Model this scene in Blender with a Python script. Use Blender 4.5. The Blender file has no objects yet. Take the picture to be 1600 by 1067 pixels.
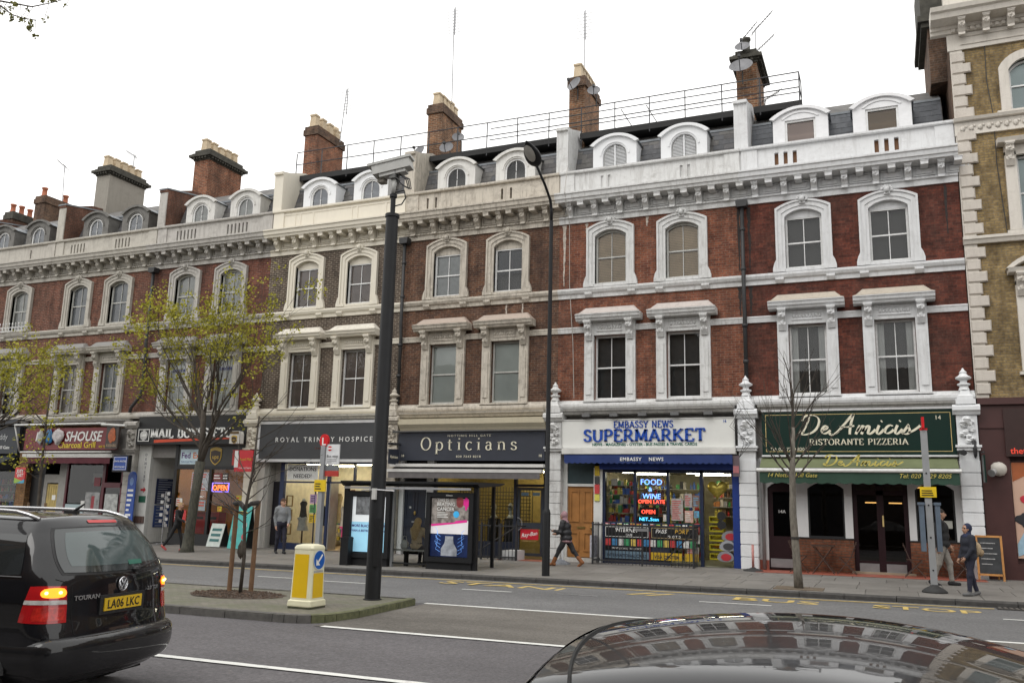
import bpy, bmesh, math, random
import numpy as np
from mathutils import Vector, Matrix
from mathutils.bvhtree import BVHTree
R=math.radians; PI=math.pi
SC=bpy.context.scene; COL=SC.collection
# ------------------------------------------------------------------ camera
CAM=np.array([-2.3374,-26.2821,1.7565]); YAW,PITCH,ROLL,FPX=-.4067,.1877,.0245,1352.4
_fw=np.array([math.sin(YAW)*math.cos(PITCH),math.cos(YAW)*math.cos(PITCH),math.sin(PITCH)])
_r=np.array([math.cos(YAW),-math.sin(YAW),0.]); _u=np.cross(_r,_fw)
_r2=math.cos(ROLL)*_r+math.sin(ROLL)*_u; _u2=-math.sin(ROLL)*_r+math.cos(ROLL)*_u
cd=bpy.data.cameras.new('camera'); cam=bpy.data.objects.new('camera',cd); COL.objects.link(cam)
cd.sensor_width=36; cd.lens=FPX*36/1600; cd.clip_start=.05; cd.clip_end=2000
cam.matrix_world=Matrix([[_r2[i],_u2[i],-_fw[i],CAM[i]] for i in range(3)]+[[0,0,0,1]])
SC.camera=cam
# ------------------------------------------------------------------ overcast sky
wd=bpy.data.worlds.new('World'); SC.world=wd; wd.use_nodes=True
nt=wd.node_tree; nt.nodes.clear()
out=nt.nodes.new('ShaderNodeOutputWorld'); bg=nt.nodes.new('ShaderNodeBackground')
sky=nt.nodes.new('ShaderNodeTexSky'); sky.sky_type='NISHITA'; sky.sun_disc=False
SUN_EL,SUN_AZ=R(52),R(200)
sky.sun_elevation=SUN_EL; sky.sun_rotation=SUN_AZ; sky.dust_density=4; sky.air_density=1.2
hs=nt.nodes.new('ShaderNodeHueSaturation'); hs.inputs['Saturation'].default_value=.12
mx=nt.nodes.new('ShaderNodeMixRGB'); mx.inputs[0].default_value=.86; mx.inputs[2].default_value=(16.1,16.,15.7,1)
nt.links.new(sky.outputs[0],hs.inputs['Color']); nt.links.new(hs.outputs[0],mx.inputs[1])
nt.links.new(mx.outputs[0],bg.inputs[0]); bg.inputs[1].default_value=.1; nt.links.new(bg.outputs[0],out.inputs[0])
sl=bpy.data.lights.new('sun','SUN'); sl.energy=.9; sl.angle=R(35); sl.color=(1,.97,.93)
so=bpy.data.objects.new('sun',sl); COL.objects.link(so)
_sd=Vector((math.sin(SUN_AZ)*math.cos(SUN_EL),math.cos(SUN_AZ)*math.cos(SUN_EL),math.sin(SUN_EL)))
so.rotation_euler=_sd.to_track_quat('Z','Y').to_euler(); so.location=(0,-20,40)
vs=SC.view_settings; vs.view_transform='Standard'; vs.look='None'; vs.exposure=.12; vs.gamma=1; vs.use_curve_mapping=False
cy=SC.cycles; cy.use_denoising=True; cy.max_bounces=8; cy.diffuse_bounces=3; cy.glossy_bounces=4; cy.transparent_max_bounces=16; cy.transmission_bounces=4
cy.sample_clamp_indirect=6; cy.caustics_reflective=False; cy.caustics_refractive=False
# ------------------------------------------------------------------ pixel -> place (distance always from a plane the thing touches)
def ray(px,py): return _fw*FPX+_r2*(px-800)+_u2*(533.5-py)
def at_y(px,py,y): d=ray(px,py); return CAM+d*((y-CAM[1])/d[1])
SLOPE=.0068
def gz(x,y=-30.):                       # ground height: street falls gently to the left
    z=SLOPE*x
    if y>-6.05: z+=.12+.075*(min(y,0)+6.05)/6.05
    return z
# ------------------------------------------------------------------ mesh builder
class MB:
    def __init__(s): s.v=[]; s.f=[]; s.m=[]
    def add(s,v,f,mi=0):
        n=len(s.v); s.v+= [tuple(p) for p in v]; s.f+=[tuple(i+n for i in q) for q in f]; s.m+=[mi]*len(f); return s
    def box(s,x0,x1,y0,y1,z0,z1,mi=0):
        if x0>x1:x0,x1=x1,x0
        if y0>y1:y0,y1=y1,y0
        if z0>z1:z0,z1=z1,z0
        return s.add([(x0,y0,z0),(x1,y0,z0),(x1,y1,z0),(x0,y1,z0),(x0,y0,z1),(x1,y0,z1),(x1,y1,z1),(x0,y1,z1)],
            [(0,3,2,1),(4,5,6,7),(0,1,5,4),(1,2,6,5),(2,3,7,6),(3,0,4,7)],mi)
    def prism(s,pts,ax,a,b,mi=0):       # polygon swept along an axis
        P={'x':lambda p,t:(t,p[0],p[1]),'y':lambda p,t:(p[0],t,p[1]),'z':lambda p,t:(p[0],p[1],t)}[ax]; n=len(pts)
        return s.add([P(p,a) for p in pts]+[P(p,b) for p in pts],[tuple(range(n-1,-1,-1)),tuple(range(n,2*n))]+[(i,(i+1)%n,n+(i+1)%n,n+i) for i in range(n)],mi)
    def strip(s,A,B,ax,a,b,mi=0):       # band between two open polylines A,B, swept a..b
        P={'x':lambda p,t:(t,p[0],p[1]),'y':lambda p,t:(p[0],t,p[1]),'z':lambda p,t:(p[0],p[1],t)}[ax]; n=len(A)
        v=[P(p,a) for p in A]+[P(p,a) for p in B]+[P(p,b) for p in A]+[P(p,b) for p in B]; f=[]
        for i in range(n-1):
            f+=[(i,i+1,n+i+1,n+i),(2*n+i,3*n+i,3*n+i+1,2*n+i+1),(i,2*n+i,2*n+i+1,i+1),(n+i,n+i+1,3*n+i+1,3*n+i)]
        f+=[(0,n,3*n,2*n),(n-1,3*n-1,4*n-1,2*n-1)]
        return s.add(v,f,mi)
    def tube(s,path,r,n=8,mi=0,cap=True):
        path=[Vector(p) for p in path]; k=len(path); rs=r if isinstance(r,(list,tuple)) else [r]*k
        up=None; v=[]; f=[]
        for i,p in enumerate(path):
            t=(path[min(i+1,k-1)]-path[max(i-1,0)])
            if t.length<1e-9: t=Vector((0,0,1))
            t.normalize()
            if up is None: up=t.orthogonal().normalized()
            up=(up-t*up.dot(t)); up=up.normalized() if up.length>1e-6 else t.orthogonal().normalized()
            w=t.cross(up)
            for j in range(n):
                a=2*PI*j/n; v.append(p+(up*math.cos(a)+w*math.sin(a))*rs[i])
        for i in range(k-1):
            for j in range(n): f.append((i*n+j,i*n+(j+1)%n,(i+1)*n+(j+1)%n,(i+1)*n+j))
        if cap: f+=[tuple(range(n-1,-1,-1)),tuple((k-1)*n+j for j in range(n))]
        return s.add(v,f,mi)
    def lathe(s,prof,cx,cy,n=16,mi=0,z0=0):
        v=[];f=[];k=len(prof)
        for r,z in prof:
            for j in range(n): a=2*PI*(j+.5)/n; v.append((cx+r*math.cos(a),cy+r*math.sin(a),z+z0))
        for i in range(k-1):
            for j in range(n): f.append((i*n+j,i*n+(j+1)%n,(i+1)*n+(j+1)%n,(i+1)*n+j))
        f+=[tuple(range(n-1,-1,-1)),tuple((k-1)*n+j for j in range(n))]
        return s.add(v,f,mi)
    def lump(s,c,rad,seed=0,amp=.15,n=10,mi=0):   # lumpy ellipsoid
        rg=random.Random(seed); ph=[rg.uniform(0,6) for _ in range(6)]; v=[];f=[]
        for i in range(n//2+1):
            th=PI*i/(n//2)
            for j in range(n):
                a=2*PI*j/n; d=1+amp*(math.sin(2*a+ph[0]+3*th)+math.sin(3*a+ph[1])*math.sin(th*2+ph[2]))
                v.append((c[0]+rad[0]*d*math.sin(th)*math.cos(a),c[1]+rad[1]*d*math.sin(th)*math.sin(a),c[2]+rad[2]*d*math.cos(th)))
        for i in range(n//2):
            for j in range(n): f.append((i*n+j,(i+1)*n+j,(i+1)*n+(j+1)%n,i*n+(j+1)%n))
        return s.add(v,f,mi)
    def xf(s,fn): s.v=[tuple(fn(Vector(p))) for p in s.v]; return s
    def mesh(s,name='m',mats=(),smooth=False,off=None):
        me=bpy.data.meshes.new(name); vv=s.v if off is None else [(p[0]-off[0],p[1]-off[1],p[2]-off[2]) for p in s.v]
        me.from_pydata(vv,[],s.f)
        for m in mats: me.materials.append(m)
        if len(mats)>1: me.polygons.foreach_set('material_index',s.m)
        if smooth: me.polygons.foreach_set('use_smooth',[True]*len(me.polygons))
        me.update(); return me
ORG={}
def meta(o,label=None,cat=None,group=None,kind=None):
    if label:o['label']=label
    if cat:o['category']=cat
    if group:o['group']=group
    if kind:o['kind']=kind
    return o
def thing(name,loc,label,cat,group=None):
    o=bpy.data.objects.new(name,None); o.empty_display_size=.2; COL.objects.link(o); o.location=loc; ORG[o.name]=Vector(loc)
    return meta(o,label,cat,group)
def ob(name,mb,mat,parent=None,smooth=False,label=None,cat=None,group=None,kind=None,autosm=None,base=None):
    """link a builder (world coordinates) as ONE mesh object"""
    mats=mat if isinstance(mat,(list,tuple)) else [mat]
    off=ORG[parent.name] if parent else Vector(base or (0,0,0))
    me=mb.mesh(name,mats,smooth or autosm is not None,off); o=bpy.data.objects.new(name,me); COL.objects.link(o)
    if autosm is not None:
        me.set_sharp_from_angle(angle=R(autosm))
    if parent: o.parent=parent
    else: o.location=off
    ORG[o.name]=Vector(off)
    return meta(o,label,cat,group,kind)
def inst(name,me,parent,pos,rotz=0,scale=None):
    o=bpy.data.objects.new(name,me); COL.objects.link(o)
    pos=Vector(pos)
    if parent: o.parent=parent; o.location=pos-ORG[parent.name]
    else: o.location=pos
    o.rotation_euler=(0,0,rotz)
    if scale: o.scale=scale
    ORG[o.name]=pos
    return o
def copy_tree(o,loc,rotz,label=None,parent=None):
    c=o.copy(); COL.objects.link(c)
    if parent is None: c.location=loc; c.rotation_euler=(0,0,rotz)
    else: c.parent=parent
    if label: c['label']=label
    for ch in list(o.children): copy_tree(ch,None,0,None,c)
    return c
# ------------------------------------------------------------------ materials
_M={}
def _pr(name):
    m=bpy.data.materials.new(name); m.use_nodes=True; n=m.node_tree; b=n.nodes['Principled BSDF']; return m,n,b
def L(n,a,b): n.links.new(a,b)
def pos(n,scale=(1,1,1)):
    g=n.nodes.new('ShaderNodeNewGeometry'); mp=n.nodes.new('ShaderNodeMapping'); mp.inputs['Scale'].default_value=scale
    L(n,g.outputs['Position'],mp.inputs[0]); return mp.outputs[0]
def noise(n,scale,vec,det=4,rough=.55):
    t=n.nodes.new('ShaderNodeTexNoise'); t.inputs['Scale'].default_value=scale; t.inputs['Detail'].default_value=det; t.inputs['Roughness'].default_value=rough
    L(n,vec,t.inputs['Vector']); return t.outputs['Fac']
def ramp(n,fac,a,b,c0=(0,0,0,1),c1=(1,1,1,1)):
    t=n.nodes.new('ShaderNodeValToRGB'); e=t.color_ramp.elements; e[0].position=a; e[1].position=b; e[0].color=c0; e[1].color=c1
    L(n,fac,t.inputs[0]); return t.outputs[0]
def mix(n,fac,a,b,typ='MIX'):
    t=n.nodes.new('ShaderNodeMixRGB'); t.blend_type=typ
    for i,v in ((0,fac),(1,a),(2,b)):
        if hasattr(v,'is_linked') or hasattr(v,'links'): L(n,v,t.inputs[i])
        elif i==0: t.inputs[0].default_value=v
        else: t.inputs[i].default_value=(*v,1) if len(v)==3 else v
    return t.outputs[0]
def bump(n,b,h,strength=.3,dist=.01):
    t=n.nodes.new('ShaderNodeBump'); t.inputs['Strength'].default_value=strength; t.inputs['Distance'].default_value=dist
    L(n,h,t.inputs['Height']); L(n,t.outputs[0],b.inputs['Normal'])
def plain(name,c,rough=.6,metal=0,var=.12,scale=6,coat=0,spec=None,bmp=0):
    if name in _M: return _M[name]
    m,n,b=_pr(name); p=pos(n); f=noise(n,scale,p)
    k=1-var; k2=1+var
    L(n,ramp(n,f,.3,.7,(c[0]*k,c[1]*k,c[2]*k,1),(min(1,c[0]*k2),min(1,c[1]*k2),min(1,c[2]*k2),1)),b.inputs['Base Color'])
    b.inputs['Roughness'].default_value=rough; b.inputs['Metallic'].default_value=metal
    if coat: b.inputs['Coat Weight'].default_value=coat; b.inputs['Coat Roughness'].default_value=.03
    if spec is not None: b.inputs['Specular IOR Level'].default_value=spec
    if bmp: bump(n,b,noise(n,scale*8,p),bmp,.01)
    _M[name]=m; return m
def glow(name,c,s):
    if name in _M: return _M[name]
    m,n,b=_pr(name); b.inputs['Base Color'].default_value=(c[0]*.6,c[1]*.6,c[2]*.6,1)
    b.inputs['Emission Color'].default_value=(*c,1); b.inputs['Emission Strength'].default_value=s; _M[name]=m; return m
def glass(name,tint=(.9,.95,.95),ior=1.5,rough=.01,wav=0.):
    if name in _M: return _M[name]
    m=bpy.data.materials.new(name); m.use_nodes=True; n=m.node_tree; n.nodes.clear()
    o=n.nodes.new('ShaderNodeOutputMaterial'); tr=n.nodes.new('ShaderNodeBsdfTransparent'); gl=n.nodes.new('ShaderNodeBsdfGlossy'); fr=n.nodes.new('ShaderNodeFresnel'); mi=n.nodes.new('ShaderNodeMixShader')
    tr.inputs[0].default_value=(*tint,1); gl.inputs['Roughness'].default_value=rough; gl.inputs[0].default_value=(1,1,1,1); fr.inputs[0].default_value=ior
    L(n,fr.outputs[0],mi.inputs[0]); L(n,tr.outputs[0],mi.inputs[1]); L(n,gl.outputs[0],mi.inputs[2]); L(n,mi.outputs[0],o.inputs[0])
    if wav:
        t=n.nodes.new('ShaderNodeBump'); t.inputs['Strength'].default_value=wav; t.inputs['Distance'].default_value=.02
        L(n,noise(n,2.2,pos(n),2),t.inputs['Height']); L(n,t.outputs[0],gl.inputs['Normal'])
    _M[name]=m; return m
def brick(name,c1,c2,mortar,soot=.4,sootc=(.05,.04,.035),scale=1.,seed=0,msize=.011):
    if name in _M: return _M[name]
    m,n,b=_pr(name); g=n.nodes.new('ShaderNodeNewGeometry'); sp=n.nodes.new('ShaderNodeSeparateXYZ'); L(n,g.outputs['Position'],sp.inputs[0])
    ad=n.nodes.new('ShaderNodeMath'); L(n,sp.outputs[0],ad.inputs[0]); L(n,sp.outputs[1],ad.inputs[1])
    cb=n.nodes.new('ShaderNodeCombineXYZ'); L(n,ad.outputs[0],cb.inputs[0]); L(n,sp.outputs[2],cb.inputs[1])
    t=n.nodes.new('ShaderNodeTexBrick'); t.inputs['Scale'].default_value=scale; t.inputs['Brick Width'].default_value=.225; t.inputs['Row Height'].default_value=.075
    t.inputs['Mortar Size'].default_value=msize; t.inputs['Mortar Smooth'].default_value=.3; t.inputs['Bias'].default_value=0; t.offset=.5
    t.inputs['Color1'].default_value=(*c1,1); t.inputs['Color2'].default_value=(*c2,1); t.inputs['Mortar'].default_value=(*mortar,1)
    L(n,cb.outputs[0],t.inputs['Vector'])
    mp=n.nodes.new('ShaderNodeMapping'); mp.inputs['Location'].default_value=(seed*7.3,0,seed*3.1); mp.inputs['Scale'].default_value=(1,1,.45); L(n,g.outputs['Position'],mp.inputs[0])
    f=ramp(n,noise(n,.9,mp.outputs[0],6,.65),.42,.72)
    mu=n.nodes.new('ShaderNodeMath'); mu.operation='MULTIPLY'; mu.inputs[1].default_value=soot; L(n,f,mu.inputs[0])
    c=mix(n,mu.outputs[0],t.outputs[0],sootc)
    fine=noise(n,14,g.outputs['Position'],3); c=mix(n,.6,c,ramp(n,fine,.25,.75,(.5,.47,.45,1),(1.45,1.42,1.38,1)),'MULTIPLY')
    med=noise(n,3.1,mp.outputs[0],5,.7); c=mix(n,.9,c,ramp(n,med,.32,.68,(.5,.47,.45,1),(1.45,1.4,1.32,1)),'MULTIPLY')
    L(n,c,b.inputs['Base Color']); b.inputs['Roughness'].default_value=.88; b.inputs['Specular IOR Level'].default_value=.25
    inv=n.nodes.new('ShaderNodeMath'); inv.operation='SUBTRACT'; inv.inputs[0].default_value=1; L(n,t.outputs['Fac'],inv.inputs[1]); bump(n,b,inv.outputs[0],.8,.012)
    _M[name]=m; return m
def stucco(name,c,dirt=(.16,.14,.12),amt=.4,seed=0,rough=.65):
    if name in _M: return _M[name]
    m,n,b=_pr(name); g=n.nodes.new('ShaderNodeNewGeometry')
    def mp(s):
        q=n.nodes.new('ShaderNodeMapping'); q.inputs['Scale'].default_value=s; q.inputs['Location'].default_value=(seed*3.7,seed,seed*1.9); L(n,g.outputs['Position'],q.inputs[0]); return q.outputs[0]
    st=ramp(n,noise(n,1.,mp((9,9,1.1)),7,.75),.48,.7); bl=ramp(n,noise(n,2.6,mp((1,1,1.6)),7,.75),.5,.72)
    a=n.nodes.new('ShaderNodeMath'); a.operation='MAXIMUM'; L(n,st,a.inputs[0]); L(n,bl,a.inputs[1])
    a2=n.nodes.new('ShaderNodeMath'); a2.operation='MULTIPLY'; a2.inputs[1].default_value=amt; L(n,a.outputs[0],a2.inputs[0])
    c0=mix(n,a2.outputs[0],c,dirt)
    sp=ramp(n,noise(n,26,g.outputs['Position'],3),.66,.74); s2=n.nodes.new('ShaderNodeMath'); s2.operation='MULTIPLY'; s2.inputs[1].default_value=amt*.5; L(n,sp,s2.inputs[0])
    L(n,mix(n,s2.outputs[0],c0,dirt),b.inputs['Base Color']); b.inputs['Roughness'].default_value=rough; b.inputs['Specular IOR Level'].default_value=.3
    bump(n,b,noise(n,9,g.outputs['Position'],5),.25,.006)
    _M[name]=m; return m
# ------------------------------------------------------------------ lettering
def _place(mb_or_me,M4): pass
def txt(s,loc,size,mat,parent,name='lettering',align='CENTER',rot=None,xs=1.,shear=0.,bold=0.,ext=.012,space=1.,label=None):
    """text facing -y unless rot (a 3x3 of local x,y,z axes) is given"""
    cu=bpy.data.curves.new('t','FONT'); cu.body=s; cu.size=size; cu.align_x=align; cu.shear=shear; cu.offset=bold*size; cu.extrude=ext/2; cu.space_character=space; cu.resolution_u=2
    to=bpy.data.objects.new('t',cu); COL.objects.link(to); dg=bpy.context.evaluated_depsgraph_get(); me=bpy.data.meshes.new_from_object(to.evaluated_get(dg))
    bpy.data.objects.remove(to); bpy.data.curves.remove(cu)
    A=rot or Matrix(((1,0,0),(0,0,-1),(0,1,0)))
    off=ORG[parent.name]; T=Matrix.Translation(Vector(loc)-off)@A.to_4x4()@Matrix.Diagonal((xs,1,1,1)); me.transform(T)
    me.materials.clear(); me.materials.append(mat); me.name=name
    o=bpy.data.objects.new(name,me); COL.objects.link(o); o.parent=parent; ORG[o.name]=Vector(off)
    if label:o['label']=label
    return o
ROT_PX=Matrix(((0,0,1),(1,0,0),(0,1,0)))      # text facing +x : local x -> +y
ROT_MX=Matrix(((0,0,-1),(-1,0,0),(0,1,0)))    # text facing -x
def arc(cx,cy,rx,ry,a0,a1,n=14): return [(cx+rx*math.cos(R(a0+(a1-a0)*i/n)),cy+ry*math.sin(R(a0+(a1-a0)*i/n))) for i in range(n+1)]
def bez(*p,n=10):
    o=[]
    for k in range(0,len(p)-1,3):
        a,b,c,d=p[k:k+4]
        for i in range(n+(k+4>=len(p))):
            t=i/n; u=1-t; o.append((u**3*a[0]+3*u*u*t*b[0]+3*u*t*t*c[0]+t**3*d[0],u**3*a[1]+3*u*u*t*b[1]+3*u*t*t*c[1]+t**3*d[1]))
    return o
GL={ # serif glyphs: (advance, strokes, serif points)
'A':(.86,[[(.08,0),(.42,1)],[(.42,1),(.78,0)],[(.2,.33),(.65,.33)]],[(.08,0),(.78,0)]),
'B':(.74,[[(.14,0),(.14,1)],[(.14,1)]+arc(.36,.76,.22,.24,90,-90)+[(.14,.52)],[(.14,.52)]+arc(.38,.26,.27,.26,90,-90)+[(.14,0)]],[(.14,0),(.14,1)]),
'C':(.78,[arc(.44,.5,.36,.5,45,315,20)],[]),
'E':(.7,[[(.14,0),(.14,1)],[(.14,1),(.6,1),(.6,.82)],[(.14,.52),(.48,.52)],[(.14,0),(.63,0),(.63,.2)]],[(.14,0),(.14,1)]),
'I':(.38,[[(.19,0),(.19,1)]],[(.19,0),(.19,1)]),
'K':(.82,[[(.14,0),(.14,1)],[(.66,1),(.16,.45)],[(.3,.6),(.74,0)]],[(.14,0),(.14,1),(.66,1),(.72,0)]),
'L':(.66,[[(.14,0),(.14,1)],[(.14,0),(.6,0),(.6,.22)]],[(.14,0),(.14,1)]),
'M':(1.02,[[(.14,0),(.16,1)],[(.16,1),(.5,.12)],[(.5,.12),(.85,1)],[(.87,0),(.85,1)]],[(.14,0),(.14,1),(.87,0),(.87,1)]),
'N':(.86,[[(.14,0),(.14,1)],[(.14,1),(.7,0)],[(.7,0),(.7,1)]],[(.14,0),(.14,1),(.7,1)]),
'O':(.88,[arc(.44,.5,.37,.5,0,360,28)],[]),
'P':(.7,[[(.14,0),(.14,1)],[(.14,1)]+arc(.36,.74,.25,.26,90,-90)+[(.14,.48)]],[(.14,0),(.14,1)]),
'R':(.8,[[(.14,0),(.14,1)],[(.14,1)]+arc(.36,.74,.24,.26,90,-90)+[(.14,.48)],[(.36,.48),(.7,0)]],[(.14,0),(.14,1),(.7,0)]),
'S':(.64,[bez((.53,.8),(.5,1.05),(.1,1.06),(.1,.77),(.1,.5),(.55,.55),(.55,.25),(.55,-.08),(.08,-.04),(.08,.22))],[]),
'T':(.74,[[(.37,0),(.37,1)],[(.06,.8),(.06,1),(.68,1),(.68,.8)]],[(.37,0)]),
'U':(.84,[[(.14,1),(.14,.35)]+arc(.42,.33,.28,.33,180,360)+[(.7,.35),(.7,1)]],[(.14,1),(.7,1)]),
'W':(1.1,[[(.06,1),(.3,0)],[(.3,0),(.54,1)],[(.54,1),(.78,0)],[(.78,0),(1.02,1)]],[(.08,1),(.54,1),(1.0,1)]),
'X':(.8,[[(.08,1),(.7,0)],[(.7,1),(.08,0)]],[(.1,1),(.68,0),(.68,1),(.1,0)]),
'Y':(.78,[[(.06,1),(.38,.45)],[(.7,1),(.38,.45)],[(.38,.45),(.38,0)]],[(.08,1),(.68,1),(.38,0)]),
'Z':(.7,[[(.08,.82),(.08,1),(.6,1),(.08,0),(.63,0),(.63,.2)]],[]),
'p':(.66,[[(.12,-.32),(.12,.62)],arc(.34,.31,.24,.32,150,-150,20)],[(.12,-.32),(.1,.6)]),
't':(.44,[[(.16,.82),(.16,.15)]+arc(.28,.13,.12,.13,180,300,8),[(.02,.6),(.36,.6)]],[]),
'i':(.32,[[(.16,0),(.16,.62)],[(.16,.84),(.16,.93)]],[(.16,0),(.12,.61)]),
'c':(.56,[arc(.32,.31,.24,.32,45,315,18)],[]),
'a':(.6,[[(.1,.5)]+arc(.26,.44,.17,.18,140,0,8)+[(.43,.1),(.52,.02)],arc(.26,.18,.17,.19,60,330,14)],[]),
'n':(.7,[[(.14,0),(.14,.62)],[(.14,.42)]+arc(.34,.4,.2,.22,150,0,10)+[(.54,0)]],[(.14,0),(.12,.61),(.54,0)]),
's':(.5,[bez((.4,.48),(.38,.66),(.08,.66),(.08,.47),(.08,.3),(.43,.34),(.43,.15),(.43,-.05),(.06,-.04),(.06,.14),n=7)],[]),
' ':(.45,[],[]),'.':(.3,[[(.15,0),(.15,.1)]],[])}
def pen_mesh(strokes,thick,thin,ang=90.,depth=.02,mb=None):
    """broad-nib strokes: width varies with stroke direction; ang = direction drawn thickest"""
    mb=mb or MB(); A=R(ang)
    for st in strokes:
        n=len(st); Lp=[];Rp=[]
        for i,p in enumerate(st):
            a=st[max(0,i-1)]; b=st[min(n-1,i+1)]; dx,dy=b[0]-a[0],b[1]-a[1]; l=math.hypot(dx,dy) or 1; dx/=l;dy/=l
            w=(thin+(thick-thin)*abs(math.cos(math.atan2(dy,dx)-A))**1.5)/2
            Lp.append((p[0]-dy*w,p[1]+dx*w)); Rp.append((p[0]+dy*w,p[1]-dx*w))
        mb.strip(Lp,Rp,'z',0,depth)
    return mb
def serif(s,loc,size,mat,parent,name='lettering',thick=.17,thin=.06,ser=.09,slab=.05,space=.02,xs=1.,align='C',ang=90.,shear=0.,depth=.02):
    mb=MB(); x=0
    for ch in s:
        adv,strokes,sf=GL[ch]; st=[[(x+p[0],p[1]) for p in k] for k in strokes]
        pen_mesh(st,thick,thin,ang,depth/size,mb)
        for (a,b) in sf: mb.box(x+a-thick/2-ser,x+a+thick/2+ser,b-(slab if b>.3 else 0),b+(0 if b>.3 else slab),-.002,depth/size)
        x+=adv+space
    o=-x/2 if align=='C' else 0
    lx,ly,lz=loc
    mb.xf(lambda p:Vector((lx+(p.x+o+shear*p.y)*size*xs,ly-p.z*size,lz+p.y*size)))
    return ob(name,mb,mat,parent)
# ================================================================== ground, roads, pavement
def asphalt(name,c,spk=.5,tint2=None,seed=0):
    m,n,b=_pr(name); g=n.nodes.new('ShaderNodeNewGeometry'); p=g.outputs['Position']
    mp=n.nodes.new('ShaderNodeMapping'); mp.inputs['Location'].default_value=(seed*5,seed,0); mp.inputs['Scale'].default_value=(.35,1,1); L(n,p,mp.inputs[0])
    big=noise(n,.55,mp.outputs[0],6,.65); fine=noise(n,24,p,5,.85); mid=noise(n,6,p,6,.75)
    c2=tint2 or tuple(v*.78 for v in c); col=mix(n,ramp(n,big,.35,.68),c,c2)
    col=mix(n,.8,col,ramp(n,fine,.33,.68,(.5,.5,.5,1),(1.55,1.55,1.55,1)),'MULTIPLY'); col=mix(n,.5,col,ramp(n,mid,.3,.7,(.75,.75,.75,1),(1.25,1.25,1.25,1)),'MULTIPLY')
    vo=n.nodes.new('ShaderNodeTexVoronoi'); vo.inputs['Scale'].default_value=5.5; L(n,p,vo.inputs['Vector'])
    sp=ramp(n,vo.outputs['Distance'],.035,.06,(1,1,1,1),(0,0,0,1)); s2=n.nodes.new('ShaderNodeMath'); s2.operation='MULTIPLY'; s2.inputs[1].default_value=.35*spk; L(n,sp,s2.inputs[0])
    col=mix(n,s2.outputs[0],col,(.45,.44,.42))
    L(n,col,b.inputs['Base Color']); b.inputs['Roughness'].default_value=.8; b.inputs['Specular IOR Level'].default_value=.35; bump(n,b,fine,.7,.006); return m
def worn(name,c,c2,amt):
    m,n,b=_pr(name); g=n.nodes.new('ShaderNodeNewGeometry'); f=noise(n,7,g.outputs['Position'],6,.8)
    L(n,mix(n,ramp(n,f,1-amt-.2,1-amt+.12),c,c2),b.inputs['Base Color']); b.inputs['Roughness'].default_value=.7; return m
def sheet(x0,x1,y0,y1,dz,nx=1):
    mb=MB(); mb.add([(x0,y0,SLOPE*x0+dz),(x1,y0,SLOPE*x1+dz),(x1,y1,SLOPE*x1+dz),(x0,y1,SLOPE*x0+dz)],[(0,1,2,3)]); return mb
ob('ground',sheet(-600,600,-600,600,-.03),plain('far_ground',(.16,.16,.155),.9),kind='structure')
road=ob('road',sheet(-300,300,-25.6,-5.6,0),asphalt('asphalt_near',(.115,.108,.112),1.,(.085,.08,.083),seed=1),kind='structure')
far_lane=ob('carriageway',sheet(-300,300,-11.46,-5.6,.004),asphalt('asphalt_far',(.15,.149,.149),.4,(.112,.111,.112),seed=2),kind='structure')
med=ob('median_strip',sheet(-10.3,60,-15.03,-11.5,.008),asphalt('asphalt_median',(.152,.14,.125),.6,(.088,.08,.07),seed=3),kind='structure')
pw=worn('road_white',(.66,.66,.63),(.16,.155,.15),.28); py_=worn('road_yellow',(.55,.4,.12),(.13,.12,.1),.32)
# worn patch in the median
def line(x0,x1,y,w,mat,dz=.012,par=None,name='lane_line'):
    mb=MB(); n=max(2,int((x1-x0)*4)); rg=random.Random(int(x0*31+y*7)); A=[];B=[]
    for i in range(n+1):
        x=x0+(x1-x0)*i/n; A.append((x,y-w/2+rg.uniform(-.006,.006),SLOPE*x+dz)); B.append((x,y+w/2+rg.uniform(-.006,.006),SLOPE*x+dz))
    mb.add(A+B,[(i,i+1,n+2+i,n+1+i) for i in range(n)]); return ob(name,mb,mat,par or road)
line(-10.36,-6.0,-11.46,.13,pw); line(-4.0,2.0,-11.46,.13,pw)
line(-10.14,-6.26,-15.03,.13,pw); line(-4.2,0,-15.03,.13,pw)
line(-12.5,-6.6,-18.08,.13,pw); line(-4.5,0,-18.08,.13,pw); line(-19,-14.6,-18.08,.13,pw)
line(-16.8,-14.9,-8.3,.09,pw,par=far_lane); line(-15.1,-13.4,-8.5,.1,pw,par=far_lane); line(-11.05,-9.86,-8.5,.1,pw,par=far_lane); line(-5.9,-4.5,-8.2,.1,pw,par=far_lane); line(-.55,1.2,-8.2,.1,pw,par=far_lane); line(-22.5,-21,-8.3,.1,pw,par=far_lane)
line(-8.9,-8.0,-8.3,.06,plain('road_white_worn',(.3,.3,.3),.7,0,.4,9),par=far_lane)
for i,(x0,x1,y0,y1) in enumerate([(-31,-22,-6.33,-6.36),(-22,-17.5,-6.36,-6.42),(-17.5,-13,-6.42,-6.48),(-13,-6.6,-6.48,-6.5),(-6.6,-.5,-6.5,-6.32)]):
    mb=MB(); w=.055
    mb.add([(x0,y0-w,SLOPE*x0+.013),(x1,y1-w,SLOPE*x1+.013),(x1,y1+w,SLOPE*x1+.013),(x0,y0+w,SLOPE*x0+.013)],[(0,1,2,3)]); ob('yellow_line',mb,py_,far_lane)
FLAT=Matrix(((1,0,0),(0,1,0),(0,0,1)))
def roadtxt(s,x,y,size,xs):
    o=txt(s,(x,y,SLOPE*x+.012),size,py_,far_lane,'road_lettering',rot=FLAT,xs=xs,ext=0,bold=.012); return o
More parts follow.
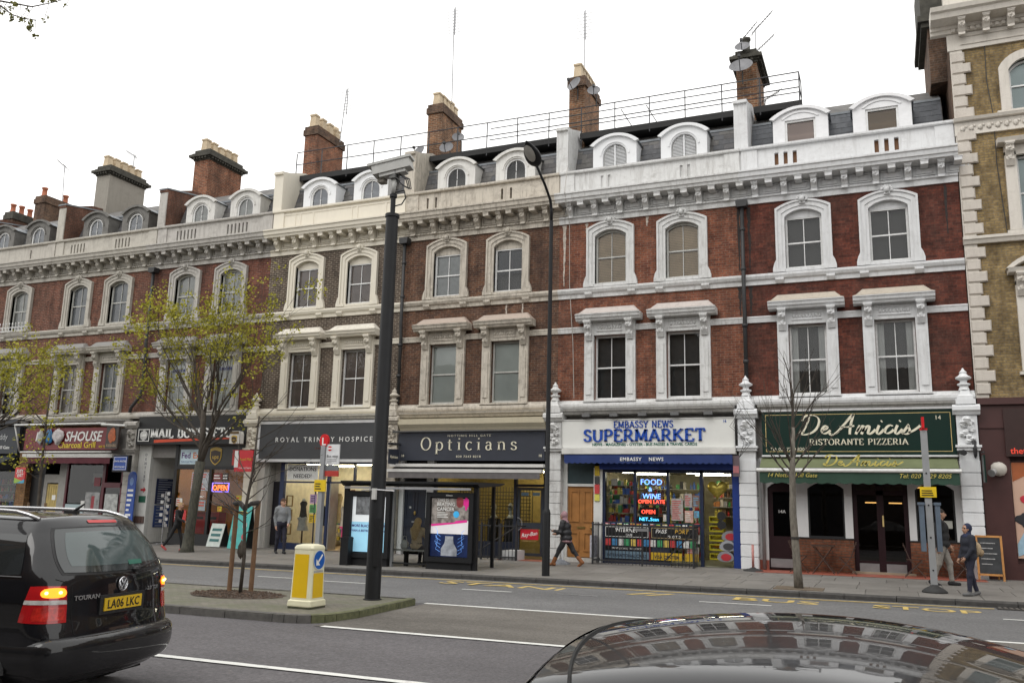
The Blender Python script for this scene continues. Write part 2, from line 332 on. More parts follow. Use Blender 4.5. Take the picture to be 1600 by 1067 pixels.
roadtxt('STAND',-10.35,-7.5,.85,1.35); roadtxt('BUS',-4.55,-7.45,.82,1.25); roadtxt('STOP',-1.75,-7.5,.85,.95); roadtxt('BUS STOP',-22.6,-7.4,.85,1.1)
for x in (-7.55,-7.15):
    mb=MB(); mb.add([(x-.06,-7.55,SLOPE*x+.012),(x+.1,-7.55,SLOPE*x+.012),(x+.5,-6.9,SLOPE*x+.012),(x+.34,-6.9,SLOPE*x+.012)],[(0,1,2,3)]); ob('cage_mark',mb,py_,far_lane)
# manhole cover flush with the pavement + drain grating at the kerb
# ---- pavement: bed + flagstones
KY=[(-60,-5.9),(-22,-5.93),(-13,-5.98),(-6,-6.03),(0,-5.95),(60,-5.9)]
def kerby(x):
    for (a,ya),(b,yb) in zip(KY,KY[1:]):
        if a<=x<=b: return ya+(yb-ya)*(x-a)/(b-a)
    return -6
def pz(x,y): return SLOPE*x+.12+.075*(min(y,0)+6.05)/6.05
def flag(name,c,seed):
    m,n,b=_pr(name); g=n.nodes.new('ShaderNodeNewGeometry'); p=g.outputs['Position']
    oi=n.nodes.new('ShaderNodeObjectInfo')
    col=mix(n,ramp(n,noise(n,1.1,p,6,.7),.35,.7),c,tuple(v*.72 for v in c)); col=mix(n,.6,col,ramp(n,noise(n,40,p,3),.3,.7,(.75,.75,.75,1),(1.22,1.22,1.2,1)),'MULTIPLY')
    col=mix(n,.55,col,ramp(n,oi.outputs['Random'],0,1,(.8,.79,.77,1),(1.16,1.16,1.16,1)),'MULTIPLY')
    vo=n.nodes.new('ShaderNodeTexVoronoi'); vo.inputs['Scale'].default_value=3.2; L(n,p,vo.inputs['Vector']); gum=ramp(n,vo.outputs['Distance'],.05,.08,(1,1,1,1),(0,0,0,1)); s2=n.nodes.new('ShaderNodeMath'); s2.operation='MULTIPLY'; s2.inputs[1].default_value=.35; L(n,gum,s2.inputs[0])
    col=mix(n,s2.outputs[0],col,(.1,.1,.1))
    L(n,col,b.inputs['Base Color']); b.inputs['Roughness'].default_value=.75; b.inputs['Specular IOR Level'].default_value=.35; bump(n,b,noise(n,30,p,4),.35,.005); return m
fl_m=flag('flagstone',(.21,.198,.184),1); bed_m=plain('mortar_bed',(.13,.125,.12),.9)
mb=MB(); xs_=[-60,-22,-13,-6,0,60]
for a,b in zip(xs_,xs_[1:]):
    mb.add([(a,kerby(a)+.14,pz(a,-6.05)-.012),(b,kerby(b)+.14,pz(b,-6.05)-.012),(b,.6,pz(b,0)-.012),(a,.6,pz(a,0)-.012)],[(0,1,2,3)])
pave=ob('pavement',mb,bed_m,kind='structure')
def slab_mesh():
    m=MB(); m.prism([(-.5,-.03),(.5,-.03),(.5,-.004),(.496,0),(-.496,0),(-.5,-.004)],'y',-.5,.5); return m.mesh('flagstone',[fl_m])
slab=slab_mesh(); rg=random.Random(4)
crossfall=math.atan(.075/6.05)
for r_ in range(6):
    y0=-5.62+r_*.96; x=-27.5+rg.uniform(0,.8)
    while x<2.6:
        w=rg.choice((.75,.9,1.05,1.2)); yk=kerby(x+w/2)+.16; a=y0 if r_ else yk; bb=y0+.96
        if bb>.2: bb=.2
        o=inst('flagstone',slab,pave,(x+w/2,(a+bb)/2,pz(x+w/2,(a+bb)/2)+rg.uniform(-.002,.002)),0,(w-.012,bb-a-.012,1)); o.rotation_euler=(crossfall,-math.atan(SLOPE),0); x+=w
kst=plain('kerb_granite',(.05,.047,.044),.8,0,.25,9,bmp=.4)
def kerb_mesh():
    m=MB(); m.prism([(-.08,-.14),(.08,-.14),(.08,0),(-.045,0),(-.08,-.03)],'x',-.5,.5); return m.mesh('kerbstone',[kst])
kme=kerb_mesh(); x=-31
while x<3:
    w=rg.uniform(.8,1.15); xc=x+w/2; o=inst('kerbstone',kme,pave,(xc,kerby(xc)+.08,pz(xc,-6.05)+rg.uniform(-.004,.004)),math.atan2(kerby(x+w)-kerby(x),w),(w-.012,1,1)); x+=w
# red tiled aprons in front of two shopfronts
rt=plain('red_tile',(.3,.085,.055),.55,0,.2,5)
def apron(x0,x1,y0,nm):
    mb=MB(); mb.add([(x0,y0,pz(x0,y0)+.006),(x1,y0,pz(x1,y0)+.006),(x1,.3,pz(x1,0)+.006),(x0,.3,pz(x0,0)+.006)],[(0,1,2,3)]); return ob(nm,mb,rt,kind='structure')
apron(-5.75,-.1,-1.15,'red_tiled_apron'); apron(-13.75,-12.2,-.75,'red_tiled_apron')
# ---- traffic island
def island_mat():
    m,n,b=_pr('island_paver'); g=n.nodes.new('ShaderNodeNewGeometry'); p=g.outputs['Position']
    t=n.nodes.new('ShaderNodeTexBrick'); t.inputs['Scale'].default_value=1; t.inputs['Brick Width'].default_value=.2; t.inputs['Row Height'].default_value=.1; t.inputs['Mortar Size'].default_value=.007
    t.inputs['Color1'].default_value=(.2,.18,.15,1); t.inputs['Color2'].default_value=(.15,.135,.115,1); t.inputs['Mortar'].default_value=(.07,.075,.045,1); L(n,p,t.inputs['Vector'])
    col=mix(n,ramp(n,noise(n,1.3,p,6,.7),.42,.66),t.outputs[0],(.115,.12,.075)); col=mix(n,.5,col,ramp(n,noise(n,35,p,3),.3,.7,(.7,.7,.7,1),(1.25,1.25,1.25,1)),'MULTIPLY')
    L(n,col,b.inputs['Base Color']); b.inputs['Roughness'].default_value=.85
    inv=n.nodes.new('ShaderNodeMath'); inv.operation='SUBTRACT'; inv.inputs[0].default_value=1; L(n,t.outputs['Fac'],inv.inputs[1]); bump(n,b,inv.outputs[0],.6,.006); return m
IS=[(-60,-14.95),(-10.9,-14.95)]+[(-10.9+.62*math.sin(R(a)),-14.33-.62*math.cos(R(a))) for a in (20,40,60,80)]+[(-10.22,-13.9),(-10.4,-11.75),(-60,-11.75)]
mb=MB(); mb.add([(x,y,SLOPE*x+.115) for x,y in IS],[tuple(range(len(IS)))]); isl=ob('traffic_island',mb,island_mat(),kind='structure')
ki=plain('island_kerb',(.1,.095,.088),.85,0,.25,8,bmp=.4); kim=plain('island_kerb_mossy',(.115,.12,.06),.9,0,.35,10,bmp=.5)
pts=[(x,y) for x,y in IS]
def kerb_seg(a,b,mat):
    (xa,ya),(xb,yb)=a,b; l=math.hypot(xb-xa,yb-ya); nx,ny=(yb-ya)/l,-(xb-xa)/l; g_=.006/l
    xa,ya,xb,yb=xa+(xb-xa)*g_,ya+(yb-ya)*g_,xb-(xb-xa)*g_,yb-(yb-ya)*g_; mb=MB(); w=.13
    def pt(x,y,o,z): return (x+nx*o,y+ny*o,SLOPE*x+z)
    v=[pt(xa,ya,.0,-.02),pt(xa,ya,.0,.1),pt(xa,ya,-.025,.125),pt(xa,ya,-w,.125),pt(xb,yb,0,-.02),pt(xb,yb,0,.1),pt(xb,yb,-.025,.125),pt(xb,yb,-w,.125)]
    mb.add(v,[(0,1,5,4),(1,2,6,5),(2,3,7,6),(0,3,2,1),(4,5,6,7)]); ob('kerbstone',mb,mat,isl)
x=-24.
while x<-10.95:
    w=min(.92,-10.9-x); kerb_seg((x,-14.95),(x+w,-14.95),ki); x+=w
for a,b in zip(pts[1:7],pts[2:7]): kerb_seg(a,b,kim if a[0]>-10.6 else ki)
for i in range(3):
    t0,t1=i/3,(i+1)/3; kerb_seg((-10.22-.18*t0,-13.9+2.15*t0),(-10.22-.18*t1,-13.9+2.15*t1),kim)
x=-10.4
while x>-24: kerb_seg((x,-11.75),(x-.92,-11.75),ki); x-=.92
# near kerb and pavement by the camera
mb=MB(); mb.box(-60,60,-25.35,-25.2,-.4,.12); mb.box(-60,60,-33,-25.35,-.4,.118); ob('near_pavement',mb,fl_m,kind='structure')
# ================================================================== the terrace
W=6.0
H=[ # n, number words, brick, stucco
 dict(no=14,bk=brick('brick_14',(.15,.046,.032),(.075,.025,.02),(.1,.06,.05),.6,seed=1,msize=.006),st=stucco('stucco_14',(.65,.655,.66),amt=.3,seed=1),lb='dark red brick terraced house over green restaurant front, rectangular white dormers'),
 dict(no=16,bk=brick('brick_16',(.25,.088,.05),(.14,.047,.032),(.2,.14,.11),.6,seed=2,msize=.01),st=stucco('stucco_16',(.62,.62,.61),amt=.5,seed=2),lb='orange red brick terraced house with louvred dormers above the supermarket'),
 dict(no=18,bk=brick('brick_18',(.16,.075,.045),(.075,.037,.03),(.17,.13,.1),.8,(.045,.03,.026),seed=3,msize=.013),st=stucco('stucco_18',(.52,.475,.405),(.11,.09,.07),.75,seed=3),lb='brown brick terraced house with grimy cream trim above the opticians'),
 dict(no=20,bk=brick('brick_20',(.085,.062,.05),(.055,.042,.037),(.26,.235,.2),.45,seed=4,msize=.014),st=stucco('stucco_20',(.68,.635,.54),amt=.1,seed=4),lb='blackened brick terraced house with fresh cream trim above the charity shop'),
 dict(no=22,bk=brick('brick_22',(.19,.066,.045),(.095,.034,.028),(.17,.12,.1),.6,seed=5,msize=.01),st=stucco('stucco_22',(.44,.42,.39),(.12,.105,.09),.6,seed=5),lb='red brick terraced house with dental surgery windows above the mail shop'),
 dict(no=24,bk=brick('brick_24',(.19,.07,.048),(.1,.037,.03),(.2,.145,.115),.55,seed=6,msize=.012),st=stucco('stucco_24',(.45,.425,.375),(.13,.11,.09),.5,seed=6),lb='red brick terraced house with grey dormers above the charcoal grill'),
 dict(no=26,bk=brick('brick_26',(.185,.072,.05),(.1,.04,.032),(.2,.145,.115),.55,seed=7,msize=.012),st=stucco('stucco_26',(.44,.415,.37),(.13,.11,.09),.5,seed=7),lb='red brick terraced house with white window box railing above a dark shopfront')]
sash_w=plain('sash_white',(.7,.7,.69),.45,0,.1,12); sash_old=stucco('sash_weathered',(.5,.5,.47),(.2,.17,.14),.5,seed=9); glass_w=glass('window_glass',(.95,.97,.97),1.5,.01,.025)
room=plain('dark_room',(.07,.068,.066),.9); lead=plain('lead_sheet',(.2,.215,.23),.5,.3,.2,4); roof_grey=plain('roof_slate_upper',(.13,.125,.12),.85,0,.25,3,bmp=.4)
slate_ms=[plain('slate_%d'%i,c,.7,0,.22,8,bmp=.3) for i,c in enumerate([(.075,.076,.082),(.095,.092,.095),(.07,.066,.066),(.11,.105,.1)])]
slate_blue=[plain('slate_b%d'%i,c,.6,0,.2,8,bmp=.3) for i,c in enumerate([(.055,.06,.07),(.065,.07,.08)])]
iron=plain('black_iron',(.025,.025,.027),.5,.0,.2,10)
pipe_m=plain('black_pipe',(.022,.022,.023),.55,0,.25,6)
def arch_pts(c,hw,zs,za,n=10):   # segmental arch polyline from left spring to right spring
    rise=za-zs; Rr=(hw*hw+rise*rise)/(2*rise); a=math.asin(min(1,hw/Rr)) if rise<=hw else PI-math.asin(hw/Rr)
    return [(c+Rr*math.sin(-a+2*a*i/n),za-Rr+Rr*math.cos(-a+2*a*i/n)) for i in range(n+1)]
def opening(c,hw,z0,zs,za=None,n=10):
    return [(c-hw,z0)]+(arch_pts(c,hw,zs,za,n) if za else [(c-hw,zs),(c+hw,zs)])+[(c+hw,z0)]
def sash(par,c,hw,z0,zs,za,yw,frame,back=None,backmat=None,bars=True,gl=None,rail=True):
    """sash window set in its reveal: frame, two sashes, glazing bars, panes; sub-parts of par"""
    gl=gl or glass_w; op=opening(c,hw,z0,zs,za); w=.065
    inn=opening(c,hw-w,z0+w*1.2,zs-(0 if za else w),za-w if za else None)
    mb=MB(); k=len(op)
    mb.strip(op,inn,'y',yw-.03,yw+.05)
    mb.box(c-hw,c+hw,yw-.045,yw+.05,z0-.005,z0+w*1.2)
    zm=(z0+(za or zs))/2
    if rail: mb.box(c-hw+w-.003,c+hw-w+.003,yw-.02,yw+.04,zm-.022,zm+.022)
    ob('window_frame',mb,frame,par)
    if bars:
        mb=MB(); top=(za-w) if za else zs-w; mb.box(c-.011,c+.011,yw-.012,yw+.02,z0+w*1.2,zm-.022); mb.box(c-.011,c+.011,yw-.005,yw+.03,zm+.022,top-.004); ob('glazing_bar',mb,frame,par)
    xs2=[(c-hw+w,c-.011),(c+.011,c+hw-w)] if bars else [(c-hw+w,c+hw-w)]
    for (a,b) in xs2:
        mb=MB(); mb.add([(a,yw+.003,z0+w),(b,yw+.003,z0+w),(b,yw+.003,zm),(a,yw+.003,zm)],[(0,1,2,3)]); ob('pane',mb,gl,par)
        if za:
            ap=[p for p in arch_pts(c,hw-w,zs,za-w,20) if a-1e-6<=p[0]<=b+1e-6]; f=lambda x:np.interp(x,[p[0] for p in arch_pts(c,hw-w,zs,za-w,40)],[p[1] for p in arch_pts(c,hw-w,zs,za-w,40)])
            poly=[(a,zm),(b,zm),(b,float(f(b)))]+[p for p in reversed(ap) if a<p[0]<b]+[(a,float(f(a)))]
        else: poly=[(a,zm),(b,zm),(b,zs-w),(a,zs-w)]
        mb=MB(); mb.add([(p[0],yw+.015,p[1]) for p in poly],[tuple(range(len(poly)))]); ob('pane',mb,gl,par)
    t=za or zs
    if back=='blind':
        mb=MB(); mb.box(c-hw,c+hw,yw+.045,yw+.05,z0,t); ob('roller_blind',mb,backmat,par)
    elif back=='slats':
        mb=MB(); z=z0+.03
        while z<t: mb.add([(c-hw,yw+.045,z),(c+hw,yw+.045,z),(c+hw,yw+.06,z+.052),(c-hw,yw+.06,z+.052)],[(0,1,2,3)]); z+=.055
        ob('venetian_blind',mb,backmat,par,kind='stuff')
    elif back=='curtain':
        for s in (-1,1):
            mb=MB(); A=[];n=10
            for i in range(n+1):
                x=c+s*(hw-i*.42/n*hw*2*.55); A.append((x,yw+.12+.02*math.sin(i*2.4)))
            mb.add([(x,y,z0) for x,y in A]+[(x,y,t) for x,y in A],[(i,i+1,n+2+i,n+1+i) for i in range(n)]); ob('curtain',mb,backmat,par,smooth=True)
    elif back=='half':
        mb=MB(); mb.box(c-hw,c+hw,yw+.045,yw+.05,zm-.1,t); ob('roller_blind',mb,backmat,par)
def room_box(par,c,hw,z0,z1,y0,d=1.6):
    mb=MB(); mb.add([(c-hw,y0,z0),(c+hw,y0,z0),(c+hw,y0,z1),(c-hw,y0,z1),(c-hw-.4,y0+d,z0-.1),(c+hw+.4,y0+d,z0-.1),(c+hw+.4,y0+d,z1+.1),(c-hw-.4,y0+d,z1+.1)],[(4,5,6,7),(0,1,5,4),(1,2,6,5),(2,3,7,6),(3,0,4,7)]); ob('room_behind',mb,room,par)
# shared ornament meshes -------------------------------------------------
def console_mb(w=.2,h=.55,d=.3,face=True):
    m=MB(); m.prism([(0,0),(0,h),(-d,h),(-d,h-.08),(-d*.82,h-.12),(-d*.86,h-.22),(-d*.6,h-.3),(-d*.42,h-.38),(-d*.48,h-.46),(-d*.2,.02),(-.05,0)],'x',-w/2,w/2)
    if face:
        m.lump((0,-d*.78,h-.19),(w*.4,.07,.08),3,.2,8); m.lump((0,-d*.42,h*.35),(w*.3,.05,.09),4,.2,8); m.box(-w*.6,w*.6,-d-.015,0,h-.05,h+.004)
    return m
def rosette_mb():
    m=MB(); m.lump((0,-.1,0),(.09,.09,.1),1,.1,10)
    for i in range(7): a=PI*(i-.5)/6; m.lump((.13*math.cos(a)*1.05,-.07,.1*math.sin(a)+.0),(.05,.05,.055),i,.1,8)
    m.box(-.08,.08,-.09,0,-.15,-.06); return m
_ce={}
def shared(key,fn,mat,smooth=False):
    k=(key,mat.name)
    if k not in _ce: _ce[k]=fn().mesh(key,[mat],smooth)
    return _ce[k]
def slate_mb():
    m=MB(); m.add([(-.5,0,0),(.5,0,0),(.5,-.012,0),(-.5,-.012,0),(-.5,0,1),(.5,0,1),(.5,-.004,1),(-.5,-.004,1)],[(0,1,2,3),(2,6,7,3),(4,7,6,5),(0,4,5,1),(1,5,6,2),(3,7,4,0)]); return m
pilb={}
ornament=lambda st:None
def vent_louvre(par,c,hw,z0,zs,za,y,mat):
    z=z0+.03
    mb=MB()
    while z<za-.06:
        w=hw-.05
        if z>zs: w=max(.02,math.sqrt(max(0,(hw-.05)**2-(z-zs)**2)))
        mb.add([(c-w,y,z),(c+w,y,z),(c+w,y+.03,z+.035),(c-w,y+.03,z+.035)],[(0,1,2,3)]); z+=.05
    ob('louvres',mb,mat,par,kind='stuff')
HR={}
for n_,h in enumerate(H):
    xr=-W*n_; xl=xr-W; st=h['st']; bk=h['bk']; no=h['no']
    root=thing('terraced_house',(xl+3,0,gz(xl+3,0)),h['lb'],'house','terraced houses along the street'); HR[no]=root
    cs=[xl+1.78,xl+4.13]; e0=.004 if n_ else 0
    # ---- brick wall with four real openings (built as strips between them)
    mb=MB(); X0,X1=xl,xr-.0
    def wall_row(z0,z1,cuts):
        x=X0
        for c,hw in cuts: mb.box(x,c-hw,0,.3,z0,z1); x=c+hw
        mb.box(x,X1,0,.3,z0,z1)
    wall_row(4.8,5.13,[]); wall_row(5.13,7.22,[(c,.52) for c in cs]); wall_row(7.22,8.9,[]); wall_row(8.9,10.5,[(c,.53) for c in cs]); 
    for a,b in ((X0,cs[0]-.53),(cs[0]+.53,cs[1]-.53),(cs[1]+.53,X1)): mb.box(a,b,0,.3,10.5,10.86)
    for c in cs:
        ap=arch_pts(c,.53,10.6,10.83); mb.strip([(p[0],10.86) for p in ap],ap,'y',0,.3)
    mb.box(X0,X1,0,.3,10.86,11.3)
    ob('brick_wall',mb,bk,root)
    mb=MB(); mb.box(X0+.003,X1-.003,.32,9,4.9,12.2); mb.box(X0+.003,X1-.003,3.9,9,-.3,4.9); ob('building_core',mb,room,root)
    # ---- stucco bands
    y=-.1-e0*0
    mb=MB(); mb.prism([(0,4.86),(-.16,4.86),(-.2,4.93),(-.2,5.0),(-.12,5.06),(-.1,5.12),(0,5.12)],'x',xl,xr-.002); ob('ledge',mb,st,root)
    mb=MB(); mb.prism([(0,8.5),(-.05,8.5),(-.06,8.62),(-.12,8.66),(-.16,8.74),(-.16,8.79),(-.05,8.84),(0,8.84)],'x',xl,xr-.002); ob('string_course',mb,st,root)
    for c in cs:
        for s in (-1,1):
            inst('sill_bracket',shared('sill_bracket',lambda:MB().prism([(0,0),(-.05,0),(-.13,.1),(-.13,.16),(0,.16)],'x',-.12,.12),st),root,(c+s*.72,-.02,8.5))
    for a,b in ((xl,cs[0]-.84),(cs[0]+.84,cs[1]-.84),(cs[1]+.84,xr-.002)): ob('string_course',MB().prism([(0,7.34),(-.05,7.34),(-.07,7.45),(-.09,7.5),(-.06,7.53),(0,7.53)],'x',a,b),st,root)
    # ---- upper (second floor) windows
    old=no in (18,22,24,26,16)
    for k,c in enumerate(cs):
        w=ob('window',MB().box(c-.6,c+.6,-.1,.0,8.835,8.93).box(c-.53,c+.53,0,.18,8.86,8.93),st,root)
        A=opening(c,.80,8.93,10.82,11.05,12); B=opening(c,.53,8.93,10.56,10.76,12)
        A2=opening(c,.74,8.93,10.77,10.99,12); A3=opening(c,.62,8.93,10.66,10.86,12)
        mb=MB(); mb.strip(A,A2,'y',-.13,0); mb.strip(A2,A3,'y',-.09,0); mb.strip(A3,B,'y',-.06,.12)
        for s in (-1,1):
            mb.prism([(c+s*.80,8.84),(c+s*.9,8.84),(c+s*.9,8.95),(c+s*.86,9.1),(c+s*.80,9.22)] if s>0 else [(c+s*.80,9.22),(c+s*.86,9.1),(c+s*.9,8.95),(c+s*.9,8.84),(c+s*.80,8.84)],'y',-.125,0)
            mb.box(c+s*.55,c+s*.80,-.128,0,8.838,8.932)
        ob('surround',mb,st,w)
        inst('keystone',shared('keystone',rosette_mb,st,True),w,(c,-.05,11.05))
        yw=.14; z0=8.93
        if no in (14,18,20):  # square-headed sash below an arched tympanum
            zt=10.56 if no==14 else 10.5
            ap=arch_pts(c,.53,10.56,10.77); mb=MB(); mb.strip([(p[0],p[1]) for p in ap],[(p[0],zt-.03) for p in ap],'y',.1,.16); ob('tympanum',mb,st,w)
            fr=sash_w
            if no==14: sash(w,c,.53,z0,zt,None,yw,fr,'half' if 0 else None)
            elif no==18: sash(w,c,.53,z0,zt,None,yw,fr,'blind' if k==0 else 'half',plain('blind_grey',(.4,.41,.41),.8) if k==0 else plain('blind_dusk',(.06,.065,.075),.8))
            else: sash(w,c,.53,z0,zt,None,yw,fr,'blind',plain('blind_brown',(.26,.205,.185),.8,0,.2,2))
            room_box(w,c,.5,z0,zt,.24)
        else:
            bm={16:plain('blind_tan',(.5,.36,.22),.7,0,.15,3),22:plain('net_curtain',(.5,.5,.48),.85,0,.2,3),24:plain('blind_slate',(.27,.28,.3),.8,0,.15,2),26:plain('blind_pale',(.42,.42,.4),.8)}[no]
            sash(w,c,.53,z0,10.54,10.75,yw,sash_old,'slats' if no==16 else 'blind',bm); room_box(w,c,.5,z0,10.7,.25)
    # ---- first floor windows with hoods on consoles
    for k,c in enumerate(cs):
        w=ob('window',MB().prism([(-.02,5.06),(-.2,5.06),(-.2,5.11),(.15,5.15),(.15,5.06)],'x',c-.86,c+.86),st,root)
        mb=MB()
        for s in (-1,1):
            x0,x1=sorted((c+s*.53,c+s*.84)); mb.box(x0,x1,-.12,.2 if 0 else 0,5.12,7.22); mb.box(x0+.07,x1-.07,-.15,-.12,5.3,6.85)
            xi=c+s*.53; mb.box(min(xi,c+s*.56),max(xi,c+s*.56),0,.2,5.12,7.22)
        mb.box(c-.84,c+.84,-.12,0,7.22,7.68); mb.box(c-.42,c+.42,-.15,-.12,7.33,7.36); mb.box(c-.42,c+.42,-.15,-.12,7.55,7.58)
        for i in range(9): mb.lump((c-.36+i*.09,-.13,7.455),(.04,.03,.06),i,.1,6)
        ob('surround',mb,st,w)
        mb=MB(); mb.prism([(0,7.66),(-.36,7.66),(-.38,7.71),(-.43,7.74),(-.45,7.82),(-.48,7.84),(-.48,7.865),(0,7.87)],'x',c-1.06,c+1.06); ob('hood_cornice',mb,st,w)
        mb=MB(); mb.prism([(0,7.872),(-.47,7.872),(-.3,7.94),(-.22,8.08),(-.1,8.13),(0,8.13)],'x',c-1.0,c+1.0)
        # weathered top tapers at both ends
        mb.xf(lambda p,c=c:Vector((c+(p.x-c)*(1.06 if p.z<7.9 else (.97 if p.z<7.95 else .8)),p.y,p.z)))
        hood=ob('window_hood',mb,stucco('hood_weathered_%d'%no,{14:(.46,.41,.34),16:(.5,.45,.42),18:(.42,.345,.29),20:(.68,.64,.56)}.get(no,(.24,.235,.225)),(.2,.17,.15),.35,seed=no),w)
        for s in (-1,1):
            inst('console',shared('console',lambda:console_mb(.2,.62,.3),st),w,(c+s*.68,-.12,7.04))
        fr=sash_old if no in (18,22,24,26) else sash_w
        bk_=None; bm=None
        if no==18: bk_='blind'; bm=plain('blind_mint',(.62,.66,.62),.75,0,.12,1)
        elif no==20: bk_='blind'; bm=plain('blind_brown',(.26,.205,.185),.8,0,.2,2)
        elif no==22: bk_='blind'; bm=plain('blind_surgery',(.68,.69,.69),.8,0,.1,1)
        elif no==24: bk_='blind'; bm=plain('blind_beige',(.36,.31,.28),.8,0,.1,1) if k==0 else plain('blind_slate',(.27,.28,.3),.8,0,.15,2)
        elif no==26: bk_='half'; bm=plain('blind_pale',(.42,.42,.4),.8)
        elif no==14: bk_='curtain'; bm=plain('curtain_pale',(.6,.6,.58),.85,0,.1,2)
        sash(w,c,.53,5.13,7.22,None,.14,fr,bk_,bm,bars=no!=18); room_box(w,c,.5,5.15,7.2,.3)
        if no==22:
            if k==0: txt('DENTAL',(c,.13,6.72),.17,plain('blue_vinyl',(.02,.03,.2),.5),w,bold=.01,space=1.25)
            else: txt('SURGERY',(c,.13,6.72),.17,plain('blue_vinyl',(.02,.03,.2),.5),w,bold=.01,space=1.2)
    # ---- entablature
    cn=ob('cornice',MB().prism([(0,11.08),(-.06,11.08),(-.06,11.24),(-.1,11.26),(-.1,11.3),(-.04,11.32),(-.04,11.66),(-.1,11.68),(-.34,11.69),(-.5,11.70),(-.52,11.78),(-.56,11.8),(-.58,11.92),(-.62,11.95),(-.62,12.0),(-.05,12.06),(.3,12.06),(.3,11.3),(0,11.3)],'x',xl,xr-.002),st,root)
    rope=MB()
    for i in range(50): rope.box(xl+.02+i*.12,xl+.09+i*.12,-.125,-.1,11.255,11.305)
    ob('rope_moulding',rope,st,cn,kind='stuff')
    for i in range(7):
        xc=xl+.43+i*.857
        inst('bracket',shared('bracket',lambda:console_mb(.17,.42,.36),st),cn,(xc,-.04,11.27))
        inst('modillion',shared('modillion',lambda:MB().box(-.1,.1,-.42,.0,0,.12).box(-.115,.115,-.435,0,.1,.125),st),cn,(xc+.4285,-.05,11.565))
        if i<7:
            inst('frieze_panel',shared('frieze_panel',lambda:MB().box(-.29,.29,-.04,0,0,.03).box(-.29,.29,-.04,0,.24,.27).box(-.29,-.26,-.04,0,.03,.24).box(.26,.29,-.04,0,.03,.24).box(-.2,.2,-.03,0,.06,.21),st),cn,(xc+.4285,-.04,11.36))
    # ---- parapet with slots
    slots={14:[(1.35,3),(4.2,3)],16:[(1.6,2),(4.25,2)],18:[(1.05,2),(4.0,2)],20:[],22:[(1.55,6),(4.2,6)],24:[(1.35,5),(4.0,5)],26:[(1.4,1),(4.4,1)]}[no]
    mb=MB(); mb.box(xl,xr-.002,-.02,.24,12.05,12.26); mb.box(xl,xr-.002,-.02,.24,12.66,12.84); xx=xl
    sp={14:.27,16:.24,18:.34}.get(no,.19); sw={14:.12,16:.09,18:.08}.get(no,.08)
    for c,k in slots:
        for i in range(k):
            xc=xl+c+(i-(k-1)/2)*sp; mb.box(xx,xc-sw/2,-.02,.24,12.26,12.66); xx=xc+sw/2
    mb.box(xx,xr-.002,-.02,.24,12.26,12.66)
    if no==18: mb.box(xl,xr-.002,.2,.25,12.26,12.66)
    if no==16: mb.box(xl+.3,xr-.3,.03,.06,12.26,12.66)
    if no==14: ob('slot_backing',MB().box(xl+.5,xr-.5,.1,.12,12.26,12.66),plain('slot_brown',(.2,.1,.05),.8),root)
    if no==20:
        for xc in (1.0,1.25,1.85,3.6,3.85,5.1): mb.box(xl+xc,xl+xc+.06,-.04,-.02,12.2,12.7)
        mb.box(xl+.3,xl+5.7,-.04,-.02,12.7,12.76); mb.box(xl+.3,xl+5.7,-.04,-.02,12.14,12.2)
    par=ob('parapet',mb,st,root)
    ob('coping',MB().prism([(-.1,12.84),(-.12,12.87),(-.12,12.93),(.1,12.97),(.3,12.93),(.3,12.84)],'x',xl,xr-.002),st,par)
    for xp in (xl+.27,xr-.27): ob('parapet_pier',MB().box(xp-.24,xp+.24,-.06,.0,12.07,12.835),st,par)
    # ---- party wall upstand at the left edge of the house
    pw_=ob('party_wall',MB().prism([(.1,12.9),(.1,14.5),(.02,14.52),(.02,14.62),(.5,14.72),(1.4,15.05),(4.6,15.35),(4.6,12.9)],'x',xl-.2+(.18 if n_==6 else 0),xl+.22),st if no in(16,18,20,14) else brick('brick_party',(.16,.07,.045),(.11,.05,.035),(.13,.1,.085),.5,seed=9),root)
    if no in (22,24,26): ob('party_pier',MB().box(xl-.19,xl+.21,.05,.11,12.9,14.5),st,pw_); ob('lead_capping',MB().prism([(0.0,14.62),(.0,14.68),(4.6,15.42),(4.6,15.36)],'x',xl-.23,xl+.25),lead,pw_)
    # ---- mansard
    y0m,z0m,y1m,z1m=.62,12.6,1.2,14.2
    mb=MB(); mb.prism([(y0m,z0m),(y1m,z1m),(2.3,z1m+.78),(8.9,z1m+.6),(8.9,12.1),(y0m,12.1)],'x',xl+.22,xr-.2); mans=ob('mansard_roof',mb,roof_grey,root)
    ob('lead_flashing',MB().prism([(y1m-.06,z1m-.05),(y1m-.07,z1m+.02),(y1m+.3,z1m+.09),(y1m+.3,z1m)],'x',xl+.24,xr-.22),lead,mans)
    dh=.74; tilt=math.atan2(y1m-y0m,z1m-z0m); sl_=math.hypot(y1m-y0m,z1m-z0m); rgs=random.Random(no)
    rows=8; rh=sl_/rows; sw_=.34
    for r_ in range(1,rows):
        t=r_/rows; yb=y0m+(y1m-y0m)*t; zb=z0m+(z1m-z0m)*t; x=xl+.24-(.17 if r_%2 else 0)
        while x<xr-.24:
            a=max(x,xl+.24); b=min(x+sw_,xr-.22); xm=(a+b)/2
            if b-a>.08 and all(abs(xm-c)>dh+.06 for c in cs):
                m_=(slate_blue if no==14 else slate_ms)[rgs.randrange(2 if no==14 else 4)]
                o=inst('slate',shared('slate',slate_mb,m_),mans,(xm,yb-.012-rgs.uniform(0,.006),zb),0,(b-a-.008,1,rh*1.12)); o.rotation_euler=(-tilt,0,0)
            x+=sw_
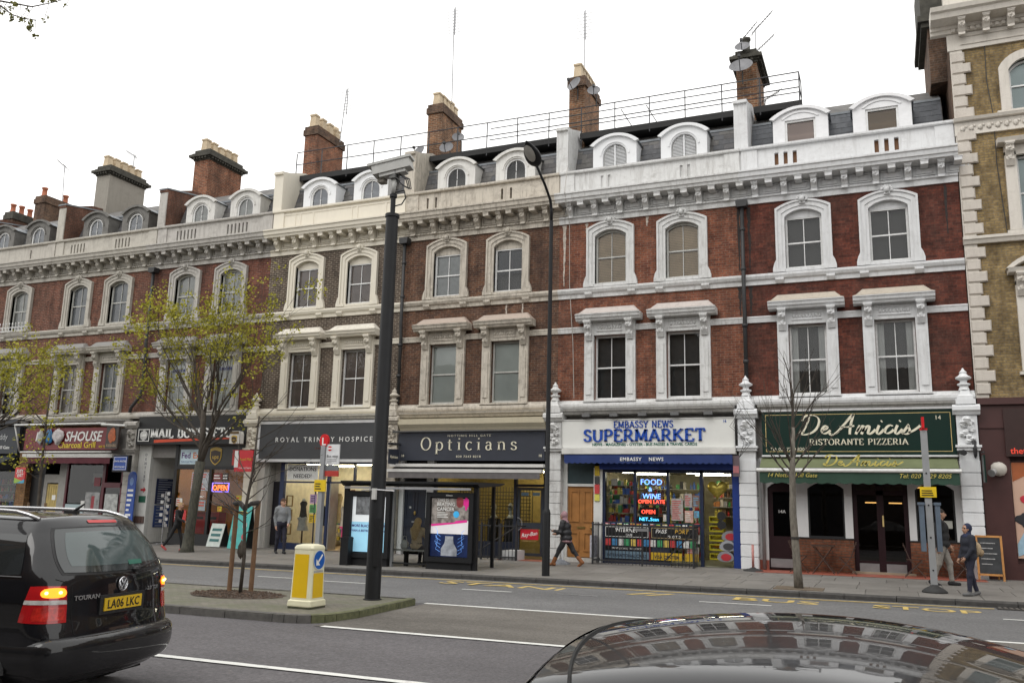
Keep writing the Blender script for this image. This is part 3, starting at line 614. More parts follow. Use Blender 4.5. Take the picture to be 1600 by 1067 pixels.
    # ---- dormers
    dm={14:plain('dormer_white',(.72,.72,.73),.5,0,.06,6),24:plain('dormer_grey',(.14,.135,.125),.8,0,.2,6),26:plain('dormer_grey',(.14,.135,.125),.8,0,.2,6),22:stucco('dormer_22',(.6,.59,.56),amt=.3,seed=2),18:stucco('dormer_18',(.66,.65,.62),amt=.3,seed=3)}.get(no,stucco('dormer_w',(.74,.75,.76),amt=.08,seed=4))
    for k,c in enumerate(cs):
        hw=.76 if no!=14 else .82; yd=.42; zs_,za_=13.92,14.2
        d=ob('dormer',MB().box(c-hw-.02,c+hw+.02,yd-.03,yd+.2,12.82,12.98),dm,root)
        ohw,oz0,ozs,oza=(.42,12.98,13.5,13.93) if no!=14 else (.46,12.98,13.86,None)
        A=opening(c,hw,12.98,zs_,za_,14); B=opening(c,ohw,oz0,ozs,oza,14)
        if not oza:
            B=[(c-ohw,oz0)]+[(c-ohw+2*ohw*i/14,ozs) for i in range(15)]+[(c+ohw,oz0)]
        mb=MB(); mb.strip(A,B,'y',yd,yd+.22)
        # cheeks and curved roof run back into the slope
        for s in (-1,1): mb.box(c+s*hw,c+s*(hw-.05),yd+.22,1.2,12.98,zs_)
        ob('dormer_front',mb,dm,d)
        ap=arch_pts(c,hw+.07,zs_+.02,za_+.06,12); ap2=arch_pts(c,hw+.0,zs_-.0,za_+.0,12)
        ob('dormer_roof',MB().strip(ap,ap2,'y',yd+.02,1.35),lead,d)
        hm=MB().strip(arch_pts(c,hw+.1,zs_+.02,za_+.08,12),arch_pts(c,hw-.03,zs_-.03,za_-.01,12),'y',yd-.09,yd+.02)
        hm.strip(arch_pts(c,ohw+.1,ozs+.05,(oza or ozs+.18)+.09,12),arch_pts(c,ohw+.05,ozs+.03,(oza or ozs+.16)+.05,12),'y',yd-.03,yd)
        ob('hood_mould',hm,dm,d)
        if no==16: vent_louvre(d,c,ohw,oz0,ozs,oza,yd+.06,dm); ob('shutter_stile',MB().box(c-.02,c+.02,yd+.04,yd+.09,oz0,oza-.01),dm,d); ob('shutter_back',MB().box(c-ohw,c+ohw,yd+.1,yd+.11,oz0,oza),plain('shutter_shade',(.4,.4,.39),.8),d)
        else:
            bmats={14:plain('blind_pink',(.42,.3,.26),.8,0,.1,1) if k==0 else plain('panel_ochre',(.2,.125,.06),.7,0,.1,1),18:None,20:plain('blind_lilac',(.42,.43,.47),.8,0,.1,1),22:plain('net_curtain',(.5,.5,.48),.85,0,.2,3),24:plain('blind_dormer',(.33,.34,.37),.8),26:plain('blind_dormer',(.33,.34,.37),.8)}
            sash(d,c,ohw,oz0,ozs,oza,yd+.08,sash_w,'blind' if bmats[no] else None,bmats[no],bars=no!=14,rail=False)
            room_box(d,c,ohw,oz0,(oza or ozs),yd+.3,.5)
    # rainwater pipe at the party line
    if n_<5 and n_ in (1,3,5) or n_ in (0,2):
        if n_ in (0,2,4):
            xp=xl+(.02 if n_==0 else .12); mb=MB(); mb.tube([(xp,-.2,11.0),(xp,-.2,7.9),(xp,-.16,7.6),(xp,-.16,5.2)],.06,8); 
            for z in (10.2,8.95,7.2,6.1): mb.tube([(xp,-.18,z),(xp,-.18,z+.1)],.085,8)
            pp=thing('drainpipe',(xp,0,5.2),'black cast iron drainpipe on the joint %s'%('between orange brick and dark red brick fronts' if n_==0 else 'between blackened brick and brown brick fronts'),'drainpipe')
            ob('pipe',mb,pipe_m,pp,smooth=True); hp=MB(); hp.prism([(-.15,0),(.15,0),(.17,.12),(.17,.22),(-.17,.22),(-.17,.12)],'y',-.34,-.06); hp.xf(lambda p,xp=xp:p+Vector((xp,0,10.95))); ob('hopper_head',hp,pipe_m,pp)
xp=-29.85; pp=thing('drainpipe',(xp,0,5.0),'black drainpipe with a cranked foot between the two red brick fronts','drainpipe'); ob('pipe',MB().tube([(xp,-.2,11.),(xp,-.2,7.9),(xp,-.16,7.6),(xp,-.16,6.),(xp-.05,-.18,5.75),(xp-.45,-.2,5.3),(xp-.5,-.2,5.1)],.065,8),pipe_m,pp,smooth=True)
ob('hopper_head',MB().prism([(xp-.15,10.9),(xp+.15,10.9),(xp+.18,11.1),(xp-.18,11.1)],'y',-.34,-.06),pipe_m,pp)
# white window-box railing at no. 26
c=-36*1.0-6+4.13; wb=thing('window_railing',(c,-.2,8.84),'white ornamental iron railing along the upper window ledge','railing')
mb=MB(); mb.tube([(c-1.6,-.25,9.05),(c+.9,-.25,9.05)],.012,5); mb.tube([(c-1.6,-.25,8.87),(c+.9,-.25,8.87)],.012,5)
for i in range(13): mb.tube([(c-1.6+i*.2,-.25,8.85),(c-1.6+i*.2,-.25,9.2)],.01,5); mb.lump((c-1.6+i*.2,-.25,9.22),(.03,.03,.05),i,0,6)
for i in range(12): mb.tube([(c-1.5+i*.2+.09*math.cos(a),-.25,8.96+.08*math.sin(a)) for a in [k*PI/4 for k in range(9)]],.008,4)
ob('ironwork',mb,sash_w,wb)
# ================================================================== chimneys (one to each party wall)
bk_ch=brick('brick_chimney',(.3,.14,.07),(.13,.06,.035),(.28,.22,.16),.6,seed=11,msize=.014); bk_ch2=brick('brick_chimney_red',(.3,.105,.055),(.15,.055,.035),(.26,.19,.14),.55,seed=12,msize=.014)
bk_dark=brick('brick_chimney_sooty',(.15,.09,.06),(.09,.06,.045),(.14,.11,.09),.6,seed=13); render_m=stucco('chimney_render',(.27,.25,.215),(.14,.125,.105),.4,seed=14); cap_m=plain('sooty_cap',(.055,.052,.042),.9,0,.4,5,bmp=.5); cap_moss=plain('mossy_cap',(.085,.08,.03),.95,0,.3,6,bmp=.5)
pot_m=plain('buff_pot',(.5,.4,.27),.75,0,.14,3); pot_t=plain('terracotta_pot',(.36,.12,.06),.7,0,.15,4)
def pot_sq(s=.15,h=.55):
    m=MB(); P=[(s*1.08,0),(s*1.02,.06),(s*.86,h-.1),(s*1.05,h-.07),(s*1.05,h)]
    for (a,z),(b,z2) in zip(P,P[1:]):
        m.add([(-a,-a,z),(a,-a,z),(a,a,z),(-a,a,z),(-b,-b,z2),(b,-b,z2),(b,b,z2),(-b,b,z2)],[(0,1,5,4),(1,2,6,5),(2,3,7,6),(3,0,4,7)])
    a=s*1.05; b=s*.75; m.add([(-a,-a,h),(a,-a,h),(a,a,h),(-a,a,h),(-b,-b,h),(b,-b,h),(b,b,h),(-b,b,h),(-b,-b,h-.2),(b,-b,h-.2),(b,b,h-.2),(-b,b,h-.2)],[(0,1,5,4),(1,2,6,5),(2,3,7,6),(3,0,4,7),(4,5,9,8),(5,6,10,9),(6,7,11,10),(7,4,8,11),(8,9,10,11)]); return m
def pot_round(h=.5,r=.14):
    return MB().lathe([(r*1.1,0),(r*1.1,.05),(r*.9,.1),(r*.82,h-.1),(r*1.08,h-.07),(r*1.08,h),(r*.8,h),(r*.75,h-.2)],0,0,12)
def chimney(xc,hw,y0,y1,z0,zt,mat,cap,label,npots=5,pm=pot_m,rnd=0,big=False,capm=None):
    t=thing('chimney',(xc,(y0+y1)/2,z0),label,'chimney','chimneys on the terrace roof')
    ob('stack',MB().box(xc-hw,xc+hw,y0,y1,z0,zt-.3),mat,t)
    mb=MB()
    if big:
        for i,(o,za,zb) in enumerate([(.04,-.3,-.22),(.1,-.22,-.16),(.2,-.16,-.04),(.1,-.04,.04),(.02,.04,.2)]): mb.box(xc-hw-o,xc+hw+o,y0-o,y1+o,zt+za,zt+zb)
        for k in range(int((y1-y0)/.16)): mb.box(xc+hw+.05,xc+hw+.15,y0+.03+k*.16,y0+.11+k*.16,zt-.26,zt-.161)
        for k in range(int(2*hw/.16)): mb.box(xc-hw+.03+k*.16,xc-hw+.11+k*.16,y0-.15,y0-.05,zt-.26,zt-.161)
        top=zt+.2
    else:
        mb.box(xc-hw-.06,xc+hw+.06,y0-.06,y1+.06,zt-.3,zt-.05); mb.box(xc-hw-.02,xc+hw+.02,y0-.02,y1+.02,zt-.05,zt+.1); top=zt+.1
    ob('cap',mb,cap,t)
    for i in range(npots):
        yy=y0+.18+(y1-y0-.36)*i/max(1,npots-1); me=shared('chimney_pot_r' if rnd else 'chimney_pot',(lambda:pot_round()) if rnd else (lambda:pot_sq()),pm,bool(rnd)); o=inst('chimney_pot',me,t,(xc,yy,top)); o.scale=(1,1,random.Random(i+int(xc)).uniform(.9,1.08))
    return t
ch16=chimney(-6,.34,1.95,3.9,14.4,17.15,bk_ch,cap_m,'brown brick chimney with sooty corbelled cap carrying two stacked satellite dishes',1,cap_m,1,True)
ch18=chimney(-12,.3,1.6,3.35,14.4,17.2,bk_ch,bk_dark,'tall narrow brick chimney with two satellite dishes on its corner',5)
ch20=chimney(-18,.32,1.85,3.55,14.4,17.25,bk_ch,bk_dark,'brick chimney with cream pots and a small square wall box',5)
ch22=chimney(-24,.32,1.95,3.85,14.4,17.3,bk_ch2,bk_dark,'red brick chimney with cream pots and one ribbed cowl',4)
cw=MB().lathe([(.1,0),(.16,.1),(.1,.18),(.17,.28),(.11,.36),(.17,.45),(.17,.6),(.02,.7)],-24,3.6,12,0,17.4); ob('cowl',cw,pot_m,ch22,smooth=True)
ch24=chimney(-30,.42,2.05,4.2,14.4,17.05,bk_ch2,cap_m,'orange red brick chimney with mossy corbelled cap',5,pot_m,0,True); 
ch26=chimney(-36,.42,2.0,4.15,14.4,17.1,render_m,cap_m,'grey cement rendered chimney with dark corbelled cap',5,pot_m,0,True)
chimney(-41.2,.35,2.8,4.4,14.4,16.6,bk_dark,bk_dark,'low sooty chimney with tall terracotta pots beyond the rendered chimney',2,pot_t,1); chimney(-43.4,.3,2.8,4.6,14.4,16.0,bk_dark,cap_m,'lowest sooty chimney with a row of short terracotta pots',4,pot_t,1)
for x in (-20.6,-14.6): chimney(x,.3,4.6,5.6,14.2,15.35,bk_dark,bk_dark,'low rear stack with cream pots beside %s'%('the red brick chimney' if x<-18 else 'the wall-box chimney'),2)
# rear roof pitches seen behind the chimneys
for x in (-33.,-27.,-21.):
    mb=MB(); mb.prism([(x-2.6,14.7),(x-1.2,15.9),(x-.4,16.2),(x+.3,15.7),(x+1.6,14.7)],'y',4.7,8.6); ob('rear_roof',mb,bk_dark,HR[{-33.:24,-27.:22,-21.:20}[x]])
# ================================================================== roof walkway and railing
rl=thing('roof_walkway',(-14,1.2,14.5),'black steel walkway with thin handrails running along the roofs','walkway')
rail_m=plain('rail_steel',(.045,.045,.05),.5,.3,.2,8)
for a,b in ((-24.0,-18.3),(-17.75,-12.35),(-11.7,-6.35),(-5.7,-4.2)): ob('walkway_beam',MB().box(a,b,1.15,1.85,14.66,14.8).box(a,b,1.1,1.15,14.6,14.82),plain('tarred_black',(.018,.018,.018),.8),rl)
for z in (15.81,15.28): ob('handrail',MB().tube([(-24,1.12,z+.05),(-12,1.12,z-.02),(-4.25,1.12,z)],.02,6),rail_m,rl)
ob('handrail',MB().tube([(-15.2,1.12,15.55),(-4.25,1.12,15.55)],.018,6),rail_m,rl); ob('handrail',MB().tube([(-15.2,1.0,15.05),(-4.25,1.0,15.05)],.018,6),rail_m,rl)
ob('handrail',MB().tube([(-4.25,1.12,15.81),(-4.25,1.9,15.81),(-4.25,2.2,14.7)],.018,6).tube([(-4.25,1.12,15.28),(-4.25,1.9,15.28)],.016,6),rail_m,rl)
x=-24.0
pm_=MB().tube([(0,0,0),(0,0,1.3)],.022,6).mesh('post',[rail_m])
while x<-4.2: inst('post',pm_,rl,(x,1.12,14.51)); x+=1.2345
inst('post',pm_,rl,(-4.25,1.12,14.51))
for x in (-10.2,-9.3): ob('brace',MB().tube([(x,1.12,15.5),(x+.5,1.9,14.6)],.016,5),rail_m,rl)
# ================================================================== dishes and aerials
dish_m=plain('dish_grey',(.17,.17,.18),.5,.1,.15,6); alu=plain('aerial_alu',(.28,.28,.29),.4,.6,.2,9)
def dish(p,r,label,yaw=0.,el=20):
    t=thing('satellite_dish',p,label,'satellite dish','satellite dishes on the chimneys'); mb=MB(); n=18; v=[];f=[]
    Rm=Matrix.Rotation(R(yaw),3,'Z')@Matrix.Rotation(R(-el),3,'X')
    for i in range(5):
        q=i/4
        for j in range(n): a=2*PI*j/n; v.append(Vector(p)+Rm@Vector((r*q*math.cos(a),-.16*r*q*q*1.6,r*.92*q*math.sin(a))))
    for i in range(4):
        for j in range(n): f.append((i*n+j,i*n+(j+1)%n,(i+1)*n+(j+1)%n,(i+1)*n+j))
    mb.add(v,f); ob('reflector',mb,dish_m,t,smooth=True)
    a=Vector(p)+Rm@Vector((0,-.05,-r*.9)); b=Vector(p)+Rm@Vector((0,-r*1.25,-r*.25)); ob('feed_arm',MB().tube([a,b],.016,6).box(b.x-.04,b.x+.04,b.y-.03,b.y+.08,b.z-.02,b.z+.07),iron,t)
    ob('bracket',MB().tube([Vector(p)+Rm@Vector((0,.02,0)),Vector(p)+Vector((0,.28,-.02)),Vector(p)+Vector((0,.3,-.45))],.022,6),iron,t)
def pt(px,py,y): return tuple(at_y(px,py,y))
dish(pt(899,133,1.3),.3,'large grey dish on the left corner of the tall narrow chimney',-25); dish(pt(928,143,1.5),.24,'small grey dish on the right corner of the tall narrow chimney',15)
dish(pt(1158,106,1.55),.4,'big oval dish fixed to the front of the sooty capped chimney',0,32); dish(pt(1160,75,1.75),.26,'small dish above the cap of the sooty capped chimney',0,30)
dish(pt(656,238,1.5),.28,'grey dish at the foot of the wall-box chimney, on its left',-15); dish(pt(698,232,1.5),.28,'grey dish low on the wall-box chimney behind the handrail',10); dish(pt(716,216,1.7),.24,'grey dish high on the right side of the wall-box chimney',25)
def aerial(base,top,label,kind,ang=(1,0,.9),ln=1.2,extra=None):
    t=thing('tv_aerial',base,label,'aerial','television aerials on the roofs'); ob('mast',MB().tube([base,top],.022,6),alu,t)
    def yagi(c,d,l,nm='antenna'):
        d=Vector(d).normalized(); c=Vector(c); mb=MB(); mb.tube([c-d*l*.25,c+d*l*.75],.014,5); e=d.cross(Vector((0,1,0))); e=e.normalized() if e.length>.1 else Vector((1,0,0)); e=d.cross(e).normalized()
        e=(e*.85+Vector((.5,0,.1))).normalized()
        for i in range(9):
            q=c+d*l*(-.2+.95*i/8); h_=.2 if i>1 else .3; mb.tube([q-e*h_,q+e*h_],.009,4)
        for s in (-1,1): mb.tube([c-d*l*.25+Vector((0,.1*s,-.25)),c-d*l*.25+Vector((0,.1*s,.25))],.008,4)
        ob(nm,mb,alu,t)
    if kind=='yagi': yagi(top,ang,ln)
    elif kind=='log':
        mb=MB(); T=Vector(top)
        for i in range(8): mb.tube([T+Vector((-.32,0,-.12-.14*i)),T+Vector((.32,0,-.12-.14*i))],.011,4)
        mb.tube([T+Vector((.06,0,.05)),T+Vector((.06,0,-1.2))],.025,5); ob('antenna',mb,alu,t)
    if extra:
        for c,d,l in extra: yagi(c,d,l)
aerial(pt(706,162,2.9),pt(710,14,2.9),'very tall mast with a comb of rods behind the wall-box chimney','log'); aerial(pt(913,108,2.6),pt(913,18,2.6),'tall mast with a comb of rods behind the tall narrow chimney','log'); aerial(pt(531,222,3.3),pt(542,140,3.3),'leaning mast with a comb of rods beside the red brick chimney','log')
aerial(pt(1180,90,2.9),pt(1180,47,2.9),'mast with crossed directional aerials behind the sooty capped chimney','none',extra=[(pt(1183,44,2.9),(1,0,1),1.0),(pt(1184,79,2.9),(1,0,.85),1.0),(pt(1160,62,2.9),(1,0,1.1),1.0)])
aerial(pt(97,322,4.),pt(101,260,4.),'thin mast with one small aerial at the far roof','yagi',(-1,0,.7),1.0); aerial(pt(208,262,3.5),pt(210,244,3.5),'short aerial among the pots of the grey rendered chimney','yagi',(-1,0,.6),.9); aerial(pt(1194,172,2.5),pt(1196,156,2.5),'stubby aerial behind the end of the roof handrail','yagi',(1,0,.5),.7)
# ================================================================== yellow stock brick building at the right
yb=brick('brick_yellow',(.3,.225,.105),(.2,.145,.07),(.2,.17,.12),.5,(.07,.06,.045),seed=21,msize=.012); cs12=stucco('stucco_12',(.62,.58,.52),(.25,.22,.18),.3,seed=22)
rb=thing('corner_building',(3,0,gz(3,0)),'tall yellow stock brick building with pale rusticated quoins','building')
c12=[1.95,4.6]; mb=MB(); X0=.03
def row12(z0,z1,cuts):
    x=X0
    for a,b in cuts: mb.box(x,a,-.02,.3,z0,z1); x=b
    mb.box(x,8,-.02,.3,z0,z1)
cut=[(c-.5,c+.5) for c in c12]
row12(4.9,5.6,[]);row12(5.6,8.0,cut);row12(8.0,9.5,[]);row12(9.5,11.7,cut);row12(11.7,13.0,[]);row12(13.0,14.6,cut);row12(14.6,15.05,[])
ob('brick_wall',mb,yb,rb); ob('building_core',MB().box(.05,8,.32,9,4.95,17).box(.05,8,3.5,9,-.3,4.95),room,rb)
ob('side_brickwork',MB().box(.0,.03,.0,9,12.0,15.2).box(-.45,.3,.9,3.4,14.6,18.6),bk_dark,rb); ob('chimney_cap',MB().box(-.62,.45,.75,3.55,16.4,16.55).box(-.72,.55,.65,3.65,16.55,16.75).box(-.62,.5,.75,3.5,16.75,18.7),cap_m,rb)
def quoin_mb(w):
    m=MB(); hh=.31; a=.03; m.add([(0,0,0),(w,0,0),(w,0,hh),(0,0,hh),(a,-.05,a),(w-a,-.05,a),(w-a,-.05,hh-a),(a,-.05,hh-a)],[(0,1,5,4),(1,2,6,5),(2,3,7,6),(3,0,4,7),(4,5,6,7)]); return m
qm=stucco('quoin_stone',(.6,.55,.49),(.3,.26,.22),.3,seed=23); bump(qm.node_tree,qm.node_tree.nodes['Principled BSDF'],noise(qm.node_tree,38,pos(qm.node_tree),4,.8),1.,.02)
z=5.0;i=0
while z<15.0:
    if not (9.1<z<9.35 or 12.3<z<12.75): inst('quoin',shared('quoin%d'%(i%2),(lambda:quoin_mb(.5)) if i%2 else (lambda:quoin_mb(.36)),qm),rb,(.035,-.06,z))
    z+=.345;i+=1
ob('quoin_bed',MB().box(.02,.34,-.06,-.02,4.9,15.05),cs12,rb)
ob('string_course',MB().prism([(-.02,9.2),(-.12,9.2),(-.16,9.3),(-.2,9.32),(-.2,9.4),(-.02,9.44)],'x',.0,8),cs12,rb)
bd=ob('ornamental_band',MB().box(0,8,-.1,-.02,12.42,12.8).prism([(-.02,12.8),(-.2,12.82),(-.24,12.9),(-.02,12.98)],'x',-.02,8),cs12,rb)
for i in range(26): inst('scroll_ornament',shared('scroll_ornament',lambda:MB().lump((0,0,0),(.07,.035,.08),3,.25,8).lump((.09,0,.05),(.04,.03,.04),5,.2,6),cs12,True),bd,(.2+i*.22,-.11,12.61))
ob('frieze',MB().box(-.03,8,-.09,-.02,15.05,15.55).box(.3,7,-.12,-.09,15.18,15.2).box(.3,7,-.12,-.09,15.42,15.44),cs12,rb)
cc=ob('cornice',MB().prism([(-.02,15.55),(-.14,15.58),(-.14,15.68),(-.2,15.7),(-.2,15.8),(-.62,15.84),(-.66,15.98),(-.74,16.02),(-.78,16.14),(-.02,16.2)],'x',-.45,8),cs12,rb); ob('parapet',MB().box(-.05,8,-.05,.3,16.2,17.2),cs12,rb)
for i in range(30): inst('dentil',shared('dentil',lambda:MB().box(0,.09,-.07,0,0,.09),cs12),cc,(.1+i*.16,-.14,15.585))
for i in range(7): inst('bracket',shared('bracket',lambda:console_mb(.17,.42,.36),cs12),cc,(.35+i*.62,-.2,15.42))
for (z0,z1,arch) in ((13.0,14.5,True),(9.5,11.65,False),(5.6,7.95,True)):
    for c in c12:
        w=ob('window',MB().prism([(-.02,z0-.1),(-.18,z0-.1),(-.18,z0-.02),(-.02,z0)],'x',c-.85,c+.85),cs12,rb)
        if arch and z0>12: 
            A=opening(c,.74,z0,z1-.2,z1+.25,12); B=opening(c,.5,z0,z1-.3,z1,12); ob('surround',MB().strip(A,B,'y',-.14,-.02),cs12,w); sash(w,c,.5,z0,z1-.3,z1,.1,sash_w,'blind',plain('blind_teal',(.45,.55,.55),.8,0,.1,1),bars=False)
        else:
            mb=MB()
            for s in (-1,1): mb.box(*sorted((c+s*.5,c+s*.78)),-.14,-.02,z0,z1+.1)
            mb.box(c-.78,c+.78,-.14,-.02,z1,z1+.3); mb.prism([(-.02,z1+.3),(-.4,z1+.3),(-.46,z1+.42),(-.02,z1+.5)],'x',c-.95,c+.95)
            if z0<6: mb.strip(arch_pts(c,1.0,z1+.42,z1+.85,12),arch_pts(c,.85,z1+.42,z1+.72,12),'y',-.4,-.02)
            ob('surround',mb,cs12,w)
            for s in (-1,1): inst('console',shared('console',lambda:console_mb(.2,.62,.3),cs12),w,(c+s*.66,-.14,z1-.32))
            sash(w,c,.5,z0,z1,None,.1,sash_w,'blind',plain('blind_teal',(.45,.55,.55),.8,0,.1,1),bars=False)
        room_box(w,c,.5,z0,z1,.3)
ob('wall_cable',MB().tube([(.95,-.06,16.2),(.9,-.05,14),(1.0,-.05,12.9),(.98,-.05,11.5),(1.05,-.06,10.2),(1.1,-.05,9.4)],.012,5),pipe_m,rb)
brn=plain('maroon_brown_paint',(.06,.022,.02),.45,0,.12,3)
ob('shopfront',MB().box(.03,8,-.1,.25,4.1,4.9).box(.03,.7,-.06,.25,-.2,4.1).box(.7,8,.1,.25,.6,4.1).box(.7,8,-.06,.25,-.2,.6).box(.03,8,-.2,-.1,4.72,4.9),brn,rb)
ob('fascia_board',MB().box(.62,8,-.16,-.1,3.35,4.6),plain('fascia_dark_brown',(.035,.016,.014),.4),rb); txt('thetan',(.72,-.17,3.42),.22,glow('red_sign',(.75,.06,.03),.6),rb,align='LEFT',bold=.01)
ps=ob('window_poster',MB().box(.72,3,.02,.04,.75,3.2),plain('poster_skin',(.55,.36,.27),.5,0,.12,1),rb); ob('printed_lips',MB().lump((1.0,.012,2.25),(.14,.006,.1),2,.05,12),plain('print_red',(.5,.03,.05),.4),ps); ob('printed_hair',MB().prism([(.73,2.7),(1.2,2.95),(1.6,3.2),(.73,3.2)],'y',.012,.018),plain('print_auburn',(.36,.1,.03),.5),ps); ob('printed_tie',MB().prism([(.73,1.1),(.95,1.5),(1.1,1.2),(1.0,.9),(.73,.8)],'y',.01,.018),plain('print_blue',(.3,.45,.55),.5),ps); ob('printed_dark',MB().lump((.95,.012,1.72),(.2,.006,.16),5,.2,12),plain('print_black',(.02,.02,.025),.5),ps)
fld=thing('security_floodlight',(.4,-.3,3.0),'pale floodlight with round lens on the maroon wall','floodlight'); ob('housing',MB().lump((.42,-.16,3.02),(.2,.1,.18),2,.05,12),plain('beige_plastic',(.5,.47,.42),.5),fld,smooth=True); ob('lens',MB().tube([(.3,-.24,2.95),(.22,-.36,2.9)],[.08,.1],12),plain('lens_grey',(.3,.3,.3),.2),fld)
# ================================================================== houses across the street, behind the viewer
for i,(x0,x1,hh) in enumerate([(-48,-30,12.5),(-30,-14,14),(-14,4,11),(4,22,13.5),(22,44,12)]):
    t=thing('facing_building',((x0+x1)/2,-36,0),['plain brick building facing the terrace from across the street, %s'%s for s in ('farthest down the slope','next to the farthest','lowest of the row','stone trimmed','at the top of the slope')][i],'building','buildings across the street')
    ob('wall',MB().box(x0,x1-.1,-44,-33.2,-.5,hh),brick('brick_facing',(.2,.12,.08),(.14,.085,.06),(.2,.17,.14),.4,seed=31),t)
    mb=MB()
    for zf in range(1,int(hh/3)): 
        for k in range(int((x1-x0)/2.4)): mb.box(x0+.9+k*2.4,x0+2.1+k*2.4,-33.2,-33.1,zf*3+.9,zf*3+2.6)
    ob('windows',mb,plain('facing_glass',(.04,.045,.05),.1),t,kind='stuff'); ob('shopfronts',MB().box(x0,x1-.1,-33.2,-33.0,3.0,3.8).box(x0+.5,x1-.6,-33.2,-33.05,.3,2.9),plain('facing_shop',(.05,.05,.055),.3),t)

for i,(x0,x1,hh,cc_) in enumerate([(8,17,15.5,(.2,.13,.08)),(17,30,13.5,(.19,.1,.07)),(30,52,15,(.24,.19,.12)),(-58,-42,14.5,(.16,.07,.05)),(-84,-58,14,(.2,.15,.1))]):
    t=thing('neighbouring_building',((x0+x1)/2,4,0),['yellow brick building continuing the street beyond the maroon shop','brown brick building second beyond the maroon shop','buff brick block at the upper end of the street','red brick house continuing the terrace downhill','brown brick block at the lower end of the street'][i],'building','buildings farther along the street')
    ob('wall',MB().box(x0+.01,x1-.01,.0,9,-.6,hh),brick('brick_far_%d'%i,cc_,tuple(v*.7 for v in cc_),(.2,.17,.14),.4,seed=40+i),t); mb=MB()
    for zf in range(1,int(hh/3.3)):
        for k in range(int((x1-x0)/2.6)): mb.box(x0+.9+k*2.6,x0+2.0+k*2.6,-.05,0,zf*3.3+1.9,zf*3.3+3.9)
    ob('windows',mb,plain('facing_glass',(.04,.045,.05),.1),t,kind='stuff'); ob('string_course',MB().box(x0,x1-.02,-.15,-.0,8.6,8.9),cs12,t); ob('cornice',MB().box(x0,x1-.02,-.4,0,hh-.5,hh),cs12,t); ob('shopfront',MB().box(x0+.2,x1-.2,-.2,0,3.4,4.6).box(x0+.5,x1-.5,-.08,0,0,3.4),plain('facing_shop',(.05,.05,.055),.3),t)

# lime and soot runs with a shape of their own
rgk=random.Random(77)
def run_mark(par,x,z0,z1,w,mat,y=-.004):
    n=14; A=[];B=[]
    for i in range(n+1):
        t=i/n; z=z1+(z0-z1)*t; q=w*(1-.75*t)*rgk.uniform(.55,1.15)/2; o=rgk.uniform(-.012,.012); A.append((x+o-q,z)); B.append((x+o+q,z))
    mb=MB(); mb.add([(a[0],y,a[1]) for a in A]+[(b[0],y,b[1]) for b in B],[(i,i+1,n+2+i,n+1+i) for i in range(n)]); ob('run_mark',mb,mat,par)
lime=plain('lime_run',(.4,.35,.3),.9,0,.4,14); soot_r=plain('soot_run',(.03,.024,.022),.9,0,.3,12)
run_mark(HR[16],-11.83,8.95,11.06,.16,lime); run_mark(HR[16],-11.05,10.5,11.06,.1,lime); run_mark(HR[16],-9.0,10.75,11.06,.12,lime); run_mark(HR[18],-13.3,8.0,8.5,.09,lime); run_mark(HR[18],-13.9,7.9,8.5,.08,lime)
for x in (-5.8,-6.12): run_mark(HR[14] if x>-6 else HR[16],x,7.6,8.48,.14,soot_r); run_mark(HR[14] if x>-6 else HR[16],x,9.0,11.0,.12,soot_r)
run_mark(HR[14],-.35,9.6,11.05,.1,soot_r)
# ================================================================== shop pilasters
def block_mb():
    m=MB(); w,hh,d,a=.25,.34,.3,.018
    m.prism([(-w,0),(-w,-d+a),(-w+a,-d),(w-a,-d),(w,-d+a),(w,0)],'z',a,hh-a); m.prism([(-w+a,0),(-w+a,-d+a),(w-a,-d+a),(w-a,0)],'z',0,hh); return m
def finial_mb():
    m=MB(); P=[(.27,0),(.27,.1),(.2,.14),(.14,.3),(.1,.42),(.16,.46),(.16,.5),(.09,.53),(.085,.6),(.19,.66),(.2,.7),(.12,.76),(.08,.83),(.1,.86),(.05,.92),(.015,1.0)]
    m.lathe([(r*1.0,z) for r,z in P[:4]],0,0,4); m.lathe([(r,z) for r,z in P[3:]],0,0,14); return m
def pil(x,st,root,fin=True,z0=.15,carve=True):
    ob('pilaster',MB().box(x-.235,x+.235,-.27,-.0,z0-.2,3.5),st,root)
    p=[c for c in root.children if c.name.startswith('pilaster')][-1]
    z=z0; 
    while z<3.2: inst('block',shared('block',block_mb,st),p,(x,0,z)); z+=.345
    mb=MB(); mb.box(x-.28,x+.28,-.35,0,3.5,3.58); mb.box(x-.31,x+.31,-.4,0,3.58,3.64); mb.box(x-.25,x+.25,-.3,0,3.64,4.45)
    for i in range(9):
        a=i*.7; mb.lump((x+.12*math.sin(a*2.1),-.33,3.75+.06*i),(.09,.07,.07),i,.2,8)
    mb.lump((x,-.36,4.28),(.17,.12,.12),3,.2,10)
    mb.prism([(0,4.45),(-.36,4.45),(-.4,4.52),(-.46,4.56),(-.46,4.66),(-.36,4.72),(0,4.72)],'x',x-.33,x+.33); ob('capital',mb,st,p)
    if fin: ob('finial',MB().box(x-.24,x+.24,-.42,0,4.72,4.86),st,p); f=inst('finial_urn',shared('finial',finial_mb,st),p,(x,-.2,4.86)); f.scale=(1,1,.86)
    return p
clean=stucco('pilaster_white',(.7,.71,.72),amt=.12,seed=41)
pil(-.26,clean,HR[14]); pil(-6,clean,HR[14]); pil(-12,H[1]['st'],HR[16]); pil(-18,H[2]['st'],HR[18]); pil(-24,H[3]['st'],HR[20]); pil(-30,H[4]['st'],HR[22],False)
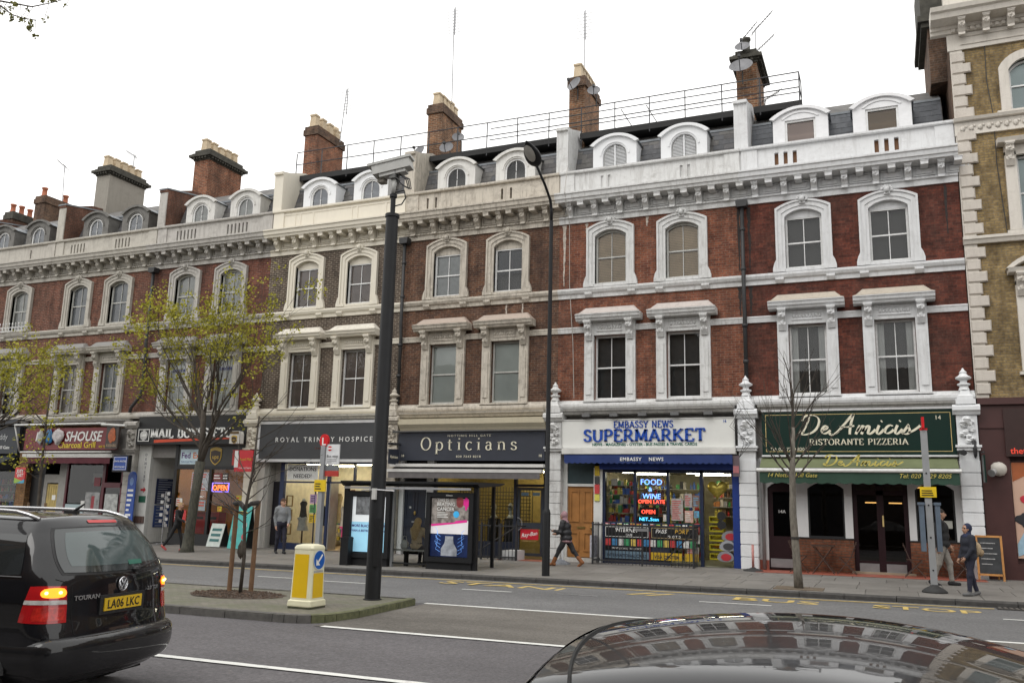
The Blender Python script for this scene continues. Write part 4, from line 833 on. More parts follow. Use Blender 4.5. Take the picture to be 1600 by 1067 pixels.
# ================================================================== common pieces
shopglass=glass('shop_glass',(.93,.96,.95),1.5,.005)
tube_m=glow('strip_light',(1,.9,.7),26); tube_c=glow('strip_light_cool',(1,.95,.85),16)
def P(name,mb,mat,par,**k): return ob(name,mb,mat,par,**k)
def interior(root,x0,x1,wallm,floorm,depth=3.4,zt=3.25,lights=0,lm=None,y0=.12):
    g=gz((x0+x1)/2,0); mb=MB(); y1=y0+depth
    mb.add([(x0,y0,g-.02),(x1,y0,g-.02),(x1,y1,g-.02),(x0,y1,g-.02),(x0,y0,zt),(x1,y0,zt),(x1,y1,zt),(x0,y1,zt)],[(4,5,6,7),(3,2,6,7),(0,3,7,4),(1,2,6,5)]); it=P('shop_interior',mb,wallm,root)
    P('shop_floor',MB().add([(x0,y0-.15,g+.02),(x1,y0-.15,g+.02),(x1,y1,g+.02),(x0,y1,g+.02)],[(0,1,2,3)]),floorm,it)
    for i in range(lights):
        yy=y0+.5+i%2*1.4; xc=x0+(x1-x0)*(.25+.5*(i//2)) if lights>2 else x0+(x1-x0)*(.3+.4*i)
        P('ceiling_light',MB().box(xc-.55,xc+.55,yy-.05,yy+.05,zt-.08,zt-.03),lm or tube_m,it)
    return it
def stock(par,x0,x1,y,z0,z1,rows,seed,cols,dens=.85,dep=.25):
    """one bay of shelves packed with small goods"""
    rg=random.Random(seed); mb=MB(); mats=[plain('goods_%d'%i,c,.5,0,.15,20) for i,c in enumerate(cols)]; sm=MB()
    for r_ in range(rows):
        zb=z0+(z1-z0)*r_/rows; hh=(z1-z0)/rows; sm.box(x0,x1,y,y+dep,zb-.02,zb); x=x0+.03
        while x<x1-.06:
            w=rg.uniform(.05,.15); h_=hh*rg.uniform(.35,.82)
            if rg.random()<dens:
                if rg.random()<.4: mb.lathe([(w*.35,0),(w*.38,h_*.6),(w*.15,h_*.75),(w*.15,h_)],x+w/2,y+.08,6,rg.randrange(len(mats)),zb)
                else: mb.box(x,x+w*.9,y+rg.uniform(.0,.05),y+.18,zb,zb+h_,rg.randrange(len(mats)))
            x+=w
    P('shelving',sm,plain('shelf_grey',(.3,.29,.27),.6),par); return ob('stock',mb,mats,par,kind='stuff')
COLS=[(.5,.05,.04),(.05,.12,.4),(.6,.5,.1),(.08,.3,.1),(.55,.5,.45),(.15,.08,.05),(.02,.02,.025),(.5,.2,.06),(.3,.3,.32)]
def frame(x0,x1,z0,z1,w,y0,y1,mb=None):
    mb=mb or MB(); mb.box(x0,x0+w,y0,y1,z0,z1); mb.box(x1-w,x1,y0,y1,z0,z1); mb.box(x0+w,x1-w,y0,y1,z1-w,z1); mb.box(x0+w,x1-w,y0,y1,z0,z0+w); return mb
def pane(x0,x1,z0,z1,y,par,g=None,name='pane'): return P(name,MB().add([(x0,y,z0),(x1,y,z0),(x1,y,z1),(x0,y,z1)],[(0,1,2,3)]),g or shopglass,par)
def card(x0,x1,z0,z1,y,mat,par,name='poster',d=.012): return P(name,MB().box(x0,x1,y-d,y,z0,z1),mat,par)
def lines_(x0,x1,z0,z1,n,y,mat,par,seed=1):
    rg=random.Random(seed); mb=MB(); dz=(z1-z0)/n
    for i in range(n): z=z1-dz*(i+.5); e=rg.uniform(.45,.98); mb.box(x0,x0+(x1-x0)*e,y-.004,y,z-dz*.22,z+dz*.22)
    return P('small_print',mb,mat,par,kind='stuff')
def valance(x0,x1,y0,z0,y1,z1,zb,mat,par,name='awning',scal=.22,amp=.05):
    mb=MB(); mb.add([(x0,y0,z0),(x1,y0,z0),(x1,y1,z1),(x0,y1,z1)],[(0,1,2,3)])
    n=int((x1-x0)/scal)*6; A=[];B=[]
    for i in range(n+1):
        x=x0+(x1-x0)*i/n; A.append((x,y1-.002,z1)); B.append((x,y1-.004-.012*math.sin(x*5.1),zb-amp*abs(math.sin(PI*(x-x0)/scal))))
    mb.add(A+B,[(i,i+1,n+2+i,n+1+i) for i in range(n)]); return P(name,mb,mat,par)
gold=plain('gold_leaf',(.62,.47,.2),.4,.2,.1,4); cream=plain('cream_letters',(.7,.66,.52),.5,0,.06,4); white_l=plain('white_letters',(.78,.78,.76),.5,0,.05,4); black_p=plain('black_paint',(.01,.01,.011),.5,0,.15,4); grey_m=plain('brushed_metal',(.35,.35,.36),.35,.7,.1,5)
for no in (14,16,18,20,22,24,26):
    n_=(no-14)//2; xl=-6*n_-6; ob('shop_head',MB().box(xl+.003,xl+5.995,0,.3,3.3,4.86),plain('shop_head_grey',(.2,.19,.18),.8),HR[no])
    if no!=22: ob('shop_cornice',MB().prism([(0,4.62),(-.3,4.66),(-.34,4.74),(-.4,4.76),(-.42,4.82),(0,4.86)],'x',xl+.34,xl+5.66),stucco('shop_cornice_%d'%no,{20:(.66,.63,.55),18:(.55,.5,.42)}.get(no,(.42,.41,.39)),(.13,.12,.11),.6,seed=no+50),HR[no])
# ================================================================== 14 restaurant
r=HR[14]; dg=plain('bottle_green_board',(.005,.022,.0165),.35,0,.06,2,spec=.3); gr=plain('green_canvas',(.022,.055,.036),.85,0,.12,3); gr2=plain('faded_canvas',(.13,.15,.075),.85,0,.15,2)
sg=ob('shop_sign',MB().box(-5.56,-.54,-.3,-.2,3.38,4.62),dg,r); ob('gold_border',frame(-5.46,-.64,3.47,4.53,.015,-.305,-.3),gold,sg); ob('sign_edge',MB().box(-5.58,-.52,-.33,-.2,4.62,4.68).box(-5.58,-.52,-.33,-.2,3.33,3.38),plain('silver_trim',(.6,.6,.6),.4),sg)
def script(word,x0,z0,size,mat,par,y,xs=1.):
    G={'D':(1.05,[bez((.38,.92),(.3,.6),(.28,.3),(.12,.04)),bez((.05,.72),(.0,1.02),(.5,1.1),(.78,.9),(1.05,.68),(.92,.1),(.42,.02),(.25,-.02),(.08,.0),(.02,.1),(-.03,.22),(.15,.24),(.25,.1))]),
     'e':(.5,[bez((.06,.2),(.25,.24),(.36,.34),(.3,.42),(.2,.52),(.04,.34),(.08,.16),(.14,-.03),(.36,.04),(.5,.22))]),
     'A':(1.1,[bez((-.1,.1),(-.2,-.1),(.1,-.08),(.3,.2),(.5,.5),(.72,.9),(.86,1.02)),bez((.86,1.02),(.82,.7),(.8,.3),(.86,.0)),bez((.3,.4),(.5,.36),(.8,.36),(1.0,.44))]),
     'm':(.95,[bez((.05,.0),(.08,.15),(.12,.3),(.18,.45)),bez((.1,.12),(.2,.4),(.36,.5),(.38,.38),(.4,.25),(.34,.1),(.32,.0)),bez((.34,.12),(.46,.4),(.62,.5),(.64,.38),(.66,.2),(.56,.0),(.68,.0),(.78,.02),(.88,.12),(.95,.24))]),
     'i':(.4,[bez((.14,.44),(.1,.3),(.04,.06),(.14,.0),(.22,-.02),(.32,.1),(.4,.24)),[(.2,.62),(.24,.66)]]),
     'c':(.46,[bez((.36,.38),(.34,.52),(.06,.42),(.06,.16),(.08,-.06),(.34,.02),(.46,.22))]),
     's':(.5,[bez((.0,.02),(.1,.15),(.2,.32),(.26,.46),(.22,.34),(.4,.24),(.34,.08),(.28,-.06),(.08,-.02),(.04,.08)),bez((.3,.06),(.5,.1),(.7,.3),(.8,.4))]),' ':(.12,[])}
    mb=MB(); x=0
    for ch in word: a,s=G[ch]; pen_mesh([[(x+p[0]+.22*p[1],p[1]) for p in k] for k in s],.13,.035,65,.03,mb); x+=a
    mb.xf(lambda p:Vector((x0+p.x*size*xs,y-p.z*size,z0+p.y*size))); return ob('lettering',mb,mat,par)
script('De Amicis',-4.55,3.95,.55,cream,sg,-.305,.98); serif('RISTORANTE PIZZERIA',(-2.98,-.305,3.66),.165,cream,sg,thick=.17,thin=.07,ser=.06,slab=.05,space=.07,xs=1.08); txt('Tel: 020.7229 8205',(-5.35,-.306,3.5),.13,cream,sg,align='LEFT'); txt('14',(-.95,-.306,4.33),.16,cream,sg)
aw=valance(-5.6,-.55,-.22,3.3,-.78,2.95,2.6,gr,r,'awning_valance',.3,.04); ob('awning_canvas',MB().add([(-5.6,-.215,3.31),(-.55,-.215,3.31),(-.55,-.76,3.0),(-5.6,-.76,3.0)],[(0,1,2,3)]),gr2,aw); ob('front_bar',MB().tube([(-5.68,-.79,2.93),(-.5,-.79,2.93)],.055,10),plain('awning_bar_white',(.66,.66,.64),.4),aw)
ax=Matrix(((1,0,0),(0,.49,-.87),(0,.87,.49)))
def script_on(word,x,size,z,y): script(word,x,z,size,plain('awning_gold',(.5,.42,.1),.6),aw,y,1.15)
script_on('De Amicis',-3.9,.3,3.06,-.7)
txt('14 Notting Hill Gate',(-5.4,-.81,2.74),.16,plain('awning_gold',(.5,.42,.1),.6),aw,align='LEFT',shear=.3); txt('Tel: 020 7229 8205',(-.75,-.81,2.74),.16,plain('awning_gold',(.5,.42,.1),.6),aw,align='RIGHT',shear=.3)
g=gz(-3,0); wp=stucco('restaurant_white',(.6,.6,.6),amt=.12,seed=61); rb2=brick('restaurant_brick',(.2,.075,.04),(.14,.055,.032),(.12,.08,.06),.2,seed=62); mar=plain('maroon_door',(.018,.006,.008),.45,0,.15,3,spec=.25)
ops=[(-5.5,-4.75,g,2.45,2.62),(-4.4,-3.43,1.07,2.45,2.64),(-3.22,-1.8,g,2.6,2.72),(-1.62,-.66,1.07,2.45,2.64)]
mb=MB(); mb.box(-5.75,-5.5,.0,.12,g-.1,3.3); mb.box(-4.75,-4.4,0,.12,1.07,3.3); mb.box(-3.43,-3.22,0,.12,1.07,3.3); mb.box(-1.8,-1.62,0,.12,1.07,3.3); mb.box(-.66,-.5,0,.12,1.07,3.3)
for a,b,z0,zs,za in ops:
    ap=arch_pts((a+b)/2,(b-a)/2,zs,za,10); mb.strip([(p[0],3.3) for p in ap],ap,'y',0,.12)
ob('shop_wall',mb,wp,r); [(ob('stall_riser',MB().box(a,b,-.03,.1,g-.1,1.07),rb2,r),ob('riser_capping',MB().box(a-.01,b+.01,-.05,.12,1.07,1.1),black_p,r)) for a,b in ((-4.75,-3.22),(-1.8,-.5))]
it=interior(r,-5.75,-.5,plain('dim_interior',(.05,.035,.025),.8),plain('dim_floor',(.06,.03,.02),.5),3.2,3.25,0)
for i,(x,z) in enumerate([(-2.9,2.62),(-2.35,2.62),(-1.5,2.55),(-2.75,2.1),(-2.1,2.1)]): ob('pendant_lamp',MB().box(x-.18,x+.18,1.2+.3*i,1.24+.3*i,z,z+.035),glow('warm_lamp',(1,.55,.16),2.2),it)
ob('dining_tables',MB().box(-4.3,-3.5,1,1.7,.9,.94).box(-1.6,-.8,1,1.7,.9,.94).box(-3.95,-3.85,1.3,1.4,g,.9).box(-1.25,-1.15,1.3,1.4,g,.9),plain('dark_wood',(.07,.035,.02),.4),it,kind='stuff')
d=ob('door',MB().box(-5.5,-4.75,.04,.09,g+.02,1.1).box(-5.5,-5.36,.04,.09,1.1,2.5).box(-4.89,-4.75,.04,.09,1.1,2.5).box(-5.36,-4.89,.04,.09,2.35,2.62),mar,r); pane(-5.36,-4.89,1.1,2.35,.065,d,glass('dark_glass',(.25,.25,.26),1.5)); ob('kick_plate',MB().box(-5.46,-4.79,.03,.04,g+.06,g+.3),grey_m,d); txt('14A',(-5.12,.05,1.75),.13,white_l,d)
d=ob('door',MB().box(-3.22,-3.1,.04,.1,g+.02,2.6).box(-1.92,-1.8,.04,.1,g+.02,2.6).box(-2.6,-2.42,.04,.1,g+.02,2.6).box(-3.1,-1.92,.04,.1,2.3,2.42).box(-3.1,-2.6,.04,.1,g+.02,g+.35).box(-2.42,-1.92,.04,.1,g+.02,g+.35).box(-3.1,-1.92,.04,.1,2.55,2.72),mar,r)
for a,b in ((-3.1,-2.6),(-2.42,-1.92)): pane(a,b,g+.35,2.3,.07,d,glass('tinted_glass',(.45,.45,.46),1.5)); ob('kick_plate',MB().box(a,b,.025,.04,g+.06,g+.28),grey_m,d)
ob('handle',MB().box(-2.47,-2.43,.0,.03,1.45,1.75),gold,d); pane(-3.1,-1.92,2.42,2.55,.07,d)
for a,b in ((-4.4,-3.43),(-1.62,-.66)):
    w=ob('shop_window',frame(a,b,1.1,2.62,.045,.03,.09),black_p,r); pane(a+.045,b-.045,1.14,2.58,.06,w,glass('tinted_glass',(.45,.45,.46),1.5))
card(-1.1,-.75,1.45,1.65,.03,plain('menu_card',(.4,.4,.36),.6),r,'menu_card'); ob('doorstep',MB().box(-3.3,-1.7,-.12,.1,g-.1,g+.06),plain('step_stone',(.3,.24,.17),.8),r)
ob('red_plinth',MB().box(-5.8,-5.5,-.05,.0,g-.1,g+.25),rt,r)
ob('wall_drainpipe',MB().tube([(-5.62,-.2,3.3),(-5.62,-.12,3.1),(-5.62,-.1,g)],.05,8),plain('grey_pipe',(.3,.3,.3),.6),r,smooth=True)
# ================================================================== 16 news and supermarket
r=HR[16]; bl=plain('royal_blue',(.01,.035,.2),.4,0,.1,3); signw=plain('sign_white',(.66,.66,.63),.45,0,.06,1.2); lb=plain('letter_blue',(.01,.06,.34),.35); lgreen=plain('letter_green',(.01,.12,.08),.4)
sg=ob('shop_sign',MB().box(-11.7,-6.35,-.32,-.22,3.6,4.47),signw,r); ob('sign_trim',frame(-11.72,-6.33,3.58,4.49,.03,-.34,-.3),plain('sign_trim_white',(.55,.55,.53),.5),sg)
serif('EMBASSY NEWS',(-9.07,-.325,4.215),.2,lb,sg,thick=.19,thin=.1,ser=.03,slab=.08,space=.09,xs=.92); serif('SUPERMARKET',(-9.07,-.325,3.8),.36,lb,sg,thick=.2,thin=.11,ser=.03,slab=.09,space=.07,xs=1.13,depth=.035)
txt('NEWS - MAGAZINES - OYSTER - BUS PASSES & TRAVEL CARDS',(-9.07,-.326,3.665),.118,lgreen,sg,bold=.012); txt('16',(-6.62,-.326,4.34),.11,lb,sg)
ob('sign_lamps',MB().box(-11.0,-10.75,-.5,-.38,4.56,4.66).box(-10.1,-9.85,-.5,-.38,4.56,4.66).box(-9.2,-8.95,-.5,-.38,4.56,4.66).box(-8.2,-7.95,-.5,-.38,4.56,4.66).box(-7.2,-6.95,-.5,-.38,4.56,4.66),plain('lamp_grey',(.12,.12,.12),.5),r)
aw=ob('awning_cassette',MB().box(-11.65,-6.3,-.52,-.2,3.4,3.57),plain('cassette_white',(.58,.57,.54),.5,0,.1,2),r); valance(-11.55,-6.38,-.3,3.4,-.55,3.36,3.14,plain('blue_canvas',(.012,.03,.13),.8,0,.15,3),aw,'valance',.18,.04); ob('blue_shutter_box',MB().box(-10.5,-6.4,-.22,.05,2.95,3.13),bl,aw)
txt('EMBASSY    NEWS',(-9.07,-.57,3.19),.15,white_l,aw,bold=.012,space=1.15)
g=gz(-9,0); ywood=plain('varnished_oak',(.33,.15,.045),.4,0,.25,3)
ob('door_frame',MB().box(-11.75,-11.62,-.02,.15,g-.1,3.3).box(-10.72,-10.44,-.1,.15,g-.1,3.0).box(-11.62,-10.72,0,.15,2.42,2.5),plain('frame_white',(.6,.6,.58),.5,0,.1,3),r)
ob('transom_panel',MB().box(-11.62,-10.72,.04,.1,2.5,3.3),plain('dark_teal',(.02,.04,.045),.5),r)
d=ob('door',MB().box(-11.62,-10.72,.06,.12,g+.12,2.42),ywood,r)
for a,b in ((-11.54,-11.24),(-11.1,-10.8)):
    for z0,z1 in ((1.32,2.3),(g+.3,1.02)): ob('panel',frame(a,b,z0,z1,.05,.03,.06),ywood,d); 
ob('letter_box',MB().box(-11.3,-11.04,.04,.06,1.12,1.18),plain('brass',(.35,.24,.08),.35,.8),d); ob('door_knob',MB().lump((-10.83,.02,1.15),(.04,.04,.04),0,0,10),plain('brass',(.35,.24,.08),.35,.8),d,smooth=True); ob('doorstep',MB().box(-11.7,-10.6,-.18,.12,g-.1,g+.1),stucco('step_pale',(.5,.48,.45),amt=.4,seed=71),r)
it=interior(r,-10.44,-6.4,plain('shop_cream',(.3,.27,.18),.8),plain('shop_floor_pale',(.32,.32,.24),.5),3.4,2.95,4,glow('supermarket_light',(1,.93,.72),15))
stock(it,-10.3,-7.9,2.6,.3,2.8,7,1,COLS); stock(it,-7.6,-6.45,2.9,1.6,2.8,4,2,COLS); stock(it,-10.35,-9.5,.5,1.4,2.7,4,3,COLS,.8); stock(it,-9.3,-8.5,.9,1.35,2.2,3,5,COLS,.8); stock(it,-8.35,-7.5,.5,.4,2.0,5,9,[(.35,.25,.2),(.4,.35,.33),(.2,.16,.15),(.5,.4,.35)],.95)
ye=plain('yellow_crate',(.62,.55,.03),.45,0,.08,4)
for k in range(5): P('display_crate',frame(-7.28,-6.86,.35+k*.27,.52+k*.27,.03,.5,.9).box(-7.28,-6.86,.5,.9,.33+k*.27,.35+k*.27),ye,it); P('fruit',MB().lump((-7.07,.68,.47+k*.27),(.16,.14,.06),k,.2,10),plain('fruit_orange',(.6,.25,.03),.5) if k%2 else plain('fruit_lemon',(.6,.5,.05),.5),it)
# gold heart balloon in the doorway
mb=MB(); hp=[(16*math.sin(t)**3/16*.3,(13*math.cos(t)-5*math.cos(2*t)-2*math.cos(3*t)-math.cos(4*t))/16*.3) for t in [k*2*PI/28 for k in range(28)]]
mb.add([(-6.98+x,.3,2.4+z) for x,z in hp]+[(-6.98+x*.6,.22,2.4+z*.6) for x,z in hp]+[(-6.98,.2,2.4)],[(i,(i+1)%28,28+(i+1)%28,28+i) for i in range(28)]+[(28+i,28+(i+1)%28,56) for i in range(28)])
hb=ob('heart_balloon',mb,plain('gold_foil',(.55,.43,.08),.3,.5,.3,25),None,smooth=True,label='gold foil heart balloon hanging in the supermarket doorway',cat='balloon',base=(-6.98,.3,2.1)); 
fr=ob('shop_window',MB().box(-10.44,-10.36,-.06,.1,g-.05,2.95).box(-9.46,-9.38,-.04,.1,g,2.95).box(-8.44,-8.36,-.04,.1,g,2.95).box(-7.44,-7.34,-.04,.1,g,2.95).box(-10.36,-6.4,-.04,.1,2.86,2.95).box(-10.36,-7.44,-.06,.1,1.3,1.36),plain('dark_blue_frame',(.012,.02,.05),.4),r); ob('blue_jamb',MB().box(-6.48,-6.28,-.08,.12,g-.05,3.0),bl,fr)
for a,b in ((-10.36,-9.46),(-9.38,-8.44),(-8.36,-7.44)): pane(a,b,1.36,2.86,.03,fr)
pane(-8.36,-7.44,g+.1,1.3,.03,fr); ob('stall_panel',MB().box(-10.4,-8.4,-.03,.05,g-.05,1.3),plain('panel_navy',(.02,.025,.05),.5),fr)
nb=glow('neon_blue',(.16,.36,1.),2.6); nr=glow('neon_red',(1.,.09,.05),2.2); nc=glow('led_cyan',(.1,.6,1.),2.4)
sx=thing('neon_sign',(-8.92,.1,1.9),'blue and red neon FOOD & WINE OPEN LATE sign in the supermarket window','neon sign'); yn=-.0
txt('FOOD',(-8.92,.02,2.5),.24,nb,sx,ext=.01); txt('&',(-8.95,.02,2.3),.18,nb,sx,ext=.01); txt('WINE',(-8.92,.02,2.08),.22,nb,sx,shear=.1,ext=.01); txt('OPEN LATE',(-8.92,.02,1.94),.155,nr,sx,bold=.012,ext=.01,xs=1.05)
ls=thing('led_open_sign',(-9.02,.04,1.62),'red LED OPEN sign on a black box in the supermarket window','sign'); ob('sign_box',MB().box(-9.3,-8.72,.04,.1,1.57,1.82),black_p,ls); txt('OPEN',(-9.02,.035,1.63),.17,nr,ls,bold=.015,ext=.01)
ls=thing('led_ticker_sign',(-9.0,.04,1.4),'cyan scrolling LED ticker below the red open sign','sign'); ob('sign_box',MB().box(-9.36,-8.6,.04,.1,1.37,1.55),black_p,ls); txt('NET..Scan',(-9.0,.035,1.42),.14,nc,ls,bold=.012,ext=.01,xs=1.05)
prt=[plain('print_%d'%i,c,.5,0,.25,14) for i,c in enumerate([(.5,.3,.25),(.35,.32,.3),(.2,.12,.1),(.55,.55,.5),(.45,.08,.07),(.1,.3,.45)])]
rg=random.Random(5)
for i,(a,b,z0,z1,k) in enumerate([(-8.3,-7.95,1.45,2.1,1),(-7.9,-7.68,1.85,2.25,1),(-7.66,-7.46,1.85,2.2,2),(-7.9,-7.65,1.4,1.75,0),(-7.62,-7.47,1.55,1.75,5),(-7.62,-7.46,1.1,1.38,4),(-7.85,-7.6,.95,1.3,2),(-7.6,-7.46,.8,1.05,3),(-7.83,-7.68,.8,1.05,3),(-7.85,-7.5,.35,.7,1),(-8.55,-8.46,1.42,1.62,3)]):
    p_=card(a,b,z0,z1,.0,prt[k],fr,'window_poster'); lines_(a+.02,b-.02,z0+.03,z1-.05,max(3,int((z1-z0)/.06)),-.013,prt[(k+3)%6],p_,i)
bk1=plain('board_black',(.012,.012,.013),.35)
def board(x0,x1,z0,z1,m,par=fr,y=-.05): return card(x0,x1,z0,z1,y,m,par,'sign_board',.02)
b1=board(-10.36,-8.98,.9,1.24,bk1); ob('board_border',frame(-10.34,-9.0,.92,1.22,.012,-.075,-.07),white_l,b1); txt('INTERNET',(-9.68,-.072,1.07),.16,white_l,b1,shear=.2,bold=.012); txt('CAFE',(-9.6,-.072,.95),.1,white_l,b1,shear=.15,bold=.01)
b2=board(-8.92,-7.5,.9,1.24,bk1); ob('board_border',frame(-8.9,-7.52,.92,1.22,.012,-.075,-.07),plain('tan_trim',(.5,.38,.2),.5),b2); txt('PASS',(-8.78,-.072,1.07),.16,white_l,b2,align='LEFT',shear=.2,bold=.012); txt('PORT',(-8.2,-.072,1.07),.16,plain('letter_amber',(.6,.36,.05),.5),b2,align='LEFT',shear=.2,bold=.012); txt('PHOTO',(-8.22,-.072,.94),.1,white_l,b2,bold=.012,space=1.3)
for i in range(14):
    c_=[(.5,.05,.05),(.05,.2,.4),(.6,.6,.58),(.05,.3,.12),(.6,.45,.1)][i%5]; card(-10.34+i*.2,-10.18+i*.2,.66,.86,-.05,plain('tile_%d'%(i%5),c_,.5,0,.3,18),fr,'logo_tile')
    ob('flag_sticker',MB().box(-10.36+i*.2,-10.22+i*.2,-.065,-.05,1.26,1.33,0).box(-10.36+i*.2,-10.22+i*.2,-.067,-.065,1.283,1.306,1),[plain('tile_%d'%(i%5),c_,.5,0,.3,18),[white_l,plain('flag_red',(.5,.03,.03),.5),plain('flag_yellow',(.6,.5,.05),.5)][i%3]],fr)
b3=board(-10.36,-8.98,.28,.5,plain('board_slate',(.13,.2,.26),.5)); txt('INTERNATIONAL CALLS',(-9.67,-.072,.33),.13,plain('letter_navy',(.01,.02,.05),.5),b3,bold=.01,xs=.88)
b3=board(-8.92,-7.98,.28,.5,plain('board_yellow',(.6,.38,.02),.5)); txt('VISA CENTER',(-8.45,-.072,.33),.13,plain('letter_navy',(.01,.02,.05),.5),b3,bold=.012,xs=.95); board(-7.9,-7.5,.28,.5,plain('board_yellow',(.6,.38,.02),.5)); b4=board(-10.36,-8.98,.54,.63,bk1); txt('PRINT | SCAN | FAX | COPY',(-9.67,-.072,.555),.075,white_l,b4)
ob('red_strip',MB().box(-8.965,-8.935,-.08,-.05,.25,1.1),plain('flag_red',(.5,.03,.03),.5),fr)
ps=thing('hanging_notice',(-10.6,-.2,2.2),'narrow yellow and red notice strip on the white door post','sign'); 
for i,(c_,z0,z1) in enumerate([((.6,.42,.03),2.75,3.05),((.05,.05,.05),2.5,2.72),((.5,.05,.05),2.2,2.48),((.6,.55,.1),1.98,2.18)]): ob('notice_panel',MB().box(-10.68,-10.52,-.14,-.11,z0,z1),plain('notice_%d'%i,c_,.5,0,.2,15),ps)
# railing in front
rl=thing('shop_railing',(-9.05,-.6,gz(-9,-.6)),'black iron railing enclosing the supermarket window boards','railing'); zr=gz(-9,-.7)
ob('top_rail',MB().box(-10.52,-7.5,-.8,-.76,1.26,1.3).box(-10.52,-7.5,-.8,-.76,zr+.1,zr+.14).box(-10.54,-10.5,-.8,-.1,1.26,1.3).box(-7.52,-7.48,-.8,-.1,1.26,1.3).box(-10.54,-10.5,-.8,-.1,zr+.1,zr+.14),iron,rl)
bm_=MB().box(-.008,.008,-.008,.008,0,1.2).mesh('bar',[iron]); x=-10.45
while x<-7.5: inst('bar',bm_,rl,(x,-.78,zr+.02)); x+=.105
for x in (-10.52,-9.0,-7.5): ob('post',MB().box(x-.025,x+.025,-.81,-.76,zr,1.36),iron,rl)
for k in range(5):
    inst('bar',bm_,rl,(-10.52,-.7+k*.13,zr+.02)); inst('bar',bm_,rl,(-7.5,-.7+k*.13,zr+.02))
ob('stair_handrail',MB().tube([(-8.4,-.72,.25),(-7.55,-.72,1.1)],.02,6),iron,rl); pl=ob('name_plate',MB().box(-9.2,-8.8,-.82,-.8,1.12,1.2),grey_m,rl)
lw=ob('leaflet_panel',MB().box(-10.62,-10.56,-.75,-.15,.3,.95),plain('leaflets',(.45,.45,.5),.6,0,.4,12),rl)
stock(it,-10.34,-9.5,.14,1.37,2.75,5,31,[(.12,.1,.08),(.25,.2,.15),(.08,.08,.08),(.35,.3,.22),(.3,.05,.05)],.9,.2); stock(it,-8.34,-7.46,.16,.4,1.3,3,33,[(.35,.25,.2),(.4,.35,.33),(.2,.16,.15),(.1,.2,.3)],.9,.2); stock(it,-9.36,-8.46,.6,2.2,2.8,2,34,COLS,.9,.2)
for i,(dx,zc,c_) in enumerate([(0,.42,(.22,.22,.24)),(.06,.72,(.3,.31,.33)),(.12,1.0,(.2,.2,.21))]):
    x0=-6.72+dx; t=thing('toy_cart',(x0,.1,zc-.15),['lowest grey moulded cart with a red wheel at the supermarket door','middle pale grey moulded cart in the pile at the supermarket door','topmost dark grey moulded cart with red inside at the supermarket door'][i],'toy cart','toy carts at the supermarket door')
    mb=MB(); n=20; A=[(x0+.24*math.cos(a),zc+(.2 if math.sin(a)>0 else .1)*math.sin(a)) for a in [k*2*PI/n for k in range(n)]]; mb.prism(A,'y',-.06+.05*i,.3); ob('shell',mb,plain('cart_grey_%d'%i,c_,.4,0,.1,6),t); ob('inner_panel',MB().prism([(x0+.02+.15*math.cos(a),zc+.03+.1*math.sin(a)) for a in [k*2*PI/n for k in range(n)]],'y',-.07+.05*i,-.055+.05*i),plain('cart_red',(.4,.03,.04),.4) if i!=1 else plain('cart_dark',(.05,.05,.055),.4),t)
for i,(dz) in enumerate((1.62,1.36)): ob('round_sign',MB().prism([(-6.84+.13*math.cos(a),dz+.13*math.sin(a)) for a in [k*PI/10 for k in range(20)]],'y',.1,.12),black_p,it)
# ================================================================== 18 opticians
r=HR[18]; sl8=plain('slate_blue_board',(.028,.032,.045),.45,0,.1,2); navy=plain('navy_paint',(.012,.016,.03),.4,0,.12,3); g=gz(-15,0)
ob('cove_moulding',MB().prism([(-.2,4.2),(-.26,4.3),(-.38,4.42),(-.42,4.6),(0,4.6),(0,4.2)],'x',-17.7,-12.3),stucco('cove_cream',(.62,.56,.42),amt=.15,seed=81),r)
sg=ob('shop_sign',MB().box(-17.7,-12.3,-.3,-.2,3.2,4.12),sl8,r); serif('Opticians',(-14.95,-.305,3.55),.42,cream,sg,thick=.11,thin=.045,ser=.05,slab=.035,space=.34,xs=1.1); txt('NOTTING HILL GATE',(-15,-.306,3.99),.1,cream,sg,space=1.4,xs=1.25); txt('020 7243 8218',(-15,-.306,3.3),.1,cream,sg,space=1.25,xs=1.2); txt('18',(-17.5,-.306,3.32),.12,cream,sg); txt('18',(-12.45,-.306,3.32),.12,cream,sg); 
ob('sign_light_bar',MB().tube([(-17.85,-.42,4.16),(-12.2,-.42,4.16)],.035,8).tube([(-17.3,-.2,4.16),(-17.3,-.42,4.16)],.02,6).tube([(-12.8,-.2,4.16),(-12.8,-.42,4.16)],.02,6),iron,r)
aw=ob('awning_cassette',MB().box(-17.85,-12.25,-.55,-.2,2.98,3.08).box(-17.85,-12.25,-.72,-.5,2.8,2.9),plain('cassette_pale',(.55,.54,.52),.5,0,.1,2),r); ob('awning_canvas',MB().add([(-17.8,-.25,3.0),(-12.3,-.25,3.0),(-12.3,-.7,2.82),(-17.8,-.7,2.82),(-17.8,-.69,2.6),(-12.3,-.69,2.6)],[(0,1,2,3),(3,2,5,4)]),plain('grey_canvas',(.13,.12,.12),.85),aw)
it=interior(r,-16.4,-12.3,plain('optician_wall',(.32,.25,.085),.8),plain('optician_floor',(.2,.15,.1),.5),3.2,3.0,2,glow('optician_light',(1,.86,.55),40))
ob('entrance_frame',MB().box(-17.72,-17.55,-.05,.12,g-.1,3.2).box(-16.66,-16.4,-.05,.12,g-.1,3.2).box(-17.55,-16.66,-.02,.12,2.25,2.4),wp,r)
d=ob('door',MB().box(-17.55,-16.66,.04,.1,g+.1,2.25),navy,r)
for a,b in ((-17.48,-17.14),(-17.06,-16.72)):
    for z0,z1 in ((1.3,2.15),(g+.25,1.05)): ob('panel',frame(a,b,z0,z1,.04,.02,.04),navy,d)
